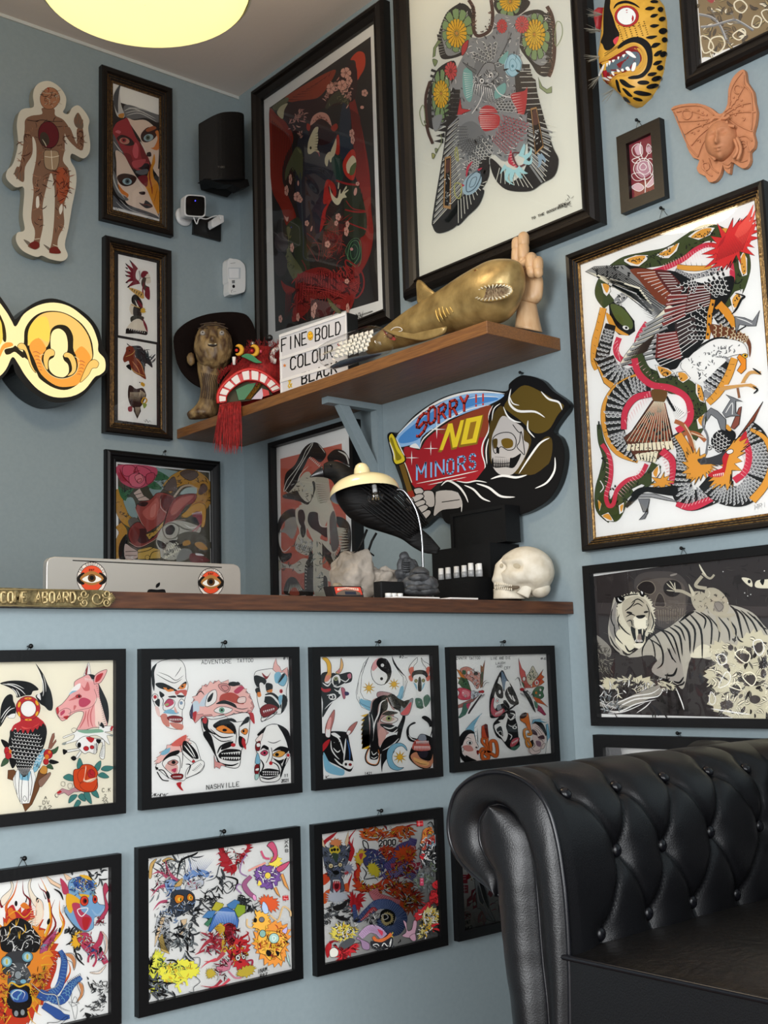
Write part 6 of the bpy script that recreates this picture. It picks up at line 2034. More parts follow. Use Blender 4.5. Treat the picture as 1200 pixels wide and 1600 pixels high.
ART['red'] = '''
@ 405,30,5.7143
F 2e2a29 92,790 995,155 1065,2515 145,2790
f 8f3022 92,800 160,860 220,900 290,1000 300,1100 230,1240 210,1450 330,1760 250,1850 200,1700 110,1500 95,1100
f 9a4028 230,700 350,620 520,520 680,450 640,560 540,690 420,730 280,740
f 9a4028 100,840 160,900 210,960 180,1000 110,920
f 6b6a50 120,780 240,700 260,730 160,810
f c5bd9a 255,750 190,780 160,840 210,890 225,810
h 5f1c16 8 12 110,900 290,1050 130,1400 320,1740
h 5f1c16 7 10 240,730 640,500 400,730 660,440
f 8c2c26 830,640 900,900 960,1200 990,1430 1000,1700 1020,1900 990,2100 900,2270 820,2300 850,2100 920,1900 930,1600 860,1400 850,1200 820,900 800,700
h 5a1a18 8 8 810,800 900,860 860,1500 980,1500
h 9a3a30 6 10 860,1500 1000,1500 900,2250 1000,2100
f c2462e 815,360 880,290 940,310 945,420 900,510 870,540 860,380
f 3a2024 220,830 300,740 500,710 640,640 720,480 860,400 860,700 720,760 560,800 480,900 440,1000 330,1020 260,960
f 2f3a4a 760,720 800,760 820,900 810,1050 840,1120 760,1250 720,1200 720,900
f 4a4a38 590,780 640,690 720,640 790,690 800,770 740,740 660,760 610,800
n 40 24 6 141 8a8a60/5a5a40 600,790 740,640 800,780 660,760
f 33333e 400,1000 680,1000 720,1200 760,1400 600,1700 560,1900 480,2000 400,1900 330,1600 330,1200
n 50 60 6 142 3f4a58/443044/2a2a34 400,1100 700,1150 700,1450 600,1800 400,1700
f 3a1c22 480,900 560,880 640,970 700,1000 640,1100 520,1120 440,1020
n 60 44 12 143 d9a293/e0b0a0/c98a7a 540,740 640,590 700,540 700,600 580,700
n 40 40 14 144 d9a293/e0b0a0 690,640 740,540 820,560 820,700 780,680
W e0ab9a b06a5a 775,480 50,52 5
W e0ab9a b06a5a 640,620 40,50 5
W e0ab9a b06a5a 740,590 44,50 5
W e0ab9a b06a5a 805,550 30,40 5
n 16 40 10 145 d9a293 780,620 820,620 810,780 790,780
n 50 50 10 146 c98a84/d9a293 260,940 380,800 420,850 300,1010
o d9a293 2 455,950 480,870 550,830 620,860 650,960 600,910 540,890 490,930
n 30 16 5 147 b86a5a 460,940 550,840 640,950 550,880
o b03a2a 2 430,930 460,950 450,1000 425,980
o b03a2a 2 640,970 690,930 705,970 670,1005
f d9d0b0 500,970 530,965 525,1020 530,1080 520,1150 540,1190 500,1180 460,1205 435,1190 440,1100 470,1020
h 2a1a1e 8 7 540,1000 530,1180 500,1010 490,1180
e 2a2a1e 462,1150 9,14
s c05060 8 510,1180 535,1200 540,1230
f c0392c 690,1060 715,1040 720,1200 680,1190
f d9d0b0 690,1065 670,1110 640,1190 670,1220 690,1150
f d9d0b0 640,1185 675,1230 640,1280 625,1250 610,1315 590,1290 590,1240 610,1200
f 24443c 660,1230 730,1230 750,1420 690,1430 650,1300
f c0392c 820,1170 860,1190 865,1350 840,1440 770,1390 750,1280
f d9d0b0 830,1220 865,1250 860,1310 800,1380 780,1300
f 5f6a3e 870,1280 850,1380 810,1390 820,1320
n 60 30 6 148 7a7a52/4a4c34/5a5a3e 240,1340 340,1140 390,1200 380,1440 260,1440
f 5a5c40 240,1340 300,1200 340,1140 390,1200 380,1440 300,1320 240,1440
f 7a7a52 340,1150 380,1180 370,1200
n 10 40 8 149 d9a293 360,1040 390,1020 370,1090
W e0ab9a b06a5a 945,660 30,34 5
E d9a293 2 922,788 18,16
W e0ab9a b06a5a 830,1020 24,40 5
W e0ab9a b06a5a 838,1080 20,40 5
@ 405,270,5.7143
f 3a4030 300,420 380,440 460,880 380,900 280,620 240,500
f 353a2c 780,120 880,100 960,380 940,560 800,560 760,300
f 3d4430 600,430 700,440 700,560 600,560
f 6a6a4a 250,490 285,500 270,580 280,700 400,900 330,980 240,800 265,640
n 40 30 5 150 8f8a50/5a5c40 250,500 290,560 270,720 340,960 280,900 240,700
e 4c4345 200,620 60,90
n 40 20 3 151 6a5c60 150,540 250,540 250,700 150,700
e 3f3639 195,820 60,110
n 30 20 3 152 5a4a50 140,740 250,740 250,900 150,900
f b3302a 590,110 620,60 680,110 690,200 640,260 600,350 590,440 545,530 570,350 610,280 575,270
f 2e2a29 620,120 660,170 640,200
f d9d0b0 630,110 650,180 700,230 720,160 730,150 735,190 780,120 785,140 760,170 800,150 795,165 770,190 785,220 750,230 720,280 690,285 650,230
f d9d0b0 710,90 720,88 715,140 706,140
S 9a2c2c 18 690,70 790,100 890,110
S 9a2c2c 14 770,330 860,350 960,350
S 9a2c2c 12 780,440 880,480 960,510 990,560
S 9a2c2c 8 780,250 840,320 950,340
S 8c3038 6 430,540 500,600 540,680 530,790
S 8c3038 5 430,640 480,720 520,790
S 8c3038 7 385,780 420,850 430,950
S 434c52 12 370,0 385,300 400,600 405,760 500,790
h 8c2c2e 7 12 580,520 740,560 540,800 760,760
n 60 110 6 171 9a3430/b04038 600,430 760,430 760,780 560,780
h 7a2a2c 7 10 620,440 760,460 600,560 740,740
e 26382c 850,720 70,110
c 5f8a60 6 800,700 830,620 880,610 905,680 890,760 840,820 800,780
c 5f8a60 4 820,700 850,640 885,680 870,750 835,770
c 5f8a60 4 790,740 780,680 830,600 890,590 915,650 910,800 860,840
e c98a8a 830,683 14,14
f 8c2a25 340,930 500,850 620,860 760,950 900,920 850,1150 800,1230 700,1200 620,1120 480,1140 440,1240 300,1330 330,1100
h 9a3030 12 18 340,900 800,880 320,1340 780,1200
h a83a36 9 14 380,960 800,820 480,1150 960,1080
n 120 90 9 170 b03a34/5a1a1a/9a2e2a 340,930 620,860 900,920 800,1230 480,1140 300,1330
h 5a1a1a 7 16 340,950 700,880 300,1330 700,1180
c 8f2c2a 14 780,780 900,860 940,950 930,1050 870,1120 820,1060 860,960 800,880
c 9a3430 8 780,830 880,900 900,970 880,1060 850,980 800,920
S a83a36 6 400,1040 600,1060 780,1130
S a83a36 6 390,1010 600,1040 790,1110
f 8c2a25 200,960 240,1000 330,1040 270,1090 220,1040
h 6a2022 10 4 240,1080 300,1060 230,1340 280,1280
f 6a6a40 615,1120 680,1180 740,1250 700,1250 640,1190
f 5a2a2a 480,1150 620,1160 640,1260 520,1290 460,1260
W e0ab9a b06a5a 345,215 34,46 5
W e0ab9a b06a5a 370,240 26,30 5
W e0ab9a b06a5a 250,160 20,50 5
W e0ab9a b06a5a 285,60 16,50 5
W e0ab9a b06a5a 712,395 26,34 5
W e0ab9a b06a5a 694,452 18,26 5
W e0ab9a b06a5a 432,452 20,28 5
e d9a293 474,500 7,26 15
W e0ab9a b06a5a 785,525 22,46 5
W e0ab9a b06a5a 795,460 18,30 5
W e0ab9a b06a5a 617,640 26,32 5
W e0ab9a b06a5a 300,670 18,44 5
W e0ab9a b06a5a 885,100 18,20 5
e d9a293 866,170 14,36 10
W e0ab9a b06a5a 790,970 22,24 5
W e0ab9a b06a5a 490,1240 22,66 5
W e0ab9a b06a5a 508,1190 18,34 5
W e0ab9a b06a5a 353,1290 16,40 5
W e0ab9a b06a5a 197,1305 18,36 5
W e0ab9a b06a5a 797,1210 16,46 5
o d9a293 1 228,380 250,400 270,395 255,440
e d9a293 355,95 8,24
s k 5 850,1300 890,1290 870,1260 900,1300 910,1240
s k 5 880,1290 900,1250 920,1290 935,1230
s k 4 900,1270 1020,1235 960,1260 850,1285
'''
ART['rose'] = '''
@ 900,0,4
s w 5 455,900 450,960 420,1020 430,1120 435,1210
c w 4 360,970 350,930 380,900 410,910 415,960 390,980
f c9a8b2 365,925 400,900 412,950 385,970
s w 7 405,885 400,940 420,1000
c w 4 440,940 450,900 475,930 460,960
f c9a8b2 440,930 460,915 470,940 450,955
s w 5 460,895 450,930
c w 5 350,1000 390,985 400,1010 370,1020
c w 5 360,1060 380,1010 420,990 450,1000 480,1040 475,1090 440,1120 390,1110
f b58a96 370,1060 390,1015 430,1000 470,1040 460,1090 410,1110
c w 5 400,1040 420,1020 440,1040 430,1060 405,1060
c w 4 385,1060 400,1010 450,1010 465,1060 430,1090
c w 4 350,1090 400,1080 430,1110 390,1130 360,1120
c w 4 450,1000 480,1000 490,1070 470,1090
f c9a8b2 350,1165 390,1145 425,1170 400,1195 365,1185
c w 4 350,1165 390,1145 425,1170 400,1195 365,1185
f c9a8b2 440,1160 470,1120 495,1080 490,1140 455,1170
c w 4 440,1160 470,1120 495,1080 490,1140 455,1170
s w 6 430,1215 435,1150 430,1110
'''
ART['snake'] = '''
@ 410,650,5.5158
F c46450 155,370 683,237 760,1540 165,1540
f 2a2422 190,640 200,500 280,420 340,300 400,240 470,230 530,290 550,340 500,400 440,360 400,360 370,420 320,520 300,600 250,660 220,660
c dcd8cc 6 200,640 210,560 280,470 340,380 380,290 430,250
s dcd8cc 8 190,640 250,670 300,580 330,500 400,430
h dcd8cc 10 8 400,360 490,440 410,340 510,420
f 2a2422 560,350 620,290 700,300 750,370 760,430 720,420 640,380 580,400
s dcd8cc 14 650,300 720,340 745,420
s dcd8cc 6 480,240 520,290 540,320
f c9c2b0 280,600 350,500 400,480 440,520 560,520 580,700 600,780 560,900 480,1080 440,1080 320,800 340,760 280,690 200,700
f 3a3330 180,680 300,640 400,600 440,560 460,620 400,760 330,740 260,720 190,710
f c9c2b0 300,600 400,540 440,620 420,720 380,740 320,680
n 30 40 5 171 k/w/8a8070 200,600 400,500 440,700 300,740
h k 4 12 450,570 520,760 500,560 580,740
f b9b2a0 460,540 560,540 580,720 480,740
h 4a4038 4 9 460,580 500,760 540,590 580,740
f 2a2422 110,1080 140,900 200,820 270,800 300,840 290,880 200,900 150,1000 150,1100 180,1180 250,1180 240,1230 170,1260 130,1180
s dcd8cc 7 140,1000 150,1110 190,1170 250,1120
f 9a938a 150,1000 190,960 200,900 280,870 300,960 260,1060 200,1010
f c9c2b0 290,800 360,790 390,830 400,900 380,1020 430,1080 440,1130 400,1200 320,1180 280,1130 300,1040 320,1000 290,900
f 2a2422 310,820 350,810 370,880 340,950 310,900
f 2a2422 330,960 360,920 375,1000 350,1050 330,1010
f 2a2422 410,830 480,840 500,940 560,960 600,900 620,1020 560,1050 480,1000 420,960 390,900
s dcd8cc 9 480,840 500,940 560,950 600,880
n 80 40 5 172 w/k/8a8070/w 280,1060 440,1080 440,1200 280,1180
h k 5 9 290,1100 440,1130 270,1150 420,1200
f 2a2422 630,870 700,880 760,960 760,1160 700,1260 620,1300 550,1240 540,1200 600,1180 640,1200 680,1120 680,1000 640,920
h b9b2a0 24 14 640,960 600,1200 740,960 620,1290
h b9b2a0 22 9 650,960 680,1200 740,980 750,1180
c 1a1614 6 640,900 710,960 750,1060 740,1180 660,1280 570,1260
f c9c2b0 100,1190 160,1260 260,1280 340,1230 400,1240 400,1320 320,1360 260,1320 180,1310 130,1350 105,1330 120,1280
n 26 40 5 173 k/8a8070 110,1210 400,1250 330,1350 120,1320
f 3a3330 370,1280 430,1200 460,1080 560,1080 620,1160 540,1200 500,1300 420,1400 440,1540 370,1540
h c9c2b0 8 9 370,1260 370,1530 400,1290 410,1530
f 2a2422 400,1200 440,1210 440,1540 380,1540
f c9c2b0 440,1070 510,1070 520,1300 560,1380 560,1540 450,1540 440,1300
n 30 60 6 174 k/8f958a/w 440,1080 510,1080 550,1500 450,1530
f 3a3330 200,1440 240,1390 290,1400 340,1480 400,1540 200,1540
h c9c2b0 12 8 220,1530 350,1500 240,1450 310,1440
f c46450 240,1540 250,1490 290,1480 320,1540
f c9c2b0 510,1310 570,1330 650,1360 680,1310 730,1340 720,1400 660,1420 560,1420
f 2a2422 530,1380 560,1400 560,1500 530,1480
f c9c2b0 560,740 600,760 640,900 600,1000 580,1100 640,1160 600,1180 520,1100 500,1060 560,1080 560,1000
f 6a6460 580,900 620,820 650,1000 660,1120 600,1160
'''
ART['tiger'] = '''
@ 915,860,4.2105
F 322c2b 42,172 1780,-80 1800,1120 85,1075
n 220 60 5 161 3f3836/28221f/4a4340 50,180 1780,-60 1780,600 100,700
f 4a4340 330,180 420,140 600,150 680,250 660,400 640,500 480,500 400,360 330,280
f 5f564f 370,220 520,180 640,220 660,330 640,440 480,460 440,340
e 26201f 400,250 56,48
e 26201f 572,250 60,56
c 8a8070 4 340,250 380,205 440,210 460,260 420,290
f 3a3330 455,360 480,285 510,300 525,365 490,370
c 8a8070 3 455,360 480,285 510,300 525,365 490,370
h 8a8070 4 11 470,390 650,380 480,500 640,470
n 60 30 3 162 8a8070/6a6056 480,370 660,340 650,460 490,480
f 8f8a80 70,560 130,600 170,650 160,700 120,680
n 80 40 4 163 9a9586/6a655c 60,560 160,640 160,820 70,780
f b3ad9f 200,320 170,400 150,540 190,650 290,690 450,560 560,500 700,400 860,380 960,360 1100,410 1200,520 1400,700 1500,800 1300,1000 1000,700 820,720 700,700 650,900 600,880 500,780 440,690 250,680
f c9c2ac 210,380 240,320 300,300 400,320 450,420 450,520 400,560 390,620 320,640 290,560 230,520
f 8f8a84 170,400 210,330 200,450 250,560 320,660 220,620 160,520
f a39c92 480,720 600,640 650,880 560,860 440,800
f d9d3bd 220,520 300,560 320,640 280,680 200,600
f d9d3bd 690,700 760,620 830,640 820,700
f 8c857c 560,160 600,150 600,160 565,170
J d3cdb8 0 16 40 230,330 330,285 420,330 450,440 430,540 300,540 230,450
f b5ad9a 250,340 330,300 410,340 440,440 420,520 310,520 250,430
s k 10 225,420 215,470 260,530 300,560
s k 9 260,400 300,370 330,330
s k 8 300,350 345,320 390,350
s k 8 310,370 345,350 380,370
s k 8 265,440 300,420 330,430
s k 8 270,470 300,460 310,500
s k 7 400,350 420,400 415,460
s k 9 430,400 450,470 430,530
s k 7 420,480 400,520 390,550
e k 290,410 20,8 10
e k 400,405 16,7 -10
f e6e0cc 320,440 400,440 410,500 380,520 330,510
f k 335,430 395,425 380,445 350,448
h k 3 7 320,460 320,500 290,440 280,500
h k 3 7 400,460 400,500 440,440 440,500
f k 300,500 340,520 390,520 385,600 340,615 310,560
f d9d3bd 330,520 345,515 350,590 338,590
f d9d3bd 372,515 382,520 375,560
f 8a7a70 345,560 365,550 370,600 345,600
h w 7 5 325,600 380,600 330,580 375,585
f e6e0cc 320,615 385,612 360,645 335,640
f k 200,310 230,300 260,320 230,350 205,340
f k 355,275 370,262 390,280 385,305 365,300
f w 365,268 380,275 375,290
s w 8 215,310 225,330 245,335
s k 8 300,290 260,300 235,330
s k 9 350,290 310,290 270,300
s k 8 180,380 170,450 200,520
s k 9 190,480 200,560 250,620
s k 12 260,620 290,665 330,640
s k 9 160,560 190,620 230,660
s k 9 170,620 200,660 230,680
s k 9 390,560 440,600 460,690 450,730
s k 9 410,540 460,560 510,650
s k 12 420,580 500,640 510,740 470,780
s k 9 430,560 380,640 375,700
s k 12 455,510 530,550 600,690
s k 12 500,520 580,570 630,750
s k 14 550,500 620,560 640,700
s k 12 580,490 630,520 660,600
s k 16 610,460 680,540 690,680
s k 14 640,430 720,520 710,680
s k 18 620,470 680,420 720,400
s k 14 680,410 760,520 770,720
s k 12 720,400 790,450 780,520
s k 12 750,400 830,480 820,680
s k 10 800,420 880,520 870,620
s k 12 870,430 940,520 950,600
s k 12 930,440 990,520 980,610
s k 16 950,360 1000,420 1040,600
s k 12 980,380 1040,430 1090,560
s k 12 1020,390 1100,470 1150,580
s k 12 1060,400 1150,480 1200,560
s k 10 1110,430 1160,500 1200,520
s k 8 1120,520 1180,580 1250,640
s k 8 1200,600 1280,700 1300,820
s k 9 550,640 570,700 600,740
s k 14 580,860 620,870 650,830
s k 16 520,820 580,820 605,770
s k 12 600,890 640,880 655,860
s k 8 600,910 640,930
s k 10 540,640 560,680 575,720
f b0a894 700,280 760,270 800,300 810,350 780,400 740,400 705,350
f b0a894 790,260 860,250 930,310 945,390 900,430 840,420 800,360
f c9c2ac 680,220 720,280 705,300
s c9c2ac 8 800,320 820,290 810,260
n 50 26 3 164 k/4a4340/d3cdb8 700,280 930,280 940,400 720,390
S b0a894 20 700,300 640,270 590,265
s c9c2ac 8 595,265 560,240 535,215
s c9c2ac 7 595,265 570,220 555,200
s c9c2ac 7 595,262 590,230 590,210
s c9c2ac 7 590,268 560,265 535,262
S b0a894 22 800,250 740,240 730,220 770,170
S b0a894 14 770,150 820,185 850,160
s d9d3bd 12 750,90 770,130 800,170
s b0a894 30 850,400 900,430 990,420
s b0a894 18 860,430 880,500 890,540
s b0a894 14 940,420 970,520 990,570
e 8c857c 880,370 34,36
c 4a4340 3 850,350 880,340 910,370 880,400
J 26201f 0 8 20 980,180 1020,165 1040,200 1000,220
f d9d3bd 1030,180 1090,190 1100,240 1060,220
f d9d3bd 1120,240 1130,200 1200,190 1300,180 1300,240 1180,250
e k 1080,205 10,12
f k 1150,200 1180,190 1170,230
x w 0 1050,280 4,3 6
x w 0 1090,290 4,3 6
x w 0 1070,300 4,3 6
x w 0 908,140 4,3 6
x w 0 1180,135 5,3 6
x w 0 940,345 4,3 6
J c9c2a8 0 26 30 830,640 900,610 980,640 1060,560 1160,550 1300,640 1500,700 1780,760 1790,1100 1000,1090 830,1000 850,900 800,820 850,740
n 330 64 11 165 4a4340/e3dcc4/6a655c/e3dcc4/302a28/e3dcc4 840,640 1060,570 1300,640 1780,760 1780,1100 1000,1080 840,980 820,800
e 4a4340 1145,640 26,34
e 4a4340 910,715 16,22
e 4a4340 960,640 18,20
e 4a4340 1080,650 20,14
e 4a4340 1175,810 18,30
e 4a4340 930,760 20,16
e 4a4340 880,820 18,10
e 4a4340 1120,980 36,28
c w 7 1110,600 1160,590 1180,650 1150,690 1120,660
c w 6 870,700 900,680 930,700 930,740 890,750
c w 6 930,800 960,830 940,880 880,900
c w 6 830,930 860,970 850,1010 820,1000
J c9c2a8 0 30 26 130,850 220,850 330,840 460,850 560,870 580,910 460,900 300,890 160,920
n 110 60 8 166 e3dcc4/4a4340/w/4a4340 130,850 330,840 560,860 540,910 200,930
f 4a4340 450,840 480,850 465,870
f k 510,840 550,850 530,865
b 9a958a 30 70 60 90,1010 250,1010 380,960 500,910
s w 9 80,990 200,1030 330,980 480,960 520,900
s w 9 90,1040 220,1060 340,1010 470,980
s w 8 80,970 180,1010 320,960 440,940 500,900
s w 7 150,1070 260,1060 400,1000
s w 7 340,1070 400,1030 440,990
n 60 70 5 167 w/c/k 75,870 180,960 260,1070 90,1070
n 60 50 6 168 2a2422/3a3430 440,1000 600,920 660,1070 440,1075
s w 8 600,900 640,1000 655,1050
s w 10 830,1040 950,1060 1100,1080

J 4a4340 0 8 14 1000,690 1060,680 1080,720 1020,740
J 4a4340 0 8 14 1050,840 1110,820 1120,870 1060,890
J 302a28 0 8 12 960,900 1010,890 1020,930 970,940
J 302a28 0 8 12 1180,700 1200,760 1150,770
J 4a4340 0 8 12 900,1000 960,990 970,1030 910,1040
c f2ecd6 7 990,680 1040,650 1090,690 1060,740
c f2ecd6 7 1040,830 1090,800 1130,840 1100,890
c f2ecd6 6 950,890 1000,870 1030,920
'''
def FR(pl, TL, TR, BR, BL, d):
    dl, dt, dr, db = {'R': (d, d, 0, 0), 'L': (0, d, d, 0), 'F': (0, 0, d, d)}[pl]
    mean = lambda v: sum(v) / len(v)
    L_ = mean([px2(pl, *q, dl)[0] for q in (TL, BL) if q]); T_ = mean([px2(pl, *q, dt)[1] for q in (TL, TR) if q])
    R_ = mean([px2(pl, *q, dr)[0] for q in (TR, BR) if q]); B_ = mean([px2(pl, *q, db)[1] for q in (BL, BR) if q])
    return (L_, T_), (R_, B_)
def SH(pl, TL, TR, BR, BL, d):
    mean = lambda v: sum(v) / len(v)
    L_ = mean([px2(pl, *q, d)[0] for q in (TL, BL) if q]); T_ = mean([px2(pl, *q, d)[1] for q in (TL, TR) if q])
    R_ = mean([px2(pl, *q, d)[0] for q in (TR, BR) if q]); B_ = mean([px2(pl, *q, d)[1] for q in (BL, BR) if q])
    return (L_, T_, R_, B_)
FLASH = 'tattoo flash sheets hung in black frames on the counter front'
def pic(name, label, pl, O, Pp, dep, art=None, **kw):
    tl, br = FR(pl, *O, dep); pap = [SH(pl, *q, dep * .32) for q in Pp] if Pp else None
    w = kw.pop('w', None) or (abs(pap[0][0] - tl[0]))
    return frame(name, pl, tl, br, w, dep, label, paper=None if kw.pop('fillw', True) else pap, art=ART.get(art), **kw)
FLR = 'flash_frame'
# --- back wall
pic('gilt_picture_frame', 'tall dark and gilt frame with a horned half-red face, below the ceiling', 'L', [(155.5,98.2),(271.5,137.5),(271.1,374.7),(152.2,343.9)], [[(171.4,118.6),(256.6,147.7),(256.6,355.6),(169.6,332.1)]], .03, 'devil', prof='gilt', mt=EBONY, mt2=GILT, w=.05)
pic('gilt_picture_frame', 'tall narrow dark and gilt frame with two sheets of four small tattoo figures', 'L', [(159.7,364.7),(270.8,391.9),(269.7,691.9),(157.1,675.6)], [[(184.7,396.5),(244.7,412.1),(244.6,535.5),(184,523)],[(184,527),(244.6,539.5),(243.8,665),(183.7,656)]], .035, 'four', prof='gilt', mt=EBONY, mt2=GILT, w=.042, fillw=False, mat_in=mat('dark_mount','191211',.7))
pic('picture_frame', 'black frame with a skull in a red cowboy hat, half hidden behind the computer', 'L', [(160.3,700),(346.5,720.3),None,(162.5,935)], None, .028, 'hat', prof='round', w=.04, nail=(255,706))
# --- right wall, above and beside the shelf
def fr2(name, label, tl, br, w, dep, art, **kw): return frame(name, 'R', tl, br, w, dep, label, art=ART.get(art), **kw)
fr2('large_picture_frame', 'huge black frame nearest the corner with a dark red print of a figure among blossoms', (.148, 3.24), (.929, 2.122), .054, .05, 'red', prof='round', mt=EBONY, artmat=PAPER)
fr2('large_picture_frame', 'huge black frame with a grey dragon and yellow chrysanthemum bodysuit drawing', (.984, 3.272), (1.777, 2.175), .058, .05, 'back', prof='round', mt=EBONY, artmat=mat('ivory_paper', 'dcdcd0', .7))
pic('gilt_picture_frame', 'large dark and gilt frame with an eagle fighting a snake and a dragon', 'R', [(881.1,393.8),(1203,280),None,(908.1,864.5)], [[(898.8,409.5),(1190.6,295.5),None,(925.8,844.6)]], .035, 'eagle', prof='gilt', mt=EBONY, mt2=mat('bright_gilt','a8854e',.35,metal=.7,bump=.2,scale=150,h2='5a3d20'), w=.035, nail=(1038,327))
# the eagle frame runs out of the picture, so its right side is set by the sheet's own width
pic('picture_frame', 'wide black frame with a grey tiger and a horned imp above the armchair', 'R', [(910.5,884.5),None,(1360,1141),(922,1132.5)], [[(925,901.3),None,(1338,1121),(935,1115.8)]], .028, 'tiger', nail=(1070,857), w=.022)
pic('picture_frame', 'black frame with plain pale sheet, mostly hidden behind the armchair top', 'R', [(925.8,1148),None,(1360,1480),None] , [[(936,1160),None,(1340,1450),None]], .025, None, nail=(1064,1145), w=.031)
pic('small_picture_frame', 'small dark frame with a white lace rose on dark red, left of the clay face', 'R', [(962,215),(1037,179.5),(1047.5,309.5),(971.3,340)], [[(982,226.3),(1020,209.5),(1024.3,297.5),(987.5,312.5)]], .022, 'rose', w=.03, mt=EBONY, fillw=False, mat_in=mat('charcoal_mount','33302f',.8), artmat=mat('maroon_card','7d2531',.7), nail=(1000,190))
fr2('picture_frame', 'black frame at the top right with a barbed wire and brown clouds print', (px2('R',1067,147.5,.035)[0], 3.1), (px2('R',1067,147.5,.035)[0]+.62, px2('R',1067,147.5,0)[1]), .045, .035, 'cloud', prof='round', mt=EBONY)
fr2('picture_frame', 'thin black frame with skulls and snakes on coral, behind the crow', (px2('R',418.2,692.6,.04)[0], px2('R',418.2,692.6,.04)[1]), (px2('R',563.7,654.5,0)[0], 1.12), .017, .04, 'snake')
# --- flash sheets on the counter front
FP = [('black framed flash sheet of a red bird, a pink horse head and a rose', [None,(197.2,1014),(196.8,1270.8),None], None, 'f1', (43,1010)),
 ('black framed flash sheet of five stitched faces with Nashville lettering', [(215.2,1014.8),(468.8,1010.4),(472,1236.8),(213.2,1269.2)], 0, 'f2', (346,1004)),
 ('black framed flash sheet of bull heads, ox skulls and a yin-yang', [(482.5,1010.4),(686.8,1009.7),(691.5,1214.7),(483.6,1235.5)], 0, 'f3', (586.5,1003)),
 ('black framed flash sheet of butterflies and winged heads, nearest the right wall', [(695.1,1010.4),(867.1,1009.7),(875,1184),(701.2,1214)], 0, 'f4', (781.5,1003)),
 ('black framed flash sheet of a flaming yellow and blue dragon face, lower left', [None,(192,1331.2),(188,1600),None], None, 'g1', (33,1340)),
 ('black framed flash sheet with a blue lotus, red and yellow dragons', [(208.8,1325.2),(468.8,1288),(474.8,1530),(210,1592)], 0, 'g2', (344,1298)),
 ('black framed flash sheet of flaming dragons marked 2000', [(482.4,1289),(691.4,1259.3),(701.9,1476.5),(488.4,1528.8)], 0, 'g3', (589.5,1266)),
 ('black framed flash sheet of a horn in red flames, behind the armchair', [(700.5,1258),None,None,(709.3,1473.8)], None, 'g4', None)]
WF, HF = .383, .307
for lab, O, pp, art, nl in FP:
    dep = .018
    if O[0] and O[1]: tl, br = FR('F', *O, dep)
    else:
        tl, br = None, None
        if O[1]:
            R_ = (px2('F', *O[1], dep)[0] + px2('F', *O[2], dep)[0]) / 2; T_ = px2('F', *O[1], 0)[1]; B_ = px2('F', *O[2], dep)[1]; tl, br = (R_ - WF, T_), (R_, B_)
        else:
            L_ = (px2('F', *O[0], 0)[0] + px2('F', *O[3], 0)[0]) / 2; T_ = px2('F', *O[0], 0)[1]; B_ = px2('F', *O[3], dep)[1]; tl, br = (L_, T_), (min(L_ + WF, -.005), B_)
    print(art, [round(br[0] - tl[0], 3), round(tl[1] - br[1], 3)])
    frame('flash_frame', 'F', tl, br, .0215, dep, lab, art=ART.get(art), group=FLASH, nail=nl, artmat=CREAM if art == 'f1' else PAPER)
# ---------------------------------------------------------------- shaping helpers
def PL(p0,n):
    p0=Vector(p0);n=Vector(n).normalized()
    def f(x,y):
        d=Vector(ray(x,y));c=Vector(CAM);return c+d*((p0-c).dot(n)/d.dot(n))
    return f
def facing(p0):
    """upright plane through p0, turned towards where the photographer stood"""
    n=Vector((CAM[0]-p0[0],CAM[1]-p0[1],0)).normalized();return PL(p0,n),n
def crop(fn,ox,oy,sc):return lambda x,y:fn(ox+x/sc,oy+y/sc)
def silloft(mb,fn,n,pairs,mt,k=.8,seg=18,cap=True,sub=4,off=0):
    """rounded body from pairs of opposite outline points"""
    A_=crs([fn(p[0],p[1]) for p in pairs],False,sub);B_=crs([fn(p[2],p[3]) for p in pairs],False,sub)
    K=crs([Vector((p[4] if len(p) > 4 else k,0,0)) for p in pairs],False,sub)
    rings=[]
    for a,b,kk in zip(A_,B_,K):
        c=(a+b)/2+n*off;h=(a-b)/2;rings.append([c+h*math.cos(2*math.pi*i/seg)+n*(h.length*kk.x)*math.sin(2*math.pi*i/seg) for i in range(seg)])
    mb.loft(rings,mt,cap)
def capsule(mb,pts,r,mt,n=12):
    pts=[Vector(p) for p in pts];R=r if isinstance(r,(list,tuple)) else [r]*len(pts)
    a=(pts[0]-pts[1]).normalized();b=(pts[-1]-pts[-2]).normalized();P_=[];Q=[]
    for k in range(4):t=math.pi/2*k/4;P_.append(pts[0]+a*R[0]*math.cos(t));Q.append(max(R[0]*math.sin(t),1e-4))
    P_ += pts;Q += R
    for k in range(3,-1,-1):t=math.pi/2*k/4;P_.append(pts[-1]+b*R[-1]*math.cos(t));Q.append(max(R[-1]*math.sin(t),1e-4))
    mb.tube(P_,Q,mt,n)
def inflate(mb,pts,N_,h,mt,steps=6,back=0.0,pw=.5):
    """domed relief over a closed outline"""
    pts=[Vector(p) for p in pts];c=sum(pts,Vector())/len(pts);rings=[[p-N_*back for p in pts]] if back else []
    for s in range(steps+1):
        t=1-s/steps*.97;rings.append([c+(p-c)*t+N_*(h*(1-t*t) ** pw) for p in pts])
    mb.loft(rings,mt,False);mb.face(rings[-1],mt)
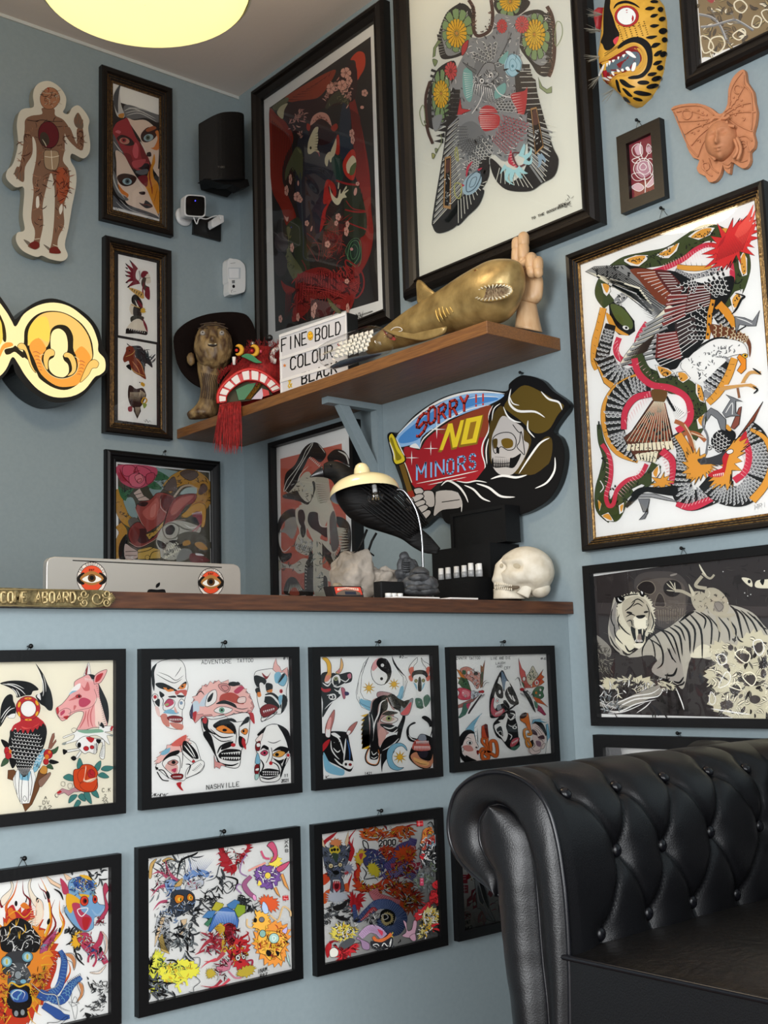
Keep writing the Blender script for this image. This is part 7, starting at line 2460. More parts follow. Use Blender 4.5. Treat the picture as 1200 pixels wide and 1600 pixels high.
class Dome:
    """finds the point of an inflate() relief that a line of sight meets"""
    def __init__(s,outl,p0,N_,h,pw=.5):s.o=[Vector(p) for p in outl];s.c=sum(s.o,Vector())/len(s.o);s.n=Vector(N_);s.h=h;s.p0=Vector(p0);s.pw=pw
    def tt(s,q):
        q=q-s.n*(q-s.c).dot(s.n);d=q-s.c
        if d.length < 1e-6:return 0
        e=d.normalized();best=None
        for i in range(len(s.o)):
            a=s.o[i]-s.c;b=s.o[(i+1) % len(s.o)]-s.c;na=s.n.cross(e);da=a.dot(na);db=b.dot(na)
            if da*db <= 0 and da != db:
                x=a.lerp(b,da/(da-db));L_=x.dot(e)
                if L_ > 0:best=L_ if best is None else max(best,L_)
        return min(d.length/best,1) if best else 1
    def __call__(s,x,y):
        hh=s.h*.7;q=None
        for k in range(7):
            q=PL(s.p0+s.n*hh,s.n)(x,y);t=s.tt(q);hh=.5*hh+.5*s.h*max(1-t*t,0) ** s.pw
        return q+s.n*.0008
def rnd_disp(amp,sc,seed=0):return lambda v:amp*noise.noise(v*sc+Vector((seed,0,0)))

# ---------------------------------------------------------------- shelf bracket
e=thing('shelf_bracket',(-.1,-.805,1.56),'blue-grey painted wooden bracket under the long shelf','bracket')
b=MB();b.box((-.225,-.822,1.85),(-.001,-.79,1.8705),WALL);b.build('bracket_arm',e)
b=MB();b.box((-.024,-.822,1.5),(-.001,-.79,1.85),WALL);b.build('bracket_upright',e)
b=MB();M_=[(-.178,1.85),(-.135,1.85),(-.024,1.67),(-.024,1.6)]
b.prism([(x,-.818,z) for x,z in M_],(0,.024,0),WALL);b.build('bracket_brace',e)

# ---------------------------------------------------------------- gilded shark
GOLDS=mat('antique_gold_skin','b59a62',0.34,metal=.35,bump=.25,scale=22,h2='80683c',detail=8,mixlo=.3,mixhi=.7)
DARKM=mat('dark_mouth','4a3220',.4,metal=.2,bump=.5,scale=120,h2='8a7a62');TEETH=mat('tooth_ivory','d8cfb4',.35)
N_R=Vector((-1,0,0));fs=crop(lambda x,y:Rw(x,y,.182),580,350,3.75);fq=lambda o:crop(lambda x,y:Rw(x,y,o),580,350,3.75)
e=thing('shark_model',(-.15,-1.3,1.906),'gilded shark with an open toothy mouth lying on the shelf','shark figure')
b=MB()
silloft(b,fs,N_R,[(866,238,868,270,.9),(852,216,864,345,.9),(805,205,848,425,.85),(725,213,800,520,.8),(645,253,740,578,.8),(545,310,640,598,.8),(440,380,520,628,.85),(340,440,400,652,.85),(240,500,290,690,.85),(150,562,180,722,.8),(60,630,80,745,.8),(-20,690,-10,765,.8)],GOLDS,seg=28,sub=5)
b.build('body',e)
b=MB();o_=crs([fq(.182)(*p) for p in ((275,470),(266,400),(264,345),(275,326),(300,335),(335,370),(378,412),(330,450))],True,4);inflate(b,o_,N_R,.007,GOLDS);inflate(b,o_,-N_R,.007,GOLDS);b.build('dorsal_fin',e)
b=MB();f2=fq(.25);o_=crs([f2(*p) for p in ((440,600),(380,628),(300,645),(200,645),(120,632),(68,616),(90,635),(150,660),(230,676),(300,684),(370,668),(430,640))],True,4);inflate(b,o_,N_R,.004,GOLDS);inflate(b,o_,-N_R,.006,GOLDS);b.build('pectoral_fin',e)
LIGHTG=mat('worn_gold_edge','c8ab66',.28,metal=.7)
f3=fq(.242)
b=MB()
for k in range(5):
    x=378+k*19;b.tube(crs([f3(x,500-k*16),f3(x+8,540-k*14),f3(x+24,574-k*14)],False,4),[.0012,.0022,.003,.003,.003,.003,.0026,.0018,.001],LIGHTG,8)
b.build('gill_slits',e)
f4=lambda x,y:fq(.2425+.006*math.cos((x-720)/130*1.3))(x,y)
ring=[f4(718+112*math.cos(t) ,402+46*math.sin(t)-14*math.cos(t)) for t in [2*math.pi*k/28 for k in range(28)]]
b=MB();c_=sum(ring,Vector())/28;b.loft([ring,[c_+(p-c_)*.8-N_R*.002 for p in ring],[c_+(p-c_)*.3-N_R*.001 for p in ring]],DARKM,False);b.face([c_+(p-c_)*.3-N_R*.001 for p in ring],DARKM);b.tube(ring+[ring[0]],.0035,GOLDS,8,cap=False);b.build('mouth',e)
b=MB()
for k in range(28):
    p=ring[k];d=(c_-p).normalized();b.tube([p+N_R*.002,p+N_R*.005+d*.012],[.0032,.0002],TEETH,6)
b.build('teeth',e)
b=MB();b.ball(fq(.236)(612,284),(.003,.006,.008),mat('amber_eye','6a2c16',.2),sub=2);b.tube([fq(.237)(612+17*math.cos(t),284+20*math.sin(t)) for t in [math.pi*2*k/12 for k in range(13)]],.0014,LIGHTG,6,cap=False);b.build('eye',e)
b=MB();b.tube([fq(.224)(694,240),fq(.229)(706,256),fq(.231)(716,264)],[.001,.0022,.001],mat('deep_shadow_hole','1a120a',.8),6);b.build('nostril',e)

# ---------------------------------------------------------------- jointed wooden hand
PALEW=mat('pale_beech_wood','c9a67e',.45,bump=.08,scale=14,h2='bd966c',stretch=(8,8,1))
fh=crop(lambda x,y:Rw(x,y,.088),580,350,3.75);e=thing('artist_hand',tuple(fh(928,660))[:2]+(1.906,),'pale jointed wooden hand with two fingers raised, standing behind the shark','wooden hand')
b=MB();silloft(b,fh,N_R,[(872,462,953,456,1),(868,540,966,540,1),(864,612,982,628,1)],PALEW,seg=24);b.build('forearm',e)
b=MB();silloft(b,fh,N_R,[(893,268,992,292,.3),(872,300,1001,320,.4),(858,345,1003,350,.45),(852,400,999,400,.5),(856,432,988,436,.6),(868,452,966,460,.8),(880,462,955,464,.8)],PALEW,seg=24);b.build('palm',e)
s_=(fh(0,0)-fh(100,0)).length/100
def finger(pts,r,nm='finger'):
    b=MB()
    for (a,c2) in pts:capsule(b,[fh(*a),fh(*c2)],r*s_,PALEW)
    b.build(nm,e)
finger([((854,106),(853,138)),((853,162),(852,205)),((853,228),(866,270))],17)
finger([((893,78),(893,112)),((893,140),(893,190)),((893,222),(900,275))],18)
def curled(x,y0,y1,r):
    b=MB();f5=crop(lambda x_,y_:Rw(x_,y_,.124),580,350,3.75)
    capsule(b,[fh(x,y0+30),fh(x,y0)],r*s_,PALEW);capsule(b,[f5(x,y0+6),f5(x,(y0+y1)/2)],r*s_*.95,PALEW);capsule(b,[f5(x+2,(y0+y1)/2+16),f5(x+3,y1)],r*s_*.85,PALEW);b.build('finger',e)
curled(938,203,284,20);curled(977,220,290,17)
b=MB();f5=crop(lambda x_,y_:Rw(x_,y_,.126),580,350,3.75);capsule(b,[fh(872,300),f5(862,262)],17*s_,PALEW);capsule(b,[f5(868,246),f5(912,222)],12*s_,PALEW);b.build('thumb',e)

# ---------------------------------------------------------------- letter box
p0=Vector((-.2,-.534,1.9065));u=Vector((.097,-.995,0)).normalized();n_=Vector((-u.y,u.x,0))*-1
n_=Vector((-.995,-.097,0)).normalized();fl=crop(PL(p0+n_*.0006,n_),425,480,5.217)
e=thing('letter_light_box',tuple(p0),'white letter board light box reading FINE BOLD COLOUR & BLACK','light box')
WPL=mat('white_plastic','e4e2e0',.4);BPL=mat('black_plastic','121212',.45,bump=.05,scale=80);ACR=mat('milky_acrylic','d4d2d4',.25)
def obox(b,a0,a1,z0,z1,d0,d1,mt):
    P_=lambda a,z,d:p0+u*a+Vector((0,0,z))+n_*d
    vs=[P_(a,z,d) for d in (d0,d1) for z in (z0,z1) for a in (a0,a1)]
    b.mesh(vs,[(0,1,3,2),(4,6,7,5),(0,4,5,1),(2,3,7,6),(0,2,6,4),(1,5,7,3)],mt)
Wd,Hd=.325,.238
b=MB();obox(b,0,Wd,0,Hd,-.05,-.004,BPL);b.build('housing',e)
b=MB();obox(b,.003,Wd-.003,.003,Hd-.003,-.004,0,ACR);b.build('panel',e)
b=MB()
for z in (0,.072,.149,Hd-.010):obox(b,0,Wd,z,z+.010,0,.004,WPL)
obox(b,0,.005,0,Hd,0,.003,WPL);obox(b,Wd-.005,Wd,0,Hd,0,.003,WPL);b.build('letter_rail',e)
b=MB();A=Art(b,fl,n_,2e-5)
A.run('''
t 0a0a0a 100 10 78,362 574,210 FINE_BOLD
E f0b62c 2 312,233 23,37
s 3a2410 5 298,242 312,258 328,238
e k 305,222 3,5
e k 320,218 3,5
t 0a0a0a 98 11 152,512 510,400 COLOUR
x d9823a 0 103,475 18,7 6
t d8b23a 72 9 132,660 175,648 &
t 0a0a0a 86 12 244,628 484,544 BLAC
t 0a0a0a 86 12 484,544 546,524 K
''')
b.build('letters',e,weld=False)

# ---------------------------------------------------------------- ship in a bottle
THING=GLASS.copy();THING.name='clear_bottle_glass';nt=THING.node_tree;lw=nt.nodes.new('ShaderNodeLayerWeight');pw_=nt.nodes.new('ShaderNodeMath');pw_.operation='POWER';pw_.inputs[1].default_value=3.0;ml=nt.nodes.new('ShaderNodeMath');ml.operation='MULTIPLY_ADD';ml.inputs[1].default_value=.6;ml.inputs[2].default_value=.035
nt.links.new(lw.outputs['Facing'],pw_.inputs[0]);nt.links.new(pw_.outputs[0],ml.inputs[0]);nt.links.new(ml.outputs[0],nt.nodes['Mix Shader'].inputs[0])
fb=crop(lambda x,y:Rw(x,y,.243),425,480,5.217)
e=thing('bottle_ship',(-.243,-.8,1.906),'glass bottle lying on the shelf with a white paper ship inside','bottle')
b=MB();silloft(b,fb,N_R,[(404,395,410,425,1),(410,345,440,482,1),(450,300,500,506,1),(550,250,600,478,1),(700,190,760,430,1),(800,155,850,402,1),(868,155,915,376,1),(905,185,944,330,1),(922,198,950,252,1),(960,208,975,244,1)],THING,seg=26,cap=False);b.build('bottle_glass',e)
b=MB();o_=[(470,490),(560,440),(700,400),(850,380),(905,372),(880,392),(760,430),(600,480),(500,508)];inflate(b,[fb(*p) for p in o_],N_R,.02,mat('blue_putty_sea','2a3d4c',.5,bump=.4,scale=80));b.build('sea',e)
PAPR=mat('sail_paper','d9d5c8',.7);b=MB()
for r_ in range(5):
    for c2 in range(7):
        x=520+c2*40+r_*12;y=400-c2*13-r_*34+(c2*3);
        if r_ == 4 and c2 < 2 or x > 815:continue
        q=[fb(x-17,y-8),fb(x+15,y-24),fb(x+19,y+10),fb(x-13,y+26)];m_=sum(q,Vector())/4+N_R*.008
        b.face([q[0],q[1],m_],PAPR);b.face([q[1],q[2],m_],PAPR);b.face([q[2],q[3],m_],PAPR);b.face([q[3],q[0],m_],PAPR)
b.build('sails',e)
b=MB();b.tube([fb(415,385),fb(560,330),fb(700,290)],.0016,PAPR,6);b.tube([fb(540,300),fb(556,316)],.004,mat('red_paint','a8302a',.5),6);b.build('bowsprit',e)
b=MB();c0=fb(950,228);d0=(fb(1010,250)-c0).normalized();b.tube([c0,c0+d0*.02],[.008,.007],mat('cork','6a4a30',.8,bump=.3,scale=60),12);b.build('cork',e)
b=MB();b.tube(crs([fb(940,220),fb(990,170),fb(1040,165),fb(1060,190),fb(1000,205),fb(930,212)],False,5),.0012,mat('white_cord','d8d6d0',.8),6);b.build('cord',e)
b=MB();b.prism([fb(*p) for p in ((900,185),(960,222),(1010,255),(1000,272),(960,262),(930,225))],N_R*-.0015,mat('ribbon','8a2f2a',.7));b.build('ribbon',e)
for y in (-.75,-.86):b=MB();b.box((-.262,y,1.9065),(-.224,y+.03,1.912),mat('red_brown_stand','6a3a22',.45));b.build('cradle_block',e)

# ---------------------------------------------------------------- lion dance head toy
e=thing('lion_dance_head',(-.2,-.3,1.906),'red furry lion dance head with white square teeth and a hanging tassel','lion head toy')
pl0=Vector((-.235,-.31,1.95));fr_,nr=facing(pl0);ft=crop(fr_,265,475,6.6667)
REDF=mat('red_fur','a81c1c',.75,bump=.6,scale=90,h2='7c1010',bdist=.004);REDS=mat('red_satin_trim','c4221e',.45);WHF=mat('white_felt','e6e0da',.8)
b=MB();silloft(b,ft,nr,[(490,860,540,1050,.3),(560,740,600,1030,.5),(640,640,660,1030,.6),(720,560,760,1020,.65),(800,470,850,1020,.7),(880,400,930,1010,.7),(980,390,1000,980,.7),(1080,400,1080,950,.6),(1170,410,1165,900,.4)],REDF,off=-.06,seg=20,k=.6);b.build('head',e)
b=MB();random.seed(5)
for k in range(560):
    x=random.uniform(500,1165);top=860-(x-490)*1.3 if x < 850 else 400;y=random.uniform(max(top,395),min(top+230,700) if x < 850 else 640)
    p=ft(x,y)+nr*(.0+.02*random.random());a=random.uniform(-2.6,-.4);q=p+nr*random.uniform(.002,.01)+Vector((u.x*math.cos(a),u.y*math.cos(a),-math.sin(a)))*random.uniform(.008,.02)
    b.tube([p,q],[.0011,.0002],REDF,4,cap=False)
o_f=b.build('fur',e);o_f['kind']='stuff'
arcO=[(510,1060),(505,980),(540,900),(610,820),(700,750),(800,712),(900,715),(1000,760),(1080,820),(1140,880),(1175,905)]
arcI=[(590,1040),(590,990),(625,930),(680,880),(740,838),(810,815),(900,820),(970,845),(1020,880),(1050,915),(1075,945)]
AO=crs([ft(*p)+nr*.034 for p in arcO],False,4);AI=crs([ft(*p)+nr*.03 for p in arcI],False,4)
b=MB();b.mesh(AO+AI,[(i,i+1,len(AO)+i+1,len(AO)+i) for i in range(len(AO)-1)],REDS);b.tube(AO,.006,REDS,10);b.tube(AI,.0025,REDS,8);b.build('lip',e)
for k in range(9):
    i0=int(1+k*4.3);i1=min(i0+3,len(AO)-1);q=[AO[i0].lerp(AI[i0],.12),AO[i1].lerp(AI[i1],.12),AO[i1].lerp(AI[i1],.95),AO[i0].lerp(AI[i0],.95)]
    b=MB();b.prism([p+nr*.004 for p in q],nr*-.003,WHF);b.build('tooth',e)
b=MB();b.mesh([p-nr*.026 for p in AI]+[ft(830,1010)+nr*.004],[(i,i+1,len(AI)) for i in range(len(AI)-1)],mat('olive_lining','3a3418',.7));b.build('mouth_lining',e)
b=MB();b.prism([ft(*p)+nr*.012 for p in ((690,900),(820,840),(900,830),(860,900),(780,1005),(720,1010))],nr*-.004,mat('green_satin','1f6a3a',.35));b.build('green_cloth',e)
b=MB();b.prism([ft(*p)+nr*.018 for p in ((790,1000),(880,880),(930,835),(955,850),(900,925),(840,1005))],nr*-.004,mat('gold_sequins','a8782a',.3,metal=.7,bump=.9,scale=260,h2='5a3a10'));b.build('sequin_band',e)
b=MB();b.prism([ft(*p)+nr*.01 for p in ((850,1000),(960,880),(975,960),(960,995))],nr*-.003,mat('lilac_cloth','c8b8c4',.6));b.prism([ft(*p)+nr*.012 for p in ((965,890),(1030,910),(1040,955),(975,975))],nr*-.003,REDS);b.build('inner_cloth',e)
YE=mat('yellow_pompom','d8a026',.6,bump=.5,scale=120)
for (x,y,r,mt_) in ((712,505,42,YE),(870,510,44,YE)):
    b=MB();b.tube([ft(x+r*math.cos(t),y+r*1.1*math.sin(t))+nr*.03 for t in [-2.2+4.4*k/12 for k in range(13)]],[.001,.004,.006,.007,.008,.008,.008,.008,.008,.007,.006,.004,.001],mt_,8)
    b.ball(ft(x-14,y)+nr*.026,.006,REDS,sub=2);b.build('eye',e)
b=MB();b.prism(crs([ft(*p)+nr*.034 for p in ((750,570),(800,545),(860,560),(920,610),(960,635),(900,640),(840,615),(790,590))],True,4),nr*-.006,mat('teal_green_felt','2f7a4e',.7));b.build('nose',e)
for (x,y,r) in ((865,430,.009),(945,512,.007),(1040,370,.012)):b=MB();b.ball(ft(x,y)+nr*.02,r,mat('silver_bead','9a9088',.2,metal=.8) if x == 865 else (mat('pink_bead','c84a5a',.4) if x == 945 else BPL),sub=2);b.build('bead',e)
b=MB();b.tube(crs([ft(1150,440),ft(1080,500),ft(1070,580),ft(1110,600)],False,5),.010,WHF,8);b.tube(crs([ft(1130,420),ft(1055,490),ft(1045,590)],False,5),.006,BPL,8);b.build('ear',e)
b=MB();b.tube([ft(672,570)+nr*.02,ft(672,650)+nr*.02],[.007,.005],WHF,8);b.build('side_tuft',e)
fT=crop(PL((-.302,0,0),(1,0,0)),265,475,6.6667);b=MB();random.seed(9)
for k in range(170):
    x=random.uniform(530,735);top=1062-(x-530)*.12;x2=x+random.uniform(-34,22)-(40 if x < 560 else 0);L_=random.uniform(1380,1570)
    o1=random.uniform(-.008,.004);b.tube(crs([ft(x,top-20)+nr*.008,fT(x,top+20)+Vector((o1,0,0)),fT((x+x2)/2+random.uniform(-10,10),(top+L_)/2)+Vector((o1,0,0)),fT(x2,L_)+Vector((o1,0,0))],False,3),[.0011]*9+[.0003],REDF,4,cap=False)
o_f=b.build('tassel',e);o_f['kind']='stuff'

# ---------------------------------------------------------------- rubber mask bust with wide hat
LATEX=mat('aged_latex','937a50',.5,bump=1,scale=20,h2='4a3420',detail=10,stretch=(2.2,2.2,1),mixlo=.35,mixhi=.62,bdist=.006)
hp=Vector((-.19,-.19,2.1));fm,nm_=facing(hp);fm=crop(fm,265,475,6.6667)
e=thing('mask_bust',(-.19,-.19,1.906),'wrinkled brown rubber mask bust leaning back on the shelf end','mask')
b=MB()
def headdisp(v):
    # v on unit sphere: x to picture right, y towards camera, z up
    g=lambda cx,cz,r:math.exp(-(((v.x-cx) ** 2+(v.z-cz) ** 2)/r ** 2)) if v.y >-.1 else 0
    return-.22*g(-.38,.34,.17)-.22*g(.34,.34,.17)+.3*g(-.02,.08,.13)+.06*g(0,.5,.35)-.06*g(-.02,-.25,.14)+.05*g(0,-.5,.3)+.05*noise.noise(v*5)-.035*abs(noise.noise(Vector((v.x*13,v.y*3,v.z*4))))
cx_=fm(455,450);sx=(fm(255,450)-fm(660,450)).length/2;sz=(fm(450,195)-fm(450,705)).length/2
right=nm_.cross(Vector((0,0,1)))*-1;right=Vector((0,0,1)).cross(nm_);tilt=Matrix.Rotation(math.radians(14),3,right)
Mh=Matrix((right,nm_,Vector((0,0,1)))).transposed();
b.ball(cx_,(sx,sx*.95,sz),LATEX,M=tilt.inverted() @ Mh if False else Mh,sub=5,disp=headdisp)
silloft(b,fm,nm_,[(285,600,600,640,.8),(290,700,520,740,.8),(310,800,500,860,.8),(320,900,505,960,.8),(300,1000,515,1060,.8),(240,1080,505,1120,.75),(180,1130,470,1165,.7),(200,1190,350,1185,.6)],LATEX,seg=24,off=-.012)
b.ball(fm(222,575),(.014,.012,.024),LATEX,M=Mh,sub=3,disp=rnd_disp(.2,3));b.build('head',e)
EYEW=mat('glassy_eye','a09a92',.15)
for x in (348,545):b=MB();b.ball(fm(x,342)+nm_*(sx*.66),.0095,EYEW,sub=3);b.ball(fm(x,342)+nm_*(sx*.66+.0072),.0035,mat('dark_iris','2a201a',.2),sub=2);b.build('eye',e)
CRE=mat('latex_crease','3a2816',.6);b=MB()
for ln in (((300,300),(350,285),(400,300)),((500,300),(550,282),(610,300)),((320,250),(440,235),(580,250)),((330,275),(450,262),(570,275))):b.tube(crs([fm(x,y)+nm_*sx*(.99-((x-455)/260) ** 2*.35-((y-450)/255) ** 2*.45) for x,y in ln],False,5),.0022,CRE,6)
for k in range(9):x=330+k*21;b.tube(crs([fm(x,740+k*4)+nm_*.036,fm(x+24,860)+nm_*.034,fm(x+4+k*3,1000+k*5)+nm_*.036],False,6),.0016,CRE,5)
b.build('creases',e)
b=MB();c_=fm(450,478)+nm_*(sx*.93);b.ball(c_,(.017,.005,.007),mat('mouth_dark','20140c',.7),M=Mh,sub=3)
for k in range(7):b.ball(c_+right*(-.012+k*.004)+nm_*.004+Vector((0,0,.002)),(.0018,.0012,.003),TEETH,M=Mh,sub=1)
b.build('mouth',e)
e2=thing('wide_brim_hat',tuple(fm(480,450)-nm_*.04),'dark brown wide brimmed hat on the back of the mask head','hat')
FELT=mat('dark_brown_felt','110907',.9,spec=.1,bump=.2,scale=150)
hb=fm(478,455)-nm_*.03;hax=(nm_+Vector((0,0,-.12))).normalized();ha=right;hc=hax.cross(ha).normalized()
b=MB();rings=[]
ol=crs([fm(*p) for p in ((45,330),(110,230),(230,150),(400,92),(600,70),(740,80),(820,120),(880,230),(905,380),(880,560),(780,720),(600,830),(430,880),(290,840),(180,760),(100,650),(55,500))],True,3)
for t,d in ((1.0,-.012),(1.01,-.008),(.995,-.004),(.75,-.014),(.5,-.022),(.42,-.03)):rings.append([hb+(p-hb)*t+nm_*(d-.01)-nm_*0 for p in ol])
b.loft(rings[1:],FELT,False);b.loft([rings[1]]+[[p-nm_*.005 for p in r] for r in rings[1:]],FELT,False);b.build('brim',e2)
b=MB();b.lathe([(.075,0),(.073,.03),(.066,.055),(.045,.066),(.001,.062)],hb-nm_*.035+Vector((0,0,.01)),FELT,28,axis=tuple(-nm_+Vector((0,0,.5))));b.build('crown',e2)
# ---------------------------------------------------------------- painted board: hooded skeleton
def board(name,label,cat,pl,outl,off,th,side,art,nail=None,fm_=None,step=1.5e-5):
    ax,v0=PLN[pl];fn=lambda x,y:P(ax,v0-off,x,y);g=crop(fn,*fm_)
    e=thing(name,tuple(g(*outl[0])),label,cat);pts=crs([g(*p) for p in outl],True,5);b=MB();b.prism(pts,NRM[pl]*-th,side);b.build('board',e)
    b=MB();A=Art(b,fn,NRM[pl],step);A.run('@ %s,%s,%s\n' % fm_+art);b.build('painted_face',e,weld=False)
    if nail:hook(pl,nail,e)
    return e
BLK=mat('black_enamel','0a0908',.35)
so=[(95,430),(105,398),(130,395),(160,395),(260,290),(400,200),(540,155),(660,145),(790,155),(810,110),(860,70),(910,62),(1000,90),(1060,150),(1150,215),(1153,260),(1110,320),(1070,390),(1110,430),(1135,520),(1115,660),(1060,770),(980,835),(870,880),(700,900),(470,935),(420,900),(380,890),(300,955),(240,940),(205,860),(195,800),(180,700),(130,560)]
board('warning_sign_board','cut-out painted board of a hooded skeleton reading SORRY NO MINORS','sign','R',so,.022,.018,BLK,'''
f 8fb6dc 165,480 150,420 270,310 420,215 560,170 680,165 780,178 700,230 560,280 420,340 300,420 285,490 240,470
f 4a86c4 175,460 170,420 290,320 430,235 560,190 700,185 740,205 600,240 440,300 320,380 270,440
s w 14 150,415 270,300 400,215 540,168 660,158 785,170
s w 8 285,490 310,430 420,340 560,265 700,235
s w 6 560,200 650,185 750,190
f w 225,480 260,460 285,490 280,492
f a01f28 190,500 240,485 285,498 330,430 440,345 560,285 700,238 690,330 665,440 660,520 665,600 630,670 560,690 420,680 330,740 240,700
f 8a3c24 440,345 560,285 700,238 690,330 670,420 560,420 400,400
s w 8 715,235 690,290 690,380 655,460 650,520 668,600 630,670
t 6a1016 104 16 268,436 348,345 S
t c23e32 104 10 266,432 346,341 S
t 6a1016 92 16 336,352 394,324 O
t c23e32 92 10 334,348 392,320 O
t 6a1016 90 16 396,340 454,300 R
t c23e32 90 10 394,336 452,296 R
t 6a1016 88 16 462,305 520,285 R
t c23e32 88 10 460,301 518,281 R
t 6a1016 84 16 524,275 586,262 Y
t c23e32 84 10 522,271 584,258 Y
t c23e32 66 10 604,244 636,238 !
t c23e32 62 10 645,236 676,230 !
F 8a6a1c 392,512 412,512 455,410 470,500 500,492 556,330 530,335 495,440 480,352 448,358
F e6c82e 400,500 420,500 462,390 478,486 504,480 548,322 524,326 494,430 476,342 452,346
F 8a6a1c 510,480 545,318 658,292 655,330 622,465 515,485
F e6c82e 525,468 558,316 652,296 616,455
F 9a7020 560,440 582,338 618,330 594,432
t 7fb3e0 86 10 268,674 345,652 M
t 7fb3e0 82 10 335,660 385,650 I
t 7fb3e0 84 10 378,652 448,636 N
t 7fb3e0 84 10 446,642 500,630 O
t 7fb3e0 84 10 510,626 570,612 R
t 7fb3e0 84 10 578,612 626,602 S
s w 6 262,697 450,660 630,620
s w 5 330,705 450,680 560,658
x w 0 385,378 56,5 4
x w 0 350,490 44,4 4
x w 0 238,545 44,4 4
f k 640,640 690,560 700,430 690,300 760,200 800,170 830,100 910,64 1000,90 1060,150 1148,215 1150,260 1108,320 1068,395 1110,430 1133,520 1112,660 1060,765 980,832 870,876 700,898 480,930 420,895 400,740 430,680 560,690 600,685
f 5a4818 830,170 900,120 1000,160 1080,210 1130,240 1090,300 1040,380 960,400 880,330 800,270 780,240
f 4a3a14 700,330 760,240 800,300 880,360 940,440 900,560 1010,430 1060,440 1050,560 980,640 860,640 720,600 690,480
f k 700,620 860,640 960,640 1080,560 1050,720 900,850 600,880 520,840 640,690
f b9b3ae 770,300 830,330 890,370 895,440 925,470 890,560 830,640 760,645 715,600 705,540 708,430 730,370
S k 5 830,350 860,390 880,400
c k 5 715,430 760,400 820,400 850,440 840,490 800,500 760,480 730,520 715,490
f 6a5216 765,440 800,430 830,445 828,480 790,490 768,470
f 4a3a10 715,440 740,435 738,480 720,490
f k 735,480 750,490 750,520 735,512
c k 5 880,390 870,450 855,480 880,510 900,520
f k 712,545 760,540 830,545 880,520 840,600 790,600 716,600
h b9b3ae 11 9 715,540 815,545 718,600 812,602
S k 5 712,575 760,580 815,575
s w 14 820,140 810,220 860,270 960,275 1020,310
s w 7 810,180 830,225 870,238
s w 12 995,155 1040,200 1100,220 1120,265
s w 9 920,325 920,380 960,428
s w 10 775,245 800,300 840,330 880,338
s w 12 1048,428 990,460 930,540 865,640
s w 12 1078,540 1075,620 1030,690 960,725
s w 14 700,670 770,650 850,660 915,645
s w 12 545,705 600,730 650,780 700,802
s w 14 615,695 690,720 760,770 845,775
s w 8 500,680 560,690 620,680 680,690
s w 12 410,710 450,680 510,710 550,760 570,808
s w 7 505,745 530,800 530,865
s w 8 690,430 675,500 680,585
s w 6 760,225 720,260 708,330
f b9b3ae 380,745 500,745 530,830 420,850 370,885 375,820
S k 5 415,805 450,800 520,790
S k 6 378,745 370,820 360,880
o b9b3ae 6 310,740 360,740 375,780 370,830 330,830 305,780
o b9b3ae 6 250,730 290,720 310,745 270,765
o b9b3ae 6 240,775 290,755 310,775 260,805
o b9b3ae 6 240,820 300,790 320,810 270,845
o b9b3ae 6 235,860 310,820 335,840 270,885
o b9b3ae 6 240,915 330,850 350,875 280,935
o b9b3ae 6 195,785 240,780 250,810 215,820
o b9b3ae 6 205,830 235,830 240,860 215,865
o b9b3ae 6 222,870 250,880 250,905 230,905
o b9b3ae 6 235,920 270,920 270,945 240,940
F 1a1208 150,570 195,565 262,770 225,775
F 6a4f1c 162,575 192,570 250,765 222,770
F 8a2a1a 215,745 245,735 258,772 226,780
S e8e0c8 5 165,575 195,568 240,690
o d8c02c 8 102,430 120,400 140,420 165,480 200,540 195,570 150,585 130,560 125,510
f 8a7a14 112,440 125,430 150,500 180,545 150,560 140,510
s w 6 108,450 130,510 140,560
s w 7 145,425 175,490 198,535
''',(818,583),(580,570,3.75))

# ---------------------------------------------------------------- lit letter sign
LITW=mat('lit_cream_acrylic','a8a080',.4,emit='ffe9a0',strength=.72);MC['ink_LW']=LITW
for nm_c,hx in (('LY','ffd84a'),('LO','f79a24'),('LP','f7c766'),('LC','fce9a8'),('LR','b8401a')):MC['ink_'+nm_c]=mat('lit_vinyl_'+{'LY':'yellow','LO':'orange','LP':'pale_orange','LC':'cream','LR':'red'}[nm_c],'6a5a3a',.4,emit=hx,strength=.85)
ink0=ink
def ink(h):return MC['ink_'+h] if 'ink_'+h in MC else ink0(h)
OC=[(170,320),(330,170),(540,108),(760,180),(930,300),(1030,440),(1070,600),(1125,720),(1125,860),(1060,920),(1010,960),(860,1120),(700,1185),(520,1185),(330,1080),(170,900),(130,790),(60,900),(-60,1000),(-300,1100),(-600,900),(-600,300),(-300,20),(-60,40),(60,170),(135,290)]
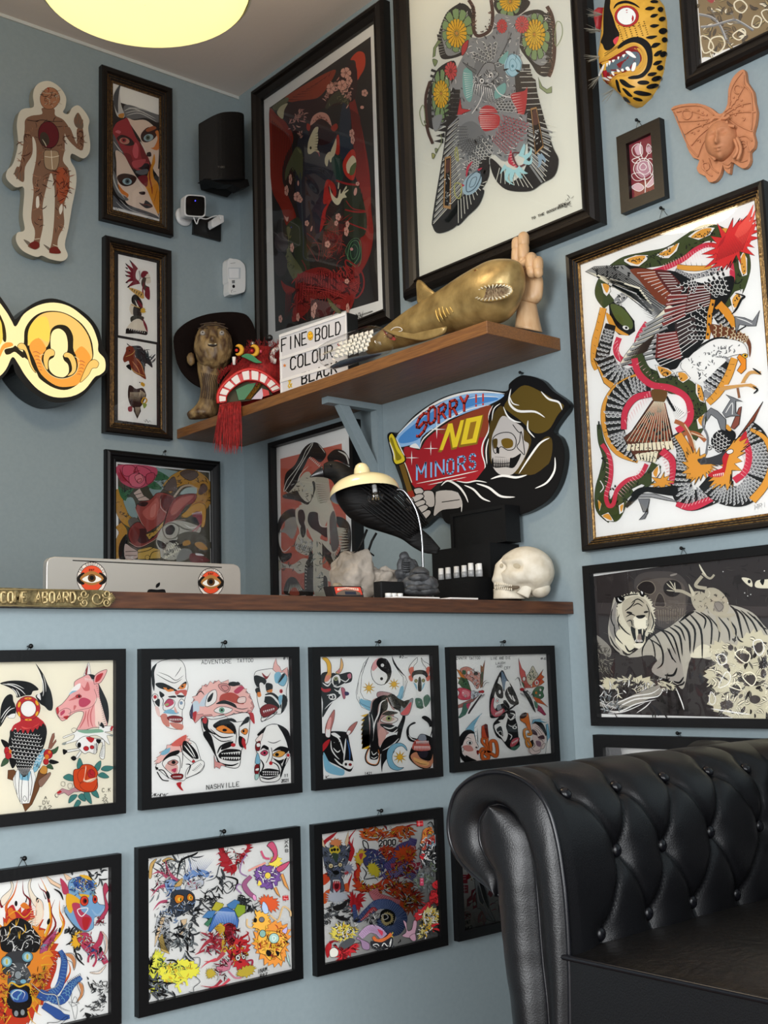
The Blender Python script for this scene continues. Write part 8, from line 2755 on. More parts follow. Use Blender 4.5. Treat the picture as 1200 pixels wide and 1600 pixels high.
e=board('illuminated_letter_sign','glowing cream and orange ornate letter O sign in a black casing','sign','L',OC,.11,.105,BLK,'''
f LW 165,400 250,270 400,180 560,152 720,190 860,290 960,400 1020,560 1025,660 1090,740 1095,850 1040,905 985,930 880,1060 740,1130 560,1135 400,1060 270,920 190,790 128,720 60,850 -40,940 -300,1040 -560,860 -560,330 -300,70 -60,110 60,240 120,340
f 2a2416 50,640 130,620 160,600 200,640 260,690 240,730 190,690 150,665 100,690 60,690
f LO -20,740 10,620 60,570 120,570 135,600 80,620 40,640 0,720
f 3a3010 -30,230 40,360 65,480 60,560 30,540 20,440
f LY -100,250 0,330 25,450 20,560 -60,640 -200,600
f 2a2416 250,560 260,430 330,320 430,255 560,238 700,270 850,370 940,510 970,640 965,740 900,860 830,985 700,1060 560,1040 420,950 380,880 300,760 240,700
f LP 290,560 300,430 370,320 460,262 580,250 700,280 830,370 920,500 955,640 955,740 880,760 770,660 760,500 700,400 600,385 530,440 515,560 470,620 400,520 300,600
f LY 290,560 300,430 370,330 480,300 520,430 500,560 400,520 310,590
f LO 305,600 400,522 480,625 445,690 440,780 520,900 640,945 760,910 810,830 790,700 780,670 855,608 945,720 905,830 830,985 720,1028 580,1015 430,900 360,750
c LC 5 445,690 440,780 520,900 640,945 760,910 810,830 790,720
f 2a2416 525,480 550,425 610,402 690,430 745,520 748,680 700,680 705,560 680,460 620,425 560,440 535,490 530,620
f LW 530,500 560,440 620,424 680,470 704,560 700,660 660,700 665,750 710,800 715,880 680,920 640,930 570,910 515,850 510,760 560,720 570,670 530,630
o LP 5 470,830 450,740 470,660 520,632 565,655 565,700 520,720 500,780 500,850
o LP 5 700,915 745,860 740,790 710,730 670,720 665,690 700,670 760,700 795,780 790,860 750,905
f 2a2416 700,730 660,730 655,700 680,740 715,790 730,860 712,910 745,840 735,780
o LP 5 180,610 210,575 260,590 300,680 330,790 375,885 320,820 260,660 210,640
o LP 5 835,985 880,860 930,770 985,745 1028,780 1010,830 960,840 920,910
s LR 9 340,670 380,665 425,692
s LR 8 350,712 385,706 425,726
s LR 8 360,750 390,744 425,760
s LR 8 375,785 400,780 430,795
s LR 7 390,822 410,816 435,830
s LR 7 405,858 425,852 440,860
s LR 9 815,765 850,760 890,782
s LR 8 825,802 855,796 885,816
s LR 8 820,840 850,832 875,850
s LR 7 812,872 840,866 865,882
s LR 7 800,900 825,896 845,910
''',None,(0,450,6.6667))
# ---------------------------------------------------------------- anatomy figure on a cut-out board
ao=[(290,90),(340,45),(420,38),(500,90),(550,170),(545,250),(525,295),(570,310),(600,260),(650,238),(700,280),(745,360),(735,430),(752,560),(740,640),(690,680),(600,640),(590,700),(630,780),(635,900),(600,1080),(570,1260),(540,1400),(565,1490),(520,1535),(420,1520),(350,1490),(300,1500),(190,1450),(135,1370),(145,1300),(205,1275),(190,1150),(200,930),(130,920),(55,850),(60,780),(110,720),(150,560),(140,400),(160,300),(200,265),(280,250),(275,160)]
BOARDW=mat('plywood_edge','9a9684',.7);board('anatomy_figure_board','cut-out board with a printed muscle anatomy figure raising one hand','wall decoration','L',ao,.036,.034,BOARDW,'''
f c9c3b2 290,90 340,45 420,38 500,90 550,170 545,250 525,295 570,310 600,260 650,238 700,280 745,360 735,430 752,560 740,640 690,680 600,640 590,700 630,780 635,900 600,1080 570,1260 540,1400 565,1490 520,1535 420,1520 350,1490 300,1500 190,1450 135,1370 145,1300 205,1275 190,1150 200,930 130,920 55,850 60,780 110,720 150,560 140,400 160,300 200,265 280,250 275,160
f 6f665a 195,1355 250,1380 240,1410
f 6f665a 360,1395 420,1430 410,1450
f 7a5a46 205,440 210,360 260,325 350,310 350,260 450,265 460,320 530,360 580,440 540,470 540,600 525,700 575,780 575,930 530,1080 535,1230 490,1330 480,1410 505,1470 420,1470 410,1450 430,1380 450,1200 455,950 425,800 380,950 355,1080 360,1230 330,1380 330,1420 290,1440 230,1410 280,1370 290,1280 260,1180 280,960 270,850 300,690 300,560 270,500 270,640 210,750 200,870 160,860 120,810 140,750 165,740 190,600
f 7a5a46 540,470 580,420 640,560 640,440 690,430 690,610 600,560
f 6a5a4c 615,360 650,298 690,370 690,430 635,420
o 9a6a4e 3 340,150 400,90 470,110 500,190 450,260 380,265 340,220
f 8a3a24 390,95 410,90 405,130
n 60 50 4 201 4a2e22/a86a4c/5a3828/b08a6a 240,350 560,370 510,620 500,700 330,700 310,480
n 40 60 4 206 4a2e22/a86a4c/c08a6a 300,720 400,800 360,960 340,1100 340,1300 300,1300 290,1100 290,900
n 40 60 4 207 4a2e22/a86a4c/c08a6a 450,820 540,800 540,960 510,1100 490,1300 460,1380 455,1200 465,1000
s 7a5a46 12 640,400 645,340 652,300
s 7a5a46 11 655,400 668,350 666,325
s 7a5a46 11 630,400 622,360 620,340
s 7a5a46 11 670,410 685,380 688,355
s 6a5a4c 12 150,770 125,800 112,815
s 6a5a4c 11 150,790 142,840 138,855
s 6a5a4c 11 170,790 168,850 164,868
s 6a5a4c 11 190,790 196,850 196,868
s 3a2a20 5 350,160 370,165 385,160
s 3a2a20 5 400,175 420,178 435,172
s 3a2a20 5 375,170 372,200 385,205
s 3a2a20 5 370,225 385,222 400,228
s b0a890 4 345,120 390,140 470,130
S k 4 225,360 290,370 350,360 420,372 520,372
S 4a2e22 4 290,500 330,520 360,600
f 9a4a2c 480,760 560,800 570,940 510,1060 470,960
n 40 90 5 202 6a2a1a/b0684a 470,760 575,800 560,960 470,1060
n 30 40 3 203 4a3a30/d0c0a8 345,120 480,110 490,230 370,255
n 30 70 4 204 5a3020/b08060 205,450 270,450 200,740 150,740
n 24 60 4 205 5a3020/b08060 550,440 640,560 690,440 690,600
E 5c1a20 4 403,485 86,112 -8
e 3a3026 370,520 38,60 -15
s b0a890 8 350,520 375,560 385,585
o 9a8266 3 370,620 420,615 480,625 490,700 470,770 430,780 380,760 365,700
S d8ccb4 5 425,615 430,700 435,770
S d8ccb4 5 370,665 430,672 490,660
f d8d0c0 300,1010 320,1000 325,1080 300,1090
f d8d0c0 490,1100 515,1060 520,1110 500,1150
S d8ccb4 5 285,1355 330,1350
S d8ccb4 5 440,1400 480,1415
f 6a2018 240,1400 290,1370 330,1400 290,1440
f 6a2018 415,1430 470,1420 505,1470 420,1470
''',None,(0,120,5.3333))

# ---------------------------------------------------------------- carved jaguar mask
fj=lambda x,y,o=0:Rw(910+x/8,y/8,o)
jo=[(360,-200),(700,-200),(900,-80),(1010,60),(1050,250),(1055,450),(1040,700),(1000,900),(920,1080),(830,1200),(700,1290),(620,1300),(520,1250),(440,1140),(390,1110),(330,1050),(255,1000),(215,850),(200,720),(225,600),(240,450),(250,300),(270,120),(300,0)]
pts=[fj(x,y,.055-.05*(x-200)/850) for x,y in jo];jn=(pts[6]-pts[17]).cross(pts[12]-pts[1]).normalized();jn=jn if jn.x < 0 else-jn
e=thing('jaguar_mask',tuple(fj(620,1300,0)),'carved yellow and black spotted jaguar mask with white fangs and bristle whiskers','mask')
YEL=mat('ochre_paint','d09a30',.45,bump=.1,scale=40,h2='dfa93c');b=MB();inflate(b,pts,jn,.05,YEL,10,back=.03);b.build('face',e)
D=Dome(pts,sum(pts,Vector())/len(pts),jn,.05);b=MB();A=Art(b,D,jn,2e-5);A.sub=2;A.run('''
@ 910,0,8
f k 300,-60 350,0 345,100 380,200 420,330 465,430 430,510 400,580 330,630 280,620 255,560 230,520 260,420 262,250 270,100
f c9404a 385,510 420,470 455,460 440,520 410,560
s k 34 390,110 440,50 540,25 640,50 720,100
E a82a2a 3 555,205 152,134
E e8e8e4 3 552,205 118,108
h k 7 7 350,160 400,330 380,170 430,320
f k 440,610 470,550 560,490 660,462 760,480 850,560 880,700 860,840 780,950 700,985 600,990 570,970 620,950 720,930 790,860 815,740 790,630 730,560 640,530 540,560 480,600
f c9963a 240,740 330,680 480,600 620,545 720,580 790,680 800,780 760,870 690,930 560,950 430,960 350,1040 300,1000 400,900 600,880 740,760 700,640 560,600 400,690 260,760
f 7a1a1c 215,790 330,745 470,660 600,590 680,580 745,640 765,740 740,830 660,890 540,905 430,935 340,1040 300,1040 260,950 240,860
f 56666e 300,830 400,760 520,690 620,650 700,660 725,740 700,820 640,870 540,880 420,900 350,930 310,900
f a81e2a 265,900 310,890 330,950 290,985
f k 215,800 235,870 250,810
f w 280,800 260,880 215,950 205,930 240,850
f w 300,795 325,790 310,838
f w 330,770 358,765 340,820
f w 370,755 410,748 385,782
f w 440,715 465,712 450,750
f w 500,690 540,680 515,720
f w 540,650 600,645 675,720 620,715
f w 245,975 290,970 345,1010 300,1005
f w 310,960 350,960 375,975 345,985
f w 360,900 400,900 420,930 390,950
f w 430,865 465,880 470,900 440,900
f w 485,870 510,860 520,890 495,895
f w 540,850 575,835 600,880 560,885
f w 635,795 675,790 655,880 615,885
E k 0 900,22 50,20
f k 785,120 830,85 910,95 860,130
f k 850,215 880,180 950,180 900,220
f k 845,330 890,305 965,315 900,350
f k 795,475 850,450 940,450 870,490
f k 860,595 900,540 980,545 920,595
f k 895,700 930,650 1000,630 950,700
f k 885,810 930,765 1000,765 940,815
f k 815,945 850,910 935,910 880,955
e k 980,120 36,32
e k 1000,240 44,28 -15
e k 1010,390 54,38 -10
e k 1030,500 36,34
e k 1015,680 46,34 -30
e k 975,850 44,34 -10
e k 930,985 66,32 -15
e k 880,1080 80,30 -12
e k 765,1035 76,28
f k 640,1160 700,1135 860,1170 830,1200 720,1195
e k 695,1245 64,20 15
f k 465,1000 520,1000 600,1060 665,1090 580,1100 500,1060
f k 415,1010 445,1010 470,1110 480,1165 440,1120
f k 500,1110 540,1115 600,1170 630,1210 570,1200
f 3a3a3a 510,1215 560,1230 600,1290 540,1270
''')
for r_ in range(8):
    for c2 in range(6):
        x=440+c2*62+r_*8;y=330+r_*26+(c2*-16 if r_ > 0 else 0)
        if y < 470+(x < 560)*60 and (x-555) ** 2/24000+(y-205) ** 2/19000 > 1:A.ribbon([(x,y),(x+13,y-3),(x+26,y-7)],10,'k',1);A.k -= 1
for k in range(16):x=280+k*12;A.ribbon([(x,700-k*8),(x+9,697-k*8)],9,'k');A.ribbon([(x,660-k*7+12),(x+9,657-k*7+12)],8,'k');A.k -= 2
b.build('painted_markings',e,weld=False)
BRI=mat('bristle','8a8678',.6);b=MB();random.seed(3)
for (x,y,dx,dy) in ((250,180,-180,-20),(240,380,-200,-20),(225,705,-190,20),(215,950,-130,110),(400,1110,-150,130)):
    for k in range(16):a=fj(x,y,.075);q=fj(x+dx*random.uniform(.6,1.15)+random.uniform(-10,10),y+dy+random.uniform(-60,60),.075+random.uniform(0,.03));b.tube([a,a.lerp(q,.5)+Vector((0,0,-.001)),q],[.0006,.0005,.0002],BRI,4,cap=False)
b.build('whiskers',e)['kind']='stuff'
b=MB();inflate(b,[fj(*p,.04) for p in ((150,130),(200,90),(260,95),(255,180),(235,260),(200,390),(185,390),(155,250))],N_R,.012,mat('red_ear_paint','a3262e',.5),back=.006);b.build('ear',e)

# ---------------------------------------------------------------- terracotta winged face
CLAY=mat('terracotta_clay','b0744e',.7,bump=.12,scale=60,h2='b97c56');fk=lambda x,y,o=0:Rw(900+x/4,y/4,o)
e=thing('clay_wall_mask',tuple(fk(940,1140)),'terracotta wall plaque of a face between butterfly wings','wall decoration')
wo=[(590,680),(650,652),(760,645),(840,672),(880,705),(915,705),(945,650),(950,560),(975,490),(1010,450),(1045,432),(1058,460),(1065,510),(1105,570),(1115,640),(1128,700),(1118,780),(1105,830),(1118,880),(1110,925),(1085,950),(1088,1000),(1070,1040),(1040,1053),(1000,1030),(970,1015),(960,1080),(948,1084),(925,1060),(915,1030),(900,1090),(870,1130),(830,1138),(805,1100),(770,1085),(752,1050),(770,1000),(730,985),(690,915),(680,850),(645,790),(630,730)]
b=MB();pts=crs([fk(x,y,.014) for x,y in wo],True,2);b.prism(pts,N_R*-.013,CLAY,smooth=False);o=b.build('wings',e,bevel=.003)
b=MB()
for ln in (((600,685),(660,665),(770,660),(830,690),(860,720)),((610,700),(650,800),(700,910),(760,980)),((630,700),(700,690),(800,720)),((640,760),(740,755),(830,745)),((680,840),(740,800),(835,765)),((720,910),(770,850),(840,790)),((760,980),(790,900),(825,850)),((960,660),(965,570),(1000,500),(1040,450)),((1050,470),(1050,530),(1090,580),(1100,700),(1095,810)),((930,700),(990,640),(1050,540)),((940,710),(1020,660),(1100,640)),((950,720),(1030,700),(1120,700)),((960,740),(1030,790),(1100,820)),((1000,860),(1060,850),(1100,880)),((1000,900),(1060,900),(1080,950)),((980,980),(1030,1010),(1070,1000)),((790,1000),(800,1060),(850,1100)),((830,990),(850,1050),(890,1080)),((920,1020),(950,1030),(970,1010)),((930,1045),(950,1050),(965,1040)),((720,830),(735,825),(740,840)),((755,880),(770,870),(775,890)),((1040,735),(1055,740),(1045,755)),((1050,880),(1065,885),(1060,900))):
    b.tube(crs([fk(x,y,.0165) for x,y in ln],False,4),.0016,CLAY,6)
for (cx,cy,r) in ((692,712,30),(1010,558,24),(1045,900,20),(810,1040,22)):b.tube([fk(cx+r*math.cos(t),cy+r*1.1*math.sin(t),.0165) for t in [math.pi*k/8 for k in range(17)]],.0018,CLAY,6,cap=False)
for k in range(14):b.ball(fk(960+(k % 4)*24+k,600+k*9,.016),.003,CLAY,sub=1)
for k in range(12):b.ball(fk(765+(k % 3)*26,690+k*14,.016),.003,CLAY,sub=1)
b.build('wing_relief',e)
fc=[(815,830),(840,780),(900,745),(960,760),(995,810),(1003,870),(985,940),(950,985),(910,1005),(865,975),(835,920)]
def facedisp(v):
    g=lambda cx,cz,rx,rz:math.exp(-(((v.x-cx)/rx) ** 2+((v.z-cz)/rz) ** 2)) if v.y >-.1 else 0
    return .34*g(-.08,-.3,.12,.13)+.2*g(-.06,-.05,.07,.25)-.26*g(-.38,.02,.2,.13)-.26*g(.26,.1,.2,.13)+.15*g(-.36,.0,.13,.05)+.15*g(.26,.08,.13,.05)+.15*g(-.06,-.56,.2,.035)+.15*g(-.06,-.67,.15,.04)-.1*g(-.06,-.61,.2,.018)+.12*g(-.04,-.88,.2,.12)+.1*g(-.38,.22,.22,.05)+.1*g(.26,.3,.22,.05)
cf=fk(912,878,.016);dv=Vector((-.93,-.36,-.06)).normalized();rt=Vector((0,0,1)).cross(dv);Mf=Matrix((rt.normalized() if rt.y < 0 else-rt.normalized(),dv,Vector((.03,0,1)))).transposed()
b=MB();b.ball(cf,((fk(830,880)-fk(1000,880)).length/2,.045,(fk(910,755)-fk(910,1005)).length/2),CLAY,M=Mf,sub=5,disp=facedisp);b.build('face',e)
b=MB()
for ln in (((825,825),(850,800),(880,840),(940,790),(990,790)),((830,800),(860,770),(900,790),(950,760)),((840,760),(870,735),(930,740),(960,720)),((860,770),(900,750),(930,710)),((990,870),(1010,940),(980,990)),((820,860),(825,940),(870,1000)),((1005,860),(1030,930),(1010,1000))):b.tube(crs([fk(x,y,.033) for x,y in ln],False,4),.004,CLAY,8)
b.build('headdress',e)

# ---------------------------------------------------------------- loudspeaker, camera, detector, ceiling light
SPK=mat('speaker_black','0d0b09',.55,spec=.25,bump=.15,scale=300);e=thing('wall_speaker',(-.12,-.09,2.83),'black rounded loudspeaker hung near the ceiling in the corner','speaker')
T=crop(lambda x,y:Lw(x,y,.13),300,160,10.909);b=MB();ax_=[T(185,300),T(420,205),T(620,195),T(850,225),T(945,290)]
zt=[T(185,310).z,T(400,215).z,T(620,195).z,T(850,215).z,T(950,290).z];zb=[T(185,1290).z,T(400,1340).z,T(620,1345).z,T(850,1330).z,T(950,1300).z];xs=[T(x,700).x for x in (185,400,620,850,950)]
fr0=[(xs[0],-.1),(xs[1],-.145),(xs[2],-.155),(xs[3],-.145),(xs[4]-.005,-.1)];ft0=crs([Vector((x,y,z)) for (x,y),z in zip(fr0,zt)],False,4);fb0=crs([Vector((x,y,z)) for (x,y),z in zip(fr0,zb)],False,4)
bk=[Vector((xs[4]-.03,-.03,(zt[4]+0))),Vector((xs[0]+.05,-.03,zt[0]))];bb_=[Vector((p.x,p.y,zb[0])) for p in bk];top=ft0+bk;bot=fb0+bb_;b.loft([top,bot],SPK,True,smooth=False);b.build('cabinet',e,bevel=.004)
b=MB();b.prism([T(*p) for p in ((210,1300),(330,1330),(560,1400),(700,1400),(830,1480),(980,1420),(950,1310),(600,1290))],(0,.05,0),SPK);b.box((xs[2]-.01,-.04,zb[2]+.08),(xs[2]+.05,-.0015,zb[2]+.16),SPK);b.build('mounting_bracket',e)
b=MB();A=Art(b,crop(lambda x,y:Lw(x,y,.1565),300,160,10.909),NRM['L']);A.run('t 8a8478 26 5 440,1115 560,1115 TIBO');b.build('badge',e,weld=False)
WPL2=mat('satin_white_plastic','d6d6d4',.35);T=crop(lambda x,y:Lw(x,y,.07),270,280,8);T0=crop(lambda x,y:Lw(x,y,.012),270,280,8)
e=thing('security_camera',tuple(T0(140,600)),'small square white security camera on a round wall mount','camera')
b=MB();b.lathe([(.001,0),(.034,0),(.036,.003),(.034,.009),(.001,.011)],T0(145,465)+Vector((0,.0105,0)),WPL2,32,axis=(0,-1,0));b.tube([T0(190,460),T(250,380)+Vector((0,.02,0))],.007,WPL2,10);b.build('wall_mount',e)
rr=lambda f,x0,y0,x1,y1,r:crs([f(*p) for p in ((x0+r,y0),(x1-r,y0+8),(x1-12,y0+20),(x1,y0+r),(x1,y1-r),(x1-14,y1-12),(x1-r,y1),(x0+r,y1-8),(x0+14,y1-18),(x0,y1-r),(x0,y0+r),(x0+12,y0+14))],True,3)
b=MB();b.prism(rr(T,148,192,410,475,60),(0,.03,0),WPL2);b.build('housing',e,bevel=.002)
b=MB();b.prism([p+Vector((0,-.001,0)) for p in rr(T,162,208,396,460,52)],(0,.0008,0),mat('glossy_black','0a0a0b',.08));b.ball(T(278,272)+Vector((0,-.002,0)),.0022,mat('blue_led','3030ff',.3,emit='4040ff',strength=3),sub=2);b.build('lens_cover',e)
b=MB();b.tube(crs([T(260,478),T(300,560),T(330,490),T(420,498),T(520,462),T(590,468),T(600,510)],False,6),.0022,WPL2,8);b.build('cable',e)
e=thing('power_adapter',tuple(T0(500,640)),'white plug adapter in the dark wall socket by the camera','adapter');b=MB();q=[T0(425,545),T0(520,480),T0(575,490),T0(580,570),T0(445,645),T0(425,610)];b.prism([p+Vector((0,-.035,0)) for p in q],(0,.028,0),WPL2);b.build('plug_body',e,bevel=.002)
b=MB();b.prism([T0(*p) for p in ((265,480),(400,460),(608,500),(602,775),(255,682))],(0,.0105,0),mat('dark_socket_plate','191a1a',.35));tag(b.build('wall_socket_plate'),'dark wall socket plate under the small security camera','socket')
e=thing('motion_detector',tuple(Lw(370,462)),'white wall motion detector with a rounded top near the corner','detector');T=crop(lambda x,y:Lw(x,y,.04),270,280,8)
b=MB();b.prism(crs([T(*p) for p in ((690,1012),(760,996),(840,1015),(900,1080),(910,1200),(905,1380),(860,1420),(710,1440),(702,1300),(690,1260))],True,3),(0,.038,0),WPL2);b.build('casing',e,bevel=.004)
b=MB();A=Art(b,T,NRM['L'],8e-5);A.run('F b9bdc0 692,1105 850,1105 845,1245 700,1245\nF dcdcdc 700,1118 825,1118 822,1235 705,1235\ne k 760,1340 17,21\nS 303030 4 720,1052 782,1046\nF 77797a 738,1265 775,1262 775,1300 740,1302\nS 404040 4 735,1420 732,1390 752,1385\nS 808080 3 752,1408 790,1402');b.build('lens_window',e,weld=False)
cl=(-1.11,-1.27,2.645);e=thing('ceiling_light',cl,'large round warm glowing pendant light at the top left','ceiling light')
b=MB();b.lathe([(.001,0),(.095,.0015),(.17,.008),(.224,.018),(.25,.032),(.256,.046),(.252,.058)],cl,mat('lit_glass_diffuser','fff0b0',.3,emit='ffec9a',strength=1.1),64);b.build('diffuser',e)
b=MB();b.lathe([(.257,.04),(.263,.044),(.263,.13),(.255,.13),(.255,.05)],cl,mat('light_rim','c8c0a8',.4),64);b.build('rim',e)
b=MB();b.tube([Vector(cl)+Vector((0,0,.05)),Vector((cl[0],cl[1],HC-.03))],.004,WPL2,8);b.lathe([(.001,0),(.05,.005),(.05,.03)],(cl[0],cl[1],HC-.031),WPL2,24);b.box((cl[0]-.255,cl[1]-.006,cl[2]+.118),(cl[0]+.255,cl[1]+.006,cl[2]+.124),WPL2);b.build('suspension',e)
for z_,en in ((2.64,8),(2.72,11)):
    l=bpy.data.lights.new('ceiling_light_bulb','AREA');l.shape='DISK';l.size=.42;l.energy=en;l.color=(1,.8,.55);o=bpy.data.objects.new('ceiling_light_bulb',l);o.location=(cl[0],cl[1],z_);o.rotation_euler=(math.pi if z_ > 2.7 else 0,0,0);o.visible_glossy=True;COL.objects.link(o)
# ---------------------------------------------------------------- things on the counter
ZC=1.1742
# skull
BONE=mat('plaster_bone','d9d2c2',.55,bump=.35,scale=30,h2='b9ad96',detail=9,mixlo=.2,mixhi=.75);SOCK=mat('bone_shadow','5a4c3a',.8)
kp=Vector((-.105,-1.49,1.27));fk2,nk=facing(kp);fk2=crop(fk2,660,780,5.4545);rk=Vector((0,0,1)).cross(nk);Mk=Matrix((rk,nk,Vector((0,0,1)))).transposed()
U1=(fk2(0,500)-fk2(100,500)).length/100;e=thing('skull_model',(kp.x,kp.y,ZC),'white plaster human skull in profile at the right end of the counter','skull')
def K(x,y,r,d=0,M=Mk,disp=None,mt=BONE,sub=4,b=None):b.ball(fk2(x,y)+nk*d*U1,(r[0]*U1,r[1]*U1,r[2]*U1),mt,M=M,sub=sub,disp=disp)
def sk(v):
    g=lambda cx,cz,rx,rz:math.exp(-(((v.x-cx)/rx) ** 2+((v.z-cz)/rz) ** 2)) if v.y > 0 else 0
    return-.3*g(-.31,.2,.19,.17)-.25*g(-.84,.2,.12,.15)+.07*g(-.5,.42,.35,.07)-.05*g(.2,-.05,.3,.35)+.07*g(-.06,.12,.04,.25)-.25*g(-.1,-.75,.5,.3)+.015*noise.noise(v*4)
b=MB();K(880,620,(240,190,215),disp=sk,b=b,sub=5);silloft(b,fk2,nk,[(620,560,720,470,.9),(605,640,800,560,.9),(592,690,850,640,.8),(606,720,840,700,.8),(608,760,800,745,.8)],BONE,seg=20);K(1000,760,(90,90,80),b=b);b.build('cranium',e)
b=MB();silloft(b,fk2,nk,[(604,765,800,770,.75),(606,800,850,810,.75),(604,850,880,850,.7)],BONE,seg=20);silloft(b,fk2,nk,[(880,690,950,700,.3),(850,750,935,770,.35),(800,800,905,850,.4)],BONE,seg=14,off=.026);b.build('jaw',e)
for x,y,r,d in ((806,577,(34,10,28),136),(676,575,(14,8,20),88)):b=MB();K(x,y,r,d,b=b,mt=mat('socket_shade','a3977f',.85));b.build('eye_socket',e)  # balls in a darker bone colour paint the shade inside the sockets
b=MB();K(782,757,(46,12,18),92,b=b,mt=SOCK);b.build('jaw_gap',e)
b=MB();b.tube(crs([fk2(760,700)+nk*100*U1,fk2(820,680)+nk*135*U1,fk2(900,690)+nk*140*U1,fk2(960,690)+nk*120*U1],False,5),11*U1,BONE,10);b.build('cheekbone',e)
for k in range(9):b=MB();K(622+k*17,728+k*1.6,(8,10,15),62+k*5,b=b,sub=2);K(624+k*17,762+k*1.6,(7,9,14),58+k*5,b=b,sub=2);b.build('teeth',e)
# black display box with lid, tray and vials
BX=mat('black_leatherette','0b0b0c',.55,bump=.15,scale=400,spec=.25);e=thing('display_box',(-.1,-1.3,ZC),'black two-part display box with an open lid leaning on the right wall','box')
b=MB();b.box((-.08,-1.43,1.351),(-.026,-1.208,1.454),BX);b.box((-.084,-1.43,1.351),(-.08,-1.418,1.454),BX);b.box((-.084,-1.22,1.351),(-.08,-1.208,1.454),BX);b.box((-.084,-1.418,1.445),(-.08,-1.22,1.454),BX);b.build('lid',e)
b=MB();b.box((-.12,-1.40,ZC),(-.002,-1.163,1.349),BX);b.build('back_box',e)
b=MB();b.box((-.205,-1.40,ZC),(-.121,-1.265,1.252),BX);b.build('tray',e)
VI=mat('frosted_vial','c9c9c9',.25,trans=.5);fv=crop(lambda x,y:P(0,-.168,x,y),660,780,5.4545)
for k,(x,y0) in enumerate(((160,552),(220,540),(292,534),(358,525),(415,515),(447,530),(488,518))):
    q=fv(x,640);xx=-.168+(.014 if k == 5 else 0);t=thing('sample_vial',(xx,q.y,1.2522),'small frosted plastic bottle in the row on the black box tray','bottle','frosted bottles lined up on the black tray');h=.036+(.004 if k == 4 else 0)
    b=MB();b.lathe([(.001,0),(.0085,0),(.0085,h*.5),(.0078,h*.52)],(xx,q.y,1.2522),VI,18);b.build('bottle_body',t)
    b=MB();b.lathe([(.0078,h*.52),(.0074,h),(.001,h)],(xx,q.y,1.2522),WPL2,18);b.build('cap',t)
# desk lamp
lp=Vector((-.50,-1.40,1.5));fq2,nl=facing(lp);fL=crop(fq2,480,710,5.4545);rl=Vector((0,0,1)).cross(nl);CRM=mat('cream_enamel','e0d0a0',.22,coat=.4);CHR=mat('chrome','8c8c8e',.18,metal=1)
la=(Vector((0,0,1))-nl*.16+rl*.1*(-1)).normalized();R_=(fL(195,350)-fL(790,300)).length/2;c_=fL(492,345)
e=thing('desk_lamp',(fL(985,900).x,fL(985,900).y,ZC),'cream domed desk lamp on a curved chrome stem in front of the crow','lamp')
prof=[(1,0),(1.0,.04),(.985,.14),(.92,.27),(.79,.39),(.6,.48),(.35,.54),(.25,.56),(.235,.66),(.22,.78),(.17,.89),(.1,.945),(.01,.96)]
b=MB();b.lathe([(r*R_,h*R_) for r,h in prof],c_,CRM,48,axis=la);b.build('lamp_shade',e)
b=MB();b.lathe([(r*R_*.985,h*R_-.002) for r,h in prof[1:7]],c_,mat('pale_blue_enamel','b4bccb',.3),48,axis=la);b.build('shade_lining',e)
b=MB();cb=fL(585,372)+nl*.02;b.ball(cb,R_*.275,THING,sub=4);b.build('bulb',e);b=MB()
for k in range(8):a=k*.785;d=Vector((math.cos(a),math.sin(a),0))*.009;b.tube([cb+Vector((0,0,.014))+d*.3,cb+d-Vector((0,0,.008)),cb+Vector((0,0,.012))+d*1.1],.0003,mat('filament','c8b080',.3,metal=1),4)
b.lathe([(.006,0),(.006,.02)],cb+la*.012,WPL2,12,axis=la);b.build('filament',e)
b=MB();st=crs([fL(*p) for p in ((760,300),(820,310),(890,400),(940,510),(968,640),(980,760),(985,900),(988,1030))],False,6);st[-1].z=ZC+.01;b.tube(st,.0031,CHR,12);b.build('stem',e)
b=MB();b.lathe([(.045,0),(.045,.008),(.03,.012),(.008,.02),(.006,.04)],(st[-1].x,st[-1].y,ZC),CHR,32,cap=True);b.build('lamp_base',e)
# crow on its rock
cp=Vector((-.52,-1.33,1.45));fq3,nc=facing(cp);fC=crop(fq3,480,710,5.4545);FE=mat('crow_feathers','050505',.6,spec=.2,bump=.6,scale=30,stretch=(1,1,5),h2='0e0b09',bdist=.004)
e=thing('crow_model',tuple(fC(430,850)),'black crow model perched on the rock, head behind the lamp shade','bird figure')
b=MB();silloft(b,fC,nc,[(140,80,140,195,.7),(190,58,200,215,.8),(270,62,230,260,.85),(350,100,240,340,.85),(420,150,270,430,.8),(520,210,360,540,.75),(640,300,500,620,.7),(760,400,660,670,.6),(880,520,800,720,.5),(960,620,900,790,.4),(1050,700,1000,840,.3),(1135,800,1110,850,.2)],FE,seg=24);b.build('body',e)
b=MB();silloft(b,fC,nc,[(22,188,24,196,.6),(70,140,80,192,.5),(130,95,150,196,.6)],mat('beak_horn','121012',.3),seg=14);b.build('beak',e)
b=MB();b.ball(fC(203,103)+nc*.021,.003,mat('glassy_black_eye','050505',.05),sub=2);b.build('eye',e)
b=MB()
for k in range(11):b.tube(crs([fC(330+k*20,330-k*16)+nc*.035,fC(560+k*25,520-k*18)+nc*.036,fC(880+k*15,720-k*12)+nc*.014],False,6),[.001]+[.004]*11+[.0015],FE,6)
b.build('wing',e)
for a,c2,d in ((510,640,430),(590,670,520)):b=MB();b.tube([fC(a,c2),fC(a-40,740),fC(d,830)],.0032,FE,8);[b.tube([fC(d,825),fC(d+t,855+abs(t)*.2)],.0022,FE,6) for t in (-95,-40,50)];b.build('leg',e)
ROCK=mat('pale_rock','a0968a',.9,bump=1,scale=14,h2='6f665a',detail=12,bdist=.012)
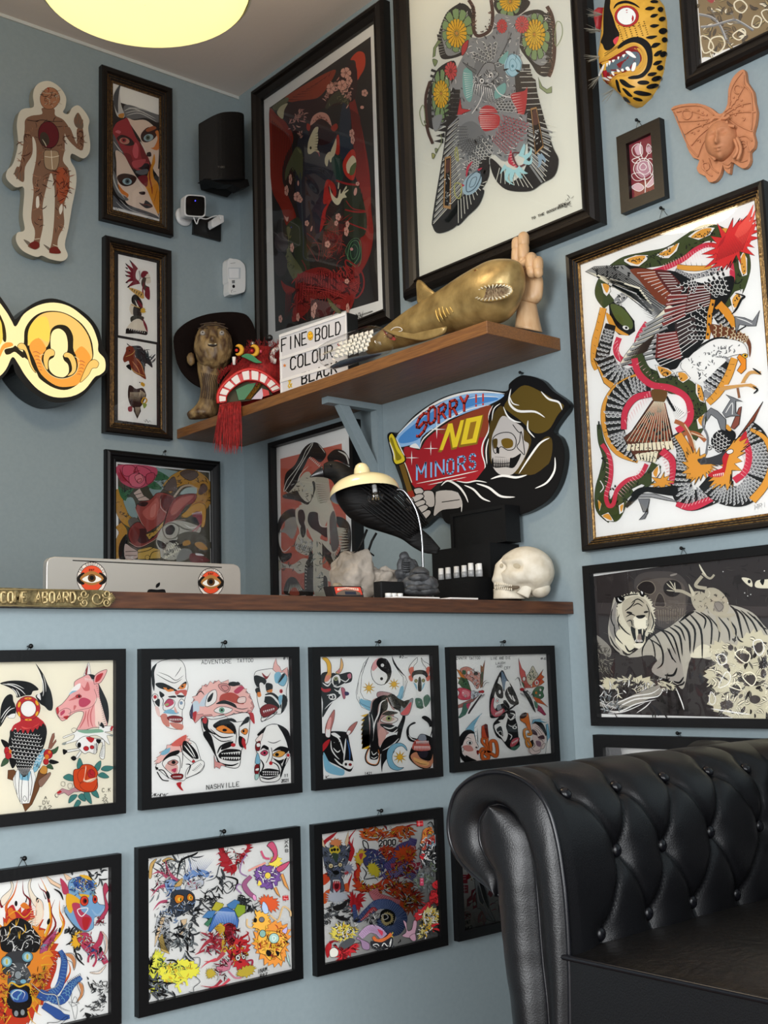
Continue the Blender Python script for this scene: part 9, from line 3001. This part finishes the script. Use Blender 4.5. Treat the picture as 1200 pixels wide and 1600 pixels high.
def rock(name,label,c,r,seed,mt=ROCK,amp=.28):b=MB();b.ball(c,r,mt,sub=5,disp=lambda v:amp*noise.noise(v*1.6+Vector((seed,0,0)))+amp*.35*noise.noise(v*5+Vector((seed,0,0))));return tag(b.build(name),label,'rock')
rock('rock','rough pale rock under the crow, on the counter',(-.54,-1.32,1.247),(.064,.055,.074),2.2)
b=MB();b.ball((-.47,-1.35,1.224),(.052,.045,.046),ROCK,sub=5,disp=lambda v:.3*noise.noise(v*1.8+Vector((7,0,0)))+.1*noise.noise(v*5));tag(b.build('rock'),'lower lump of pale rock right of the crow rock','rock')
# small props along the counter edge
g3=crop(lambda x,y:P(1,-1.56,x,y),505,850,6.3158);e=thing('playing_card_box',tuple(g3(230,520)),'small red and black card box with an arched banner, under a pebble','card box')
b=MB();q=[g3(50,415),g3(375,418),g3(402,512),g3(110,520)];zb_=ZC+.0005;q[2].z=q[3].z=zb_;q[0]=Vector((q[0].x+.008,q[0].y,q[0].z));b.prism(q,(0,.03,0),mat('dark_card','1c1614',.6));b.build('box_body',e)
b=MB();A=Art(b,crop(lambda x,y:P(1,-1.5605,x,y),505,850,6.3158),NRM['F'],3e-5);A.run('F c8402e 108,424 366,426 388,500 128,500\nF e6b8a0 140,436 230,426 345,436 352,460 230,446 138,460\nt 8a2018 12 2.5 158,450 340,450 GOODFELLAS\nf 6a5a4c 135,500 180,460 230,452 320,460 365,500\nF 2a2e3a 212,468 320,470 330,500 218,500\nS 1a1210 4 128,500 108,424 366,426 388,500');b.build('box_print',e,weld=False)
rock('pebble','small brown pebble resting on the red card box',g3(180,398)+Vector((0,.016,-.004)),(.013,.010,.009),5,mat('brown_pebble','7d705c',.85,bump=.5,scale=80),.2)
g4=crop(lambda x,y:P(1,-1.50,x,y),505,850,6.3158);STN=mat('dark_soapstone','4a4b4d',.6,bump=.6,scale=60,h2='2a2b2d',bdist=.004)
e=thing('card_stand',tuple(g4(690,515)),'low black holder with small white rolls between rock and figurine','holder');x0=g4(570,400);x1=g4(800,400)
b=MB();b.box((x0.x,-1.50,ZC),(x1.x,-1.47,g4(600,365).z),BX,bev=.003);b.build('holder_back',e);b=MB();b.box((x0.x,-1.53,ZC),(x1.x-.01,-1.501,ZC+.004),BX);b.build('holder_base',e)
for k,x in enumerate((610,662,722)):c2=g4(x,480);b=MB();b.lathe([(.0035,0),(.008,0),(.008,.012),(.0035,.012)],(c2.x,-1.512,ZC+.0045),WPL2,18);tag(b.build('tape_roll'),'tiny white roll standing in the low black holder','roll','tiny white rolls in the black holder')
def figure(name,label,f,n,parts):
    b=MB();[b.ball(f(x,y)+n*d,(rx,rx*.8,rz),STN,sub=3,disp=rnd_disp(.12,2.5,x)) for x,y,rx,rz,d in parts];return tag(b.build(name),label,'figurine')
f6,n6=facing(Vector((-.44,-1.42,1.25)));f6=crop(f6,505,850,6.3158)
figure('stone_figurine','small dark grey stone figure praying with a tall hat, behind the lamp stem',f6,n6,[(800,130,.014,.014,0),(800,105,.011,.008,0),(815,185,.018,.02,0),(775,230,.014,.024,.008),(845,230,.02,.024,.008),(880,240,.018,.024,0),(815,230,.012,.024,.018),(800,300,.027,.018,.004),(865,305,.026,.016,.004),(830,420,.03,.04,0)]+[(822,190+k*22,.011,.003,.03) for k in range(5)])
f7,n7=facing(Vector((-.47,-1.5,1.2)));f7=crop(f7,505,850,6.3158)
b=figure('stone_figurine','dark grey laughing stone figurine with folded arms at the counter edge',f7,n7,[(950,300,.027,.019,.004),(940,395,.042,.022,0),(850,400,.02,.02,.01),(1050,400,.024,.02,.01),(950,345,.03,.012,.018),(900,470,.04,.012,.004),(1020,470,.036,.012,.006),(955,318,.018,.005,.026),(955,288,.02,.004,.02),(950,335,.016,.003,.03),(900,440,.022,.01,.025),(990,440,.026,.01,.024)])
PPR=mat('loose_card_stock','d8d2cc',.6)
def sheet(lab,x0,x1,y,h,rot=0):q0=P(1,-1.585,x0,930);q1=P(1,-1.585,x1,930);b=MB();b.box((q0.x,y,ZC),(q1.x,y+.045,ZC+h),PPR,bev=.0008);tag(b.build('card_stack'),lab,'cards')
sheet('flat stack of pale printed cards under the laughing figurine',620,688,-1.583,.0035);sheet('white folded card lying in front of the black display box',705,748,-1.583,.004)
# ---------------------------------------------------------------- computer behind the counter
ALU=mat('brushed_aluminium','c9c2b8',.38,metal=.55,bump=.02,scale=200);ym=-.9;gi=crop(lambda x,y:P(1,ym,x,y),0,860,3);a0=gi(218,40);a1=gi(1128,80);zt_=gi(660,46).z
e=thing('desktop_computer',((a0.x+a1.x)/2,ym,.80),'silver back of an all-in-one computer with two round eye stickers, behind the counter','computer')
ro=lambda y_,s_=0:crs([Vector((x,y_,z)) for x,z in ((a0.x+.02,zt_),(a1.x-.02,zt_),(a1.x-.005,zt_-.006),(a1.x,zt_-.022),(a1.x,.92),(a0.x,.92),(a0.x,zt_-.022),(a0.x+.005,zt_-.006))],True,4)
b=MB();b.prism([(a0.x+.022,ym,zt_),(a1.x-.022,ym,zt_),(a1.x-.009,ym,zt_-.004),(a1.x-.002,ym,zt_-.012),(a1.x,ym,zt_-.024),(a1.x,ym,.9),(a0.x,ym,.9),(a0.x,ym,zt_-.024),(a0.x+.002,ym,zt_-.012),(a0.x+.009,ym,zt_-.004)],(0,.022,0),ALU);b.build('display_back',e,bevel=.002)
b=MB();b.box(((a0.x+a1.x)/2-.09,ym+.0,.802),((a0.x+a1.x)/2+.09,ym+.16,.808),ALU);b.box(((a0.x+a1.x)/2-.08,ym-.006,.808),((a0.x+a1.x)/2+.08,ym-.0005,1.05),ALU);b.build('stand',e)
b=MB();A=Art(b,gi,NRM['F'],4e-5);st_=''
for cx,cy,r in ((430,132,70),(988,150,60)):
    st_ += f'E e8dcd0 3 {cx},{cy} {r},{r*1.12:.0f}\nE e2502e 2 {cx},{cy} {r*.8:.0f},{r*.88:.0f}\nf 1a1410 {cx-r*.95:.0f},{cy-10} {cx-r*.5:.0f},{cy-28} {cx-r*.5:.0f},{cy+26} {cx-r*.9:.0f},{cy+20}\nf 1a1410 {cx+r*.95:.0f},{cy-10} {cx+r*.5:.0f},{cy-28} {cx+r*.5:.0f},{cy+26} {cx+r*.9:.0f},{cy+20}\nf a8743c {cx-r*.8:.0f},{cy} {cx},{cy-36} {cx+r*.8:.0f},{cy} {cx},{cy+32}\nf f0ece0 {cx-r*.66:.0f},{cy+4} {cx},{cy-18} {cx+r*.66:.0f},{cy+4} {cx},{cy+20}\ne 5a3a1a {cx},{cy-2} 19,19\ne k {cx},{cy-3} 10,11\nt 1a1410 8 2 {cx-12},{cy-36} {cx+14},{cy-36} EST\n'
A.run('S 1a1614 5 340,47 1040,80\n'+st_+'f k 690,192 705,182 735,184 765,182 775,192 780,240 690,240\nf k 731,176 732,160 748,150 747,166\n')
for cx,cy,r in ((430,132,70),(988,150,60)):
    for j,(txt,a_0,a_1,fl_) in enumerate((('THE GOODFELLAS',200,340,1),)):
        for k,ch in enumerate(txt):
            a=math.radians(a_0+(a_1-a_0)*(k+.5)/len(txt));px_,py_=cx+r*.9*math.cos(a),cy+r*1.0*math.sin(a)
            for s2 in GL.get(ch,'').split('|') if ch in GL else []:A.ribbon([(px_+((float(q.split(',')[0])-2)*1.3)*-math.sin(a)-(float(q.split(',')[1])-3)*1.7*-math.cos(a),py_+((float(q.split(',')[0])-2)*1.3)*math.cos(a)-(float(q.split(',')[1])-3)*1.7*-math.sin(a)) for q in s2.split()],1.6,'1a1410');A.k -= 1
b.build('stickers',e,weld=False)
b=MB();b.box((-1.9,-1.1,.775),(-.15,-.5,.80),WOODT);b.box((-1.88,-1.08,.0705),(-1.84,-.52,.775),WOODT);b.box((-.22,-1.08,.0705),(-.18,-.52,.775),WOODT);tag(b.build('desk'),'low desk hidden behind the counter, carrying the computer','desk')
# brass plate
BR=mat('aged_brass','857650',.42,metal=.6,bump=.3,scale=60,h2='4f4228');BRL=mat('rubbed_brass','a89468',.4,metal=.5);gb=lambda x,y,o=0:P(1,-1.5875-o,x/3,860+y/3)
e=thing('brass_plaque',tuple(gb(0,265)),'old brass WELCOME ABOARD plate fixed on the counter edge, lower left','plaque')
b=MB();b.prism(crs([gb(x,y,.005) for x,y in ((-600,172),(-300,173),(0,174),(200,180),(400,184),(480,186),(520,200),(540,222),(528,245),(490,260),(430,268),(200,266),(0,263),(-300,258),(-600,255))],True,3),(0,.0045,0),BR);b.build('plate',e)
b=MB()
for y0,y1 in ((180,188),(256,262)):b.tube([gb(-600,y0-4,.006),gb(400,y1,.006)],.0012,BRL,6)
for i,ch in enumerate('WELCOME ABOARD'):
    x_=-92+i*32.5
    for s2 in GL.get(ch,'').split('|') if ch in GL else []:b.tube([gb(x_+float(q.split(',')[0])*5.6,244-float(q.split(',')[1])*8,.0065) for q in s2.split()],.0027,BRL,6)
b.build('raised_lettering',e)
b=MB();sc_=lambda cx,cy,r,n,s=1:b.tube([gb(cx+s*r*(1-k/22)*math.cos(k*.5),cy+r*1.1*(1-k/22)*math.sin(k*.5),.0065) for k in range(n)],.0017,BRL,6)
for a in ((395,205,20,16),(395,245,18,16,-1),(500,205,20,16,-1),(500,245,18,16),(455,225,30,14),(375,225,12,12)):sc_(*a)
for k in range(7):b.tube([gb(505,224,.006),gb(540-abs(k-3)*5,200+k*8,.006)],.0012,BRL,6)
b.build('scroll_ornament',e)

# ---------------------------------------------------------------- buttoned armchair
LEA=mat('black_leather','08080a',.36,bump=.1,scale=420,spec=.33,h2='0b0b0d');PIP=mat('leather_piping','0c0c10',.28,spec=.4)
XF=-.97;fy=lambda x,y:(lambda p:(p.y,p.z))(P(0,XF,x,y));e=thing('armchair',(-.55,-2.6,.0705),'black leather armchair with deep buttoned arm and rolled scroll front','armchair')
out_=[(784,1401),(755,1377.5),(729,1355.8),(709.5,1327.7),(702,1299.5),(703,1271),(711.7,1241),(729,1221.5),(750.7,1209.6),(774.5,1205.4),(798.3,1208.8),(824.3,1221.7),(846,1243.3),(861.2,1273.7),(872,1314.7),(878.5,1353.7),(885,1410),(890,1497),(892,1599),(893,1800)]
inn_=[(781,1395),(778.8,1367),(763.7,1341),(753,1319),(750.7,1297),(752.8,1280),(765.8,1262.7),(783,1257),(802.7,1264.8),(820,1284),(830.8,1306),(837,1345),(842.8,1410),(850,1500),(860,1599),(868,1800)]
def resamp(pts,n):
    L_=[0]
    for i in range(1,len(pts)):L_.append(L_[-1]+(pts[i]-pts[i-1]).length)
    out=[];j=0
    for k in range(n):
        s=L_[-1]*k/(n-1)
        while j < len(pts)-2 and L_[j+1] < s:j += 1
        out.append(pts[j].lerp(pts[j+1],(s-L_[j])/max(L_[j+1]-L_[j],1e-9)))
    return out
V2=lambda L_:crs([Vector(fy(*p)) for p in L_],False,6)
PO=V2(out_);PI_=V2(inn_);v3=lambda p,x:Vector((x,p[0],p[1]))
def strip(A_,B_,n,m,xf,bulge,mt,name):
    A_=resamp(A_,n);B_=resamp(B_,n);b=MB();vs=[]
    for k in range(m+1):t=k/m;vs += [v3(A_[i].lerp(B_[i],t),xf-bulge*math.sin(math.pi*t) ** .7-.0015*noise.noise(Vector((i*.3,k*.15,0)))*bulge*20) for i in range(n)]
    b.mesh(vs,[(k*n+i,k*n+i+1,(k+1)*n+i+1,(k+1)*n+i) for k in range(m) for i in range(n-1)],mt,True);return b.build(name,e)
strip(PO,PI_,110,10,XF,.016,LEA,'scroll_facing')
left_=V2([(783,1257),(765.8,1262.7),(752.8,1280),(750.7,1297),(753,1319),(763.7,1341),(778.8,1367),(781,1395),(792,1500),(805,1600),(820,1800)]);right_=V2([(783,1257),(802.7,1264.8),(820,1284),(830.8,1306),(837,1345),(842.8,1410),(850,1500),(860,1599),(868,1800)])
strip(left_,right_,90,14,XF,.03,LEA,'arm_front_panel')
b=MB();b.tube([v3(p,XF-.001) for p in resamp(PO,120)],.0042,PIP,8);b.build('piping',e);b=MB();b.tube([v3(p,XF-.002) for p in resamp(PI_,120)],.0035,PIP,8);b.build('piping',e)
# tufted surface: profile swept back, pressed in at the buttons and along the folds between them
prof=resamp(PO,150);SL=[0]
for i in range(1,150):SL.append(SL[-1]+(prof[i]-prof[i-1]).length)
top_i=max(range(150),key=lambda i:prof[i].y);inner_s=lambda z:min((SL[i] for i in range(top_i,150) if prof[i].y <= z),default=SL[-1])
bpx=[[(445,215),(630,185),(805,157),(968,135),(1108,122)],[(645,433),(812,408),(990,368),(1170,345)],[(587,745),(762,662),(925,628),(1087,600)]]
rows=[]
def onarm(x,y):
    yv=-2.33
    for _ in range(8):q=P(1,yv,x,y);c=[p for p in prof[top_i:] if p.y <= q.z];yv=.5*yv+.5*((c[0].x if c else prof[-1].x)+.012)
    return q
for r_ in bpx:L_=[onarm(690+p[0]/2.353,1140+p[1]/2.353) for p in r_];rows.append([(q.x,inner_s(q.z)) for q in L_])
BT=[p for r_ in rows for p in r_];FO=[]
for ra,rb in ((0,1),(1,2)):
    for p in rows[ra]:
        for q in rows[rb]:
            if abs(p[0]-q[0]) < .115:FO.append((p,q))
FO += [(p,(p[0],p[1]-.2)) for p in rows[0]]+[(p,(p[0]-.006,p[1]+.14)) for p in rows[2]]
def press(x,s):
    d=0;dm=9
    for bx,bs in BT:r2=(x-bx) ** 2+(s-bs) ** 2;d += .015*math.exp(-r2/.0008)
    for (ax_,as_),(bx,bs) in FO:
        vx,vs_=bx-ax_,bs-as_;t=max(0,min(1,((x-ax_)*vx+(s-as_)*vs_)/(vx*vx+vs_*vs_)));cx,cs=ax_+vx*t,as_+vs_*t;dm=min(dm,math.hypot(x-cx,s-cs))
    return d+.010*math.exp(-dm/.008)-.005
def sweep(pr,x0,x1,n,place,name,tuft=True,side=1):
    b=MB();vs=[];N=len(pr)
    for k in range(n+1):
        x=x0+(x1-x0)*k/n
        for i,p in enumerate(pr):
            t=(pr[min(i+1,N-1)]-pr[max(i-1,0)]).normalized();nn=Vector((t.y,-t.x));nn=nn if True else-nn
            f=min(1,k/6)*min(1,(n-k)/3);f2=1 if i > top_i*.75 else max(0,(i/(top_i*.75)) ** 2);dd=press(x,SL[i])*f*f2 if tuft else 0
            q=p-nn*dd;vs.append(place(x,q))
    b.mesh(vs,[(k*N+i,k*N+i+1,(k+1)*N+i+1,(k+1)*N+i) for k in range(n) for i in range(N-1)],LEA,True);return b.build(name,e)
sweep(prof,XF,-.06,210,lambda x,q:Vector((x,q.x,q.y)),'arm_padding')
ym0=prof[-1].x;YR=-3.02;mir=lambda y:2*((ym0+YR)/2)-y
sweep(prof,XF,-.06,210,lambda x,q:Vector((x,mir(q.x),q.y)),'arm_padding')
b=MB();b.mesh([v3((mir(p.x),p.y),XF) for p in PO]+[v3((mir(p.x),p.y),XF) for p in resamp(PI_,len(PO))],[(i,i+1,len(PO)+i+1,len(PO)+i) for i in range(len(PO)-1)],LEA);L_=resamp(left_,60);R2=resamp(right_,60);b.mesh([v3((mir(p.x),p.y),XF-.01) for p in L_+R2],[(i,i+1,61+i,60+i) for i in range(59)],LEA,True);b.build('scroll_facing',e)
for (x,s) in BT:
    i=min(range(150),key=lambda k:abs(SL[k]-s));t=(prof[min(i+1,149)]-prof[i-1]).normalized();nn=Vector((t.y,-t.x));q=prof[i]+nn*0;d_=press(x,s);q=prof[i]+nn*((.006 if s > rows[0][0][1]+.05 else .011)-d_)
    b=MB();nv=Vector((0,nn.x,nn.y));b.lathe([(.001,.007),(.006,.0062),(.0105,.003),(.0115,0),(.009,-.004)],(x,q.x,q.y),PIP,20,axis=nv);b.build('button',e)
# back: the same roll turned along the wall
xb=-.335;pb_=[Vector((xb+(p.x-prof[-1].x)*.86,p.y)) for p in prof];b=MB();vs=[];nB=120
for k in range(nB+1):
    y=-2.12+(YR+.22+2.12)*k/nB
    for i,p in enumerate(pb_):
        t=(pb_[min(i+1,149)]-pb_[max(i-1,0)]).normalized();nn=Vector((-t.y,t.x));dd=press(((-y-2.12) % .29)+rows[0][1][0]-.07,SL[i])*(1 if i > top_i*.6 else 0);q=p-nn*dd*-1;vs.append(Vector((q.x,y,q.y)))
b.mesh(vs,[(k*150+i,k*150+i+1,(k+1)*150+i+1,(k+1)*150+i) for k in range(nB) for i in range(149)],LEA,True);b.build('back_padding',e)
zs=P(0,XF,893,1497).z;b=MB();y0,y1=ym0+.006,YR-.006 ;vs=[];n1,n2=40,60
for i in range(n1+1):
    for j in range(n2+1):
        x=XF-.004+(xb+.03-XF)*i/n1;y=y0+(y1-y0)*j/n2;s=math.sin(math.pi*j/n2) ** .5;vs.append((x,y,zs+.028*s*min(1,i/8) ** .6+.002*noise.noise(Vector((x*9,y*9,0)))))
b.mesh(vs,[(i*(n2+1)+j,i*(n2+1)+j+1,(i+1)*(n2+1)+j+1,(i+1)*(n2+1)+j) for i in range(n1) for j in range(n2)],mat('seat_leather','0e0b09',.38,bump=.25,scale=60,spec=.35),True);b.build('seat_cushion',e)
b=MB();b.tube([(XF-.006,y0+(y1-y0)*k/30,zs+.001) for k in range(31)],.0048,PIP,8);b.build('piping',e)
b=MB();b.box((XF-.003,y1,.17),(-.08,y0,zs),LEA,bev=.004);b.build('seat_frame',e)
for x in (XF+.06,-.14):
    for y in (-2.27,-2.95):b=MB();b.lathe([(.022,0),(.03,.03),(.028,.06),(.02,.1)],(x,y,.0705),mat('dark_turned_leg','20120c',.35),20,cap=True);b.build('leg',e)
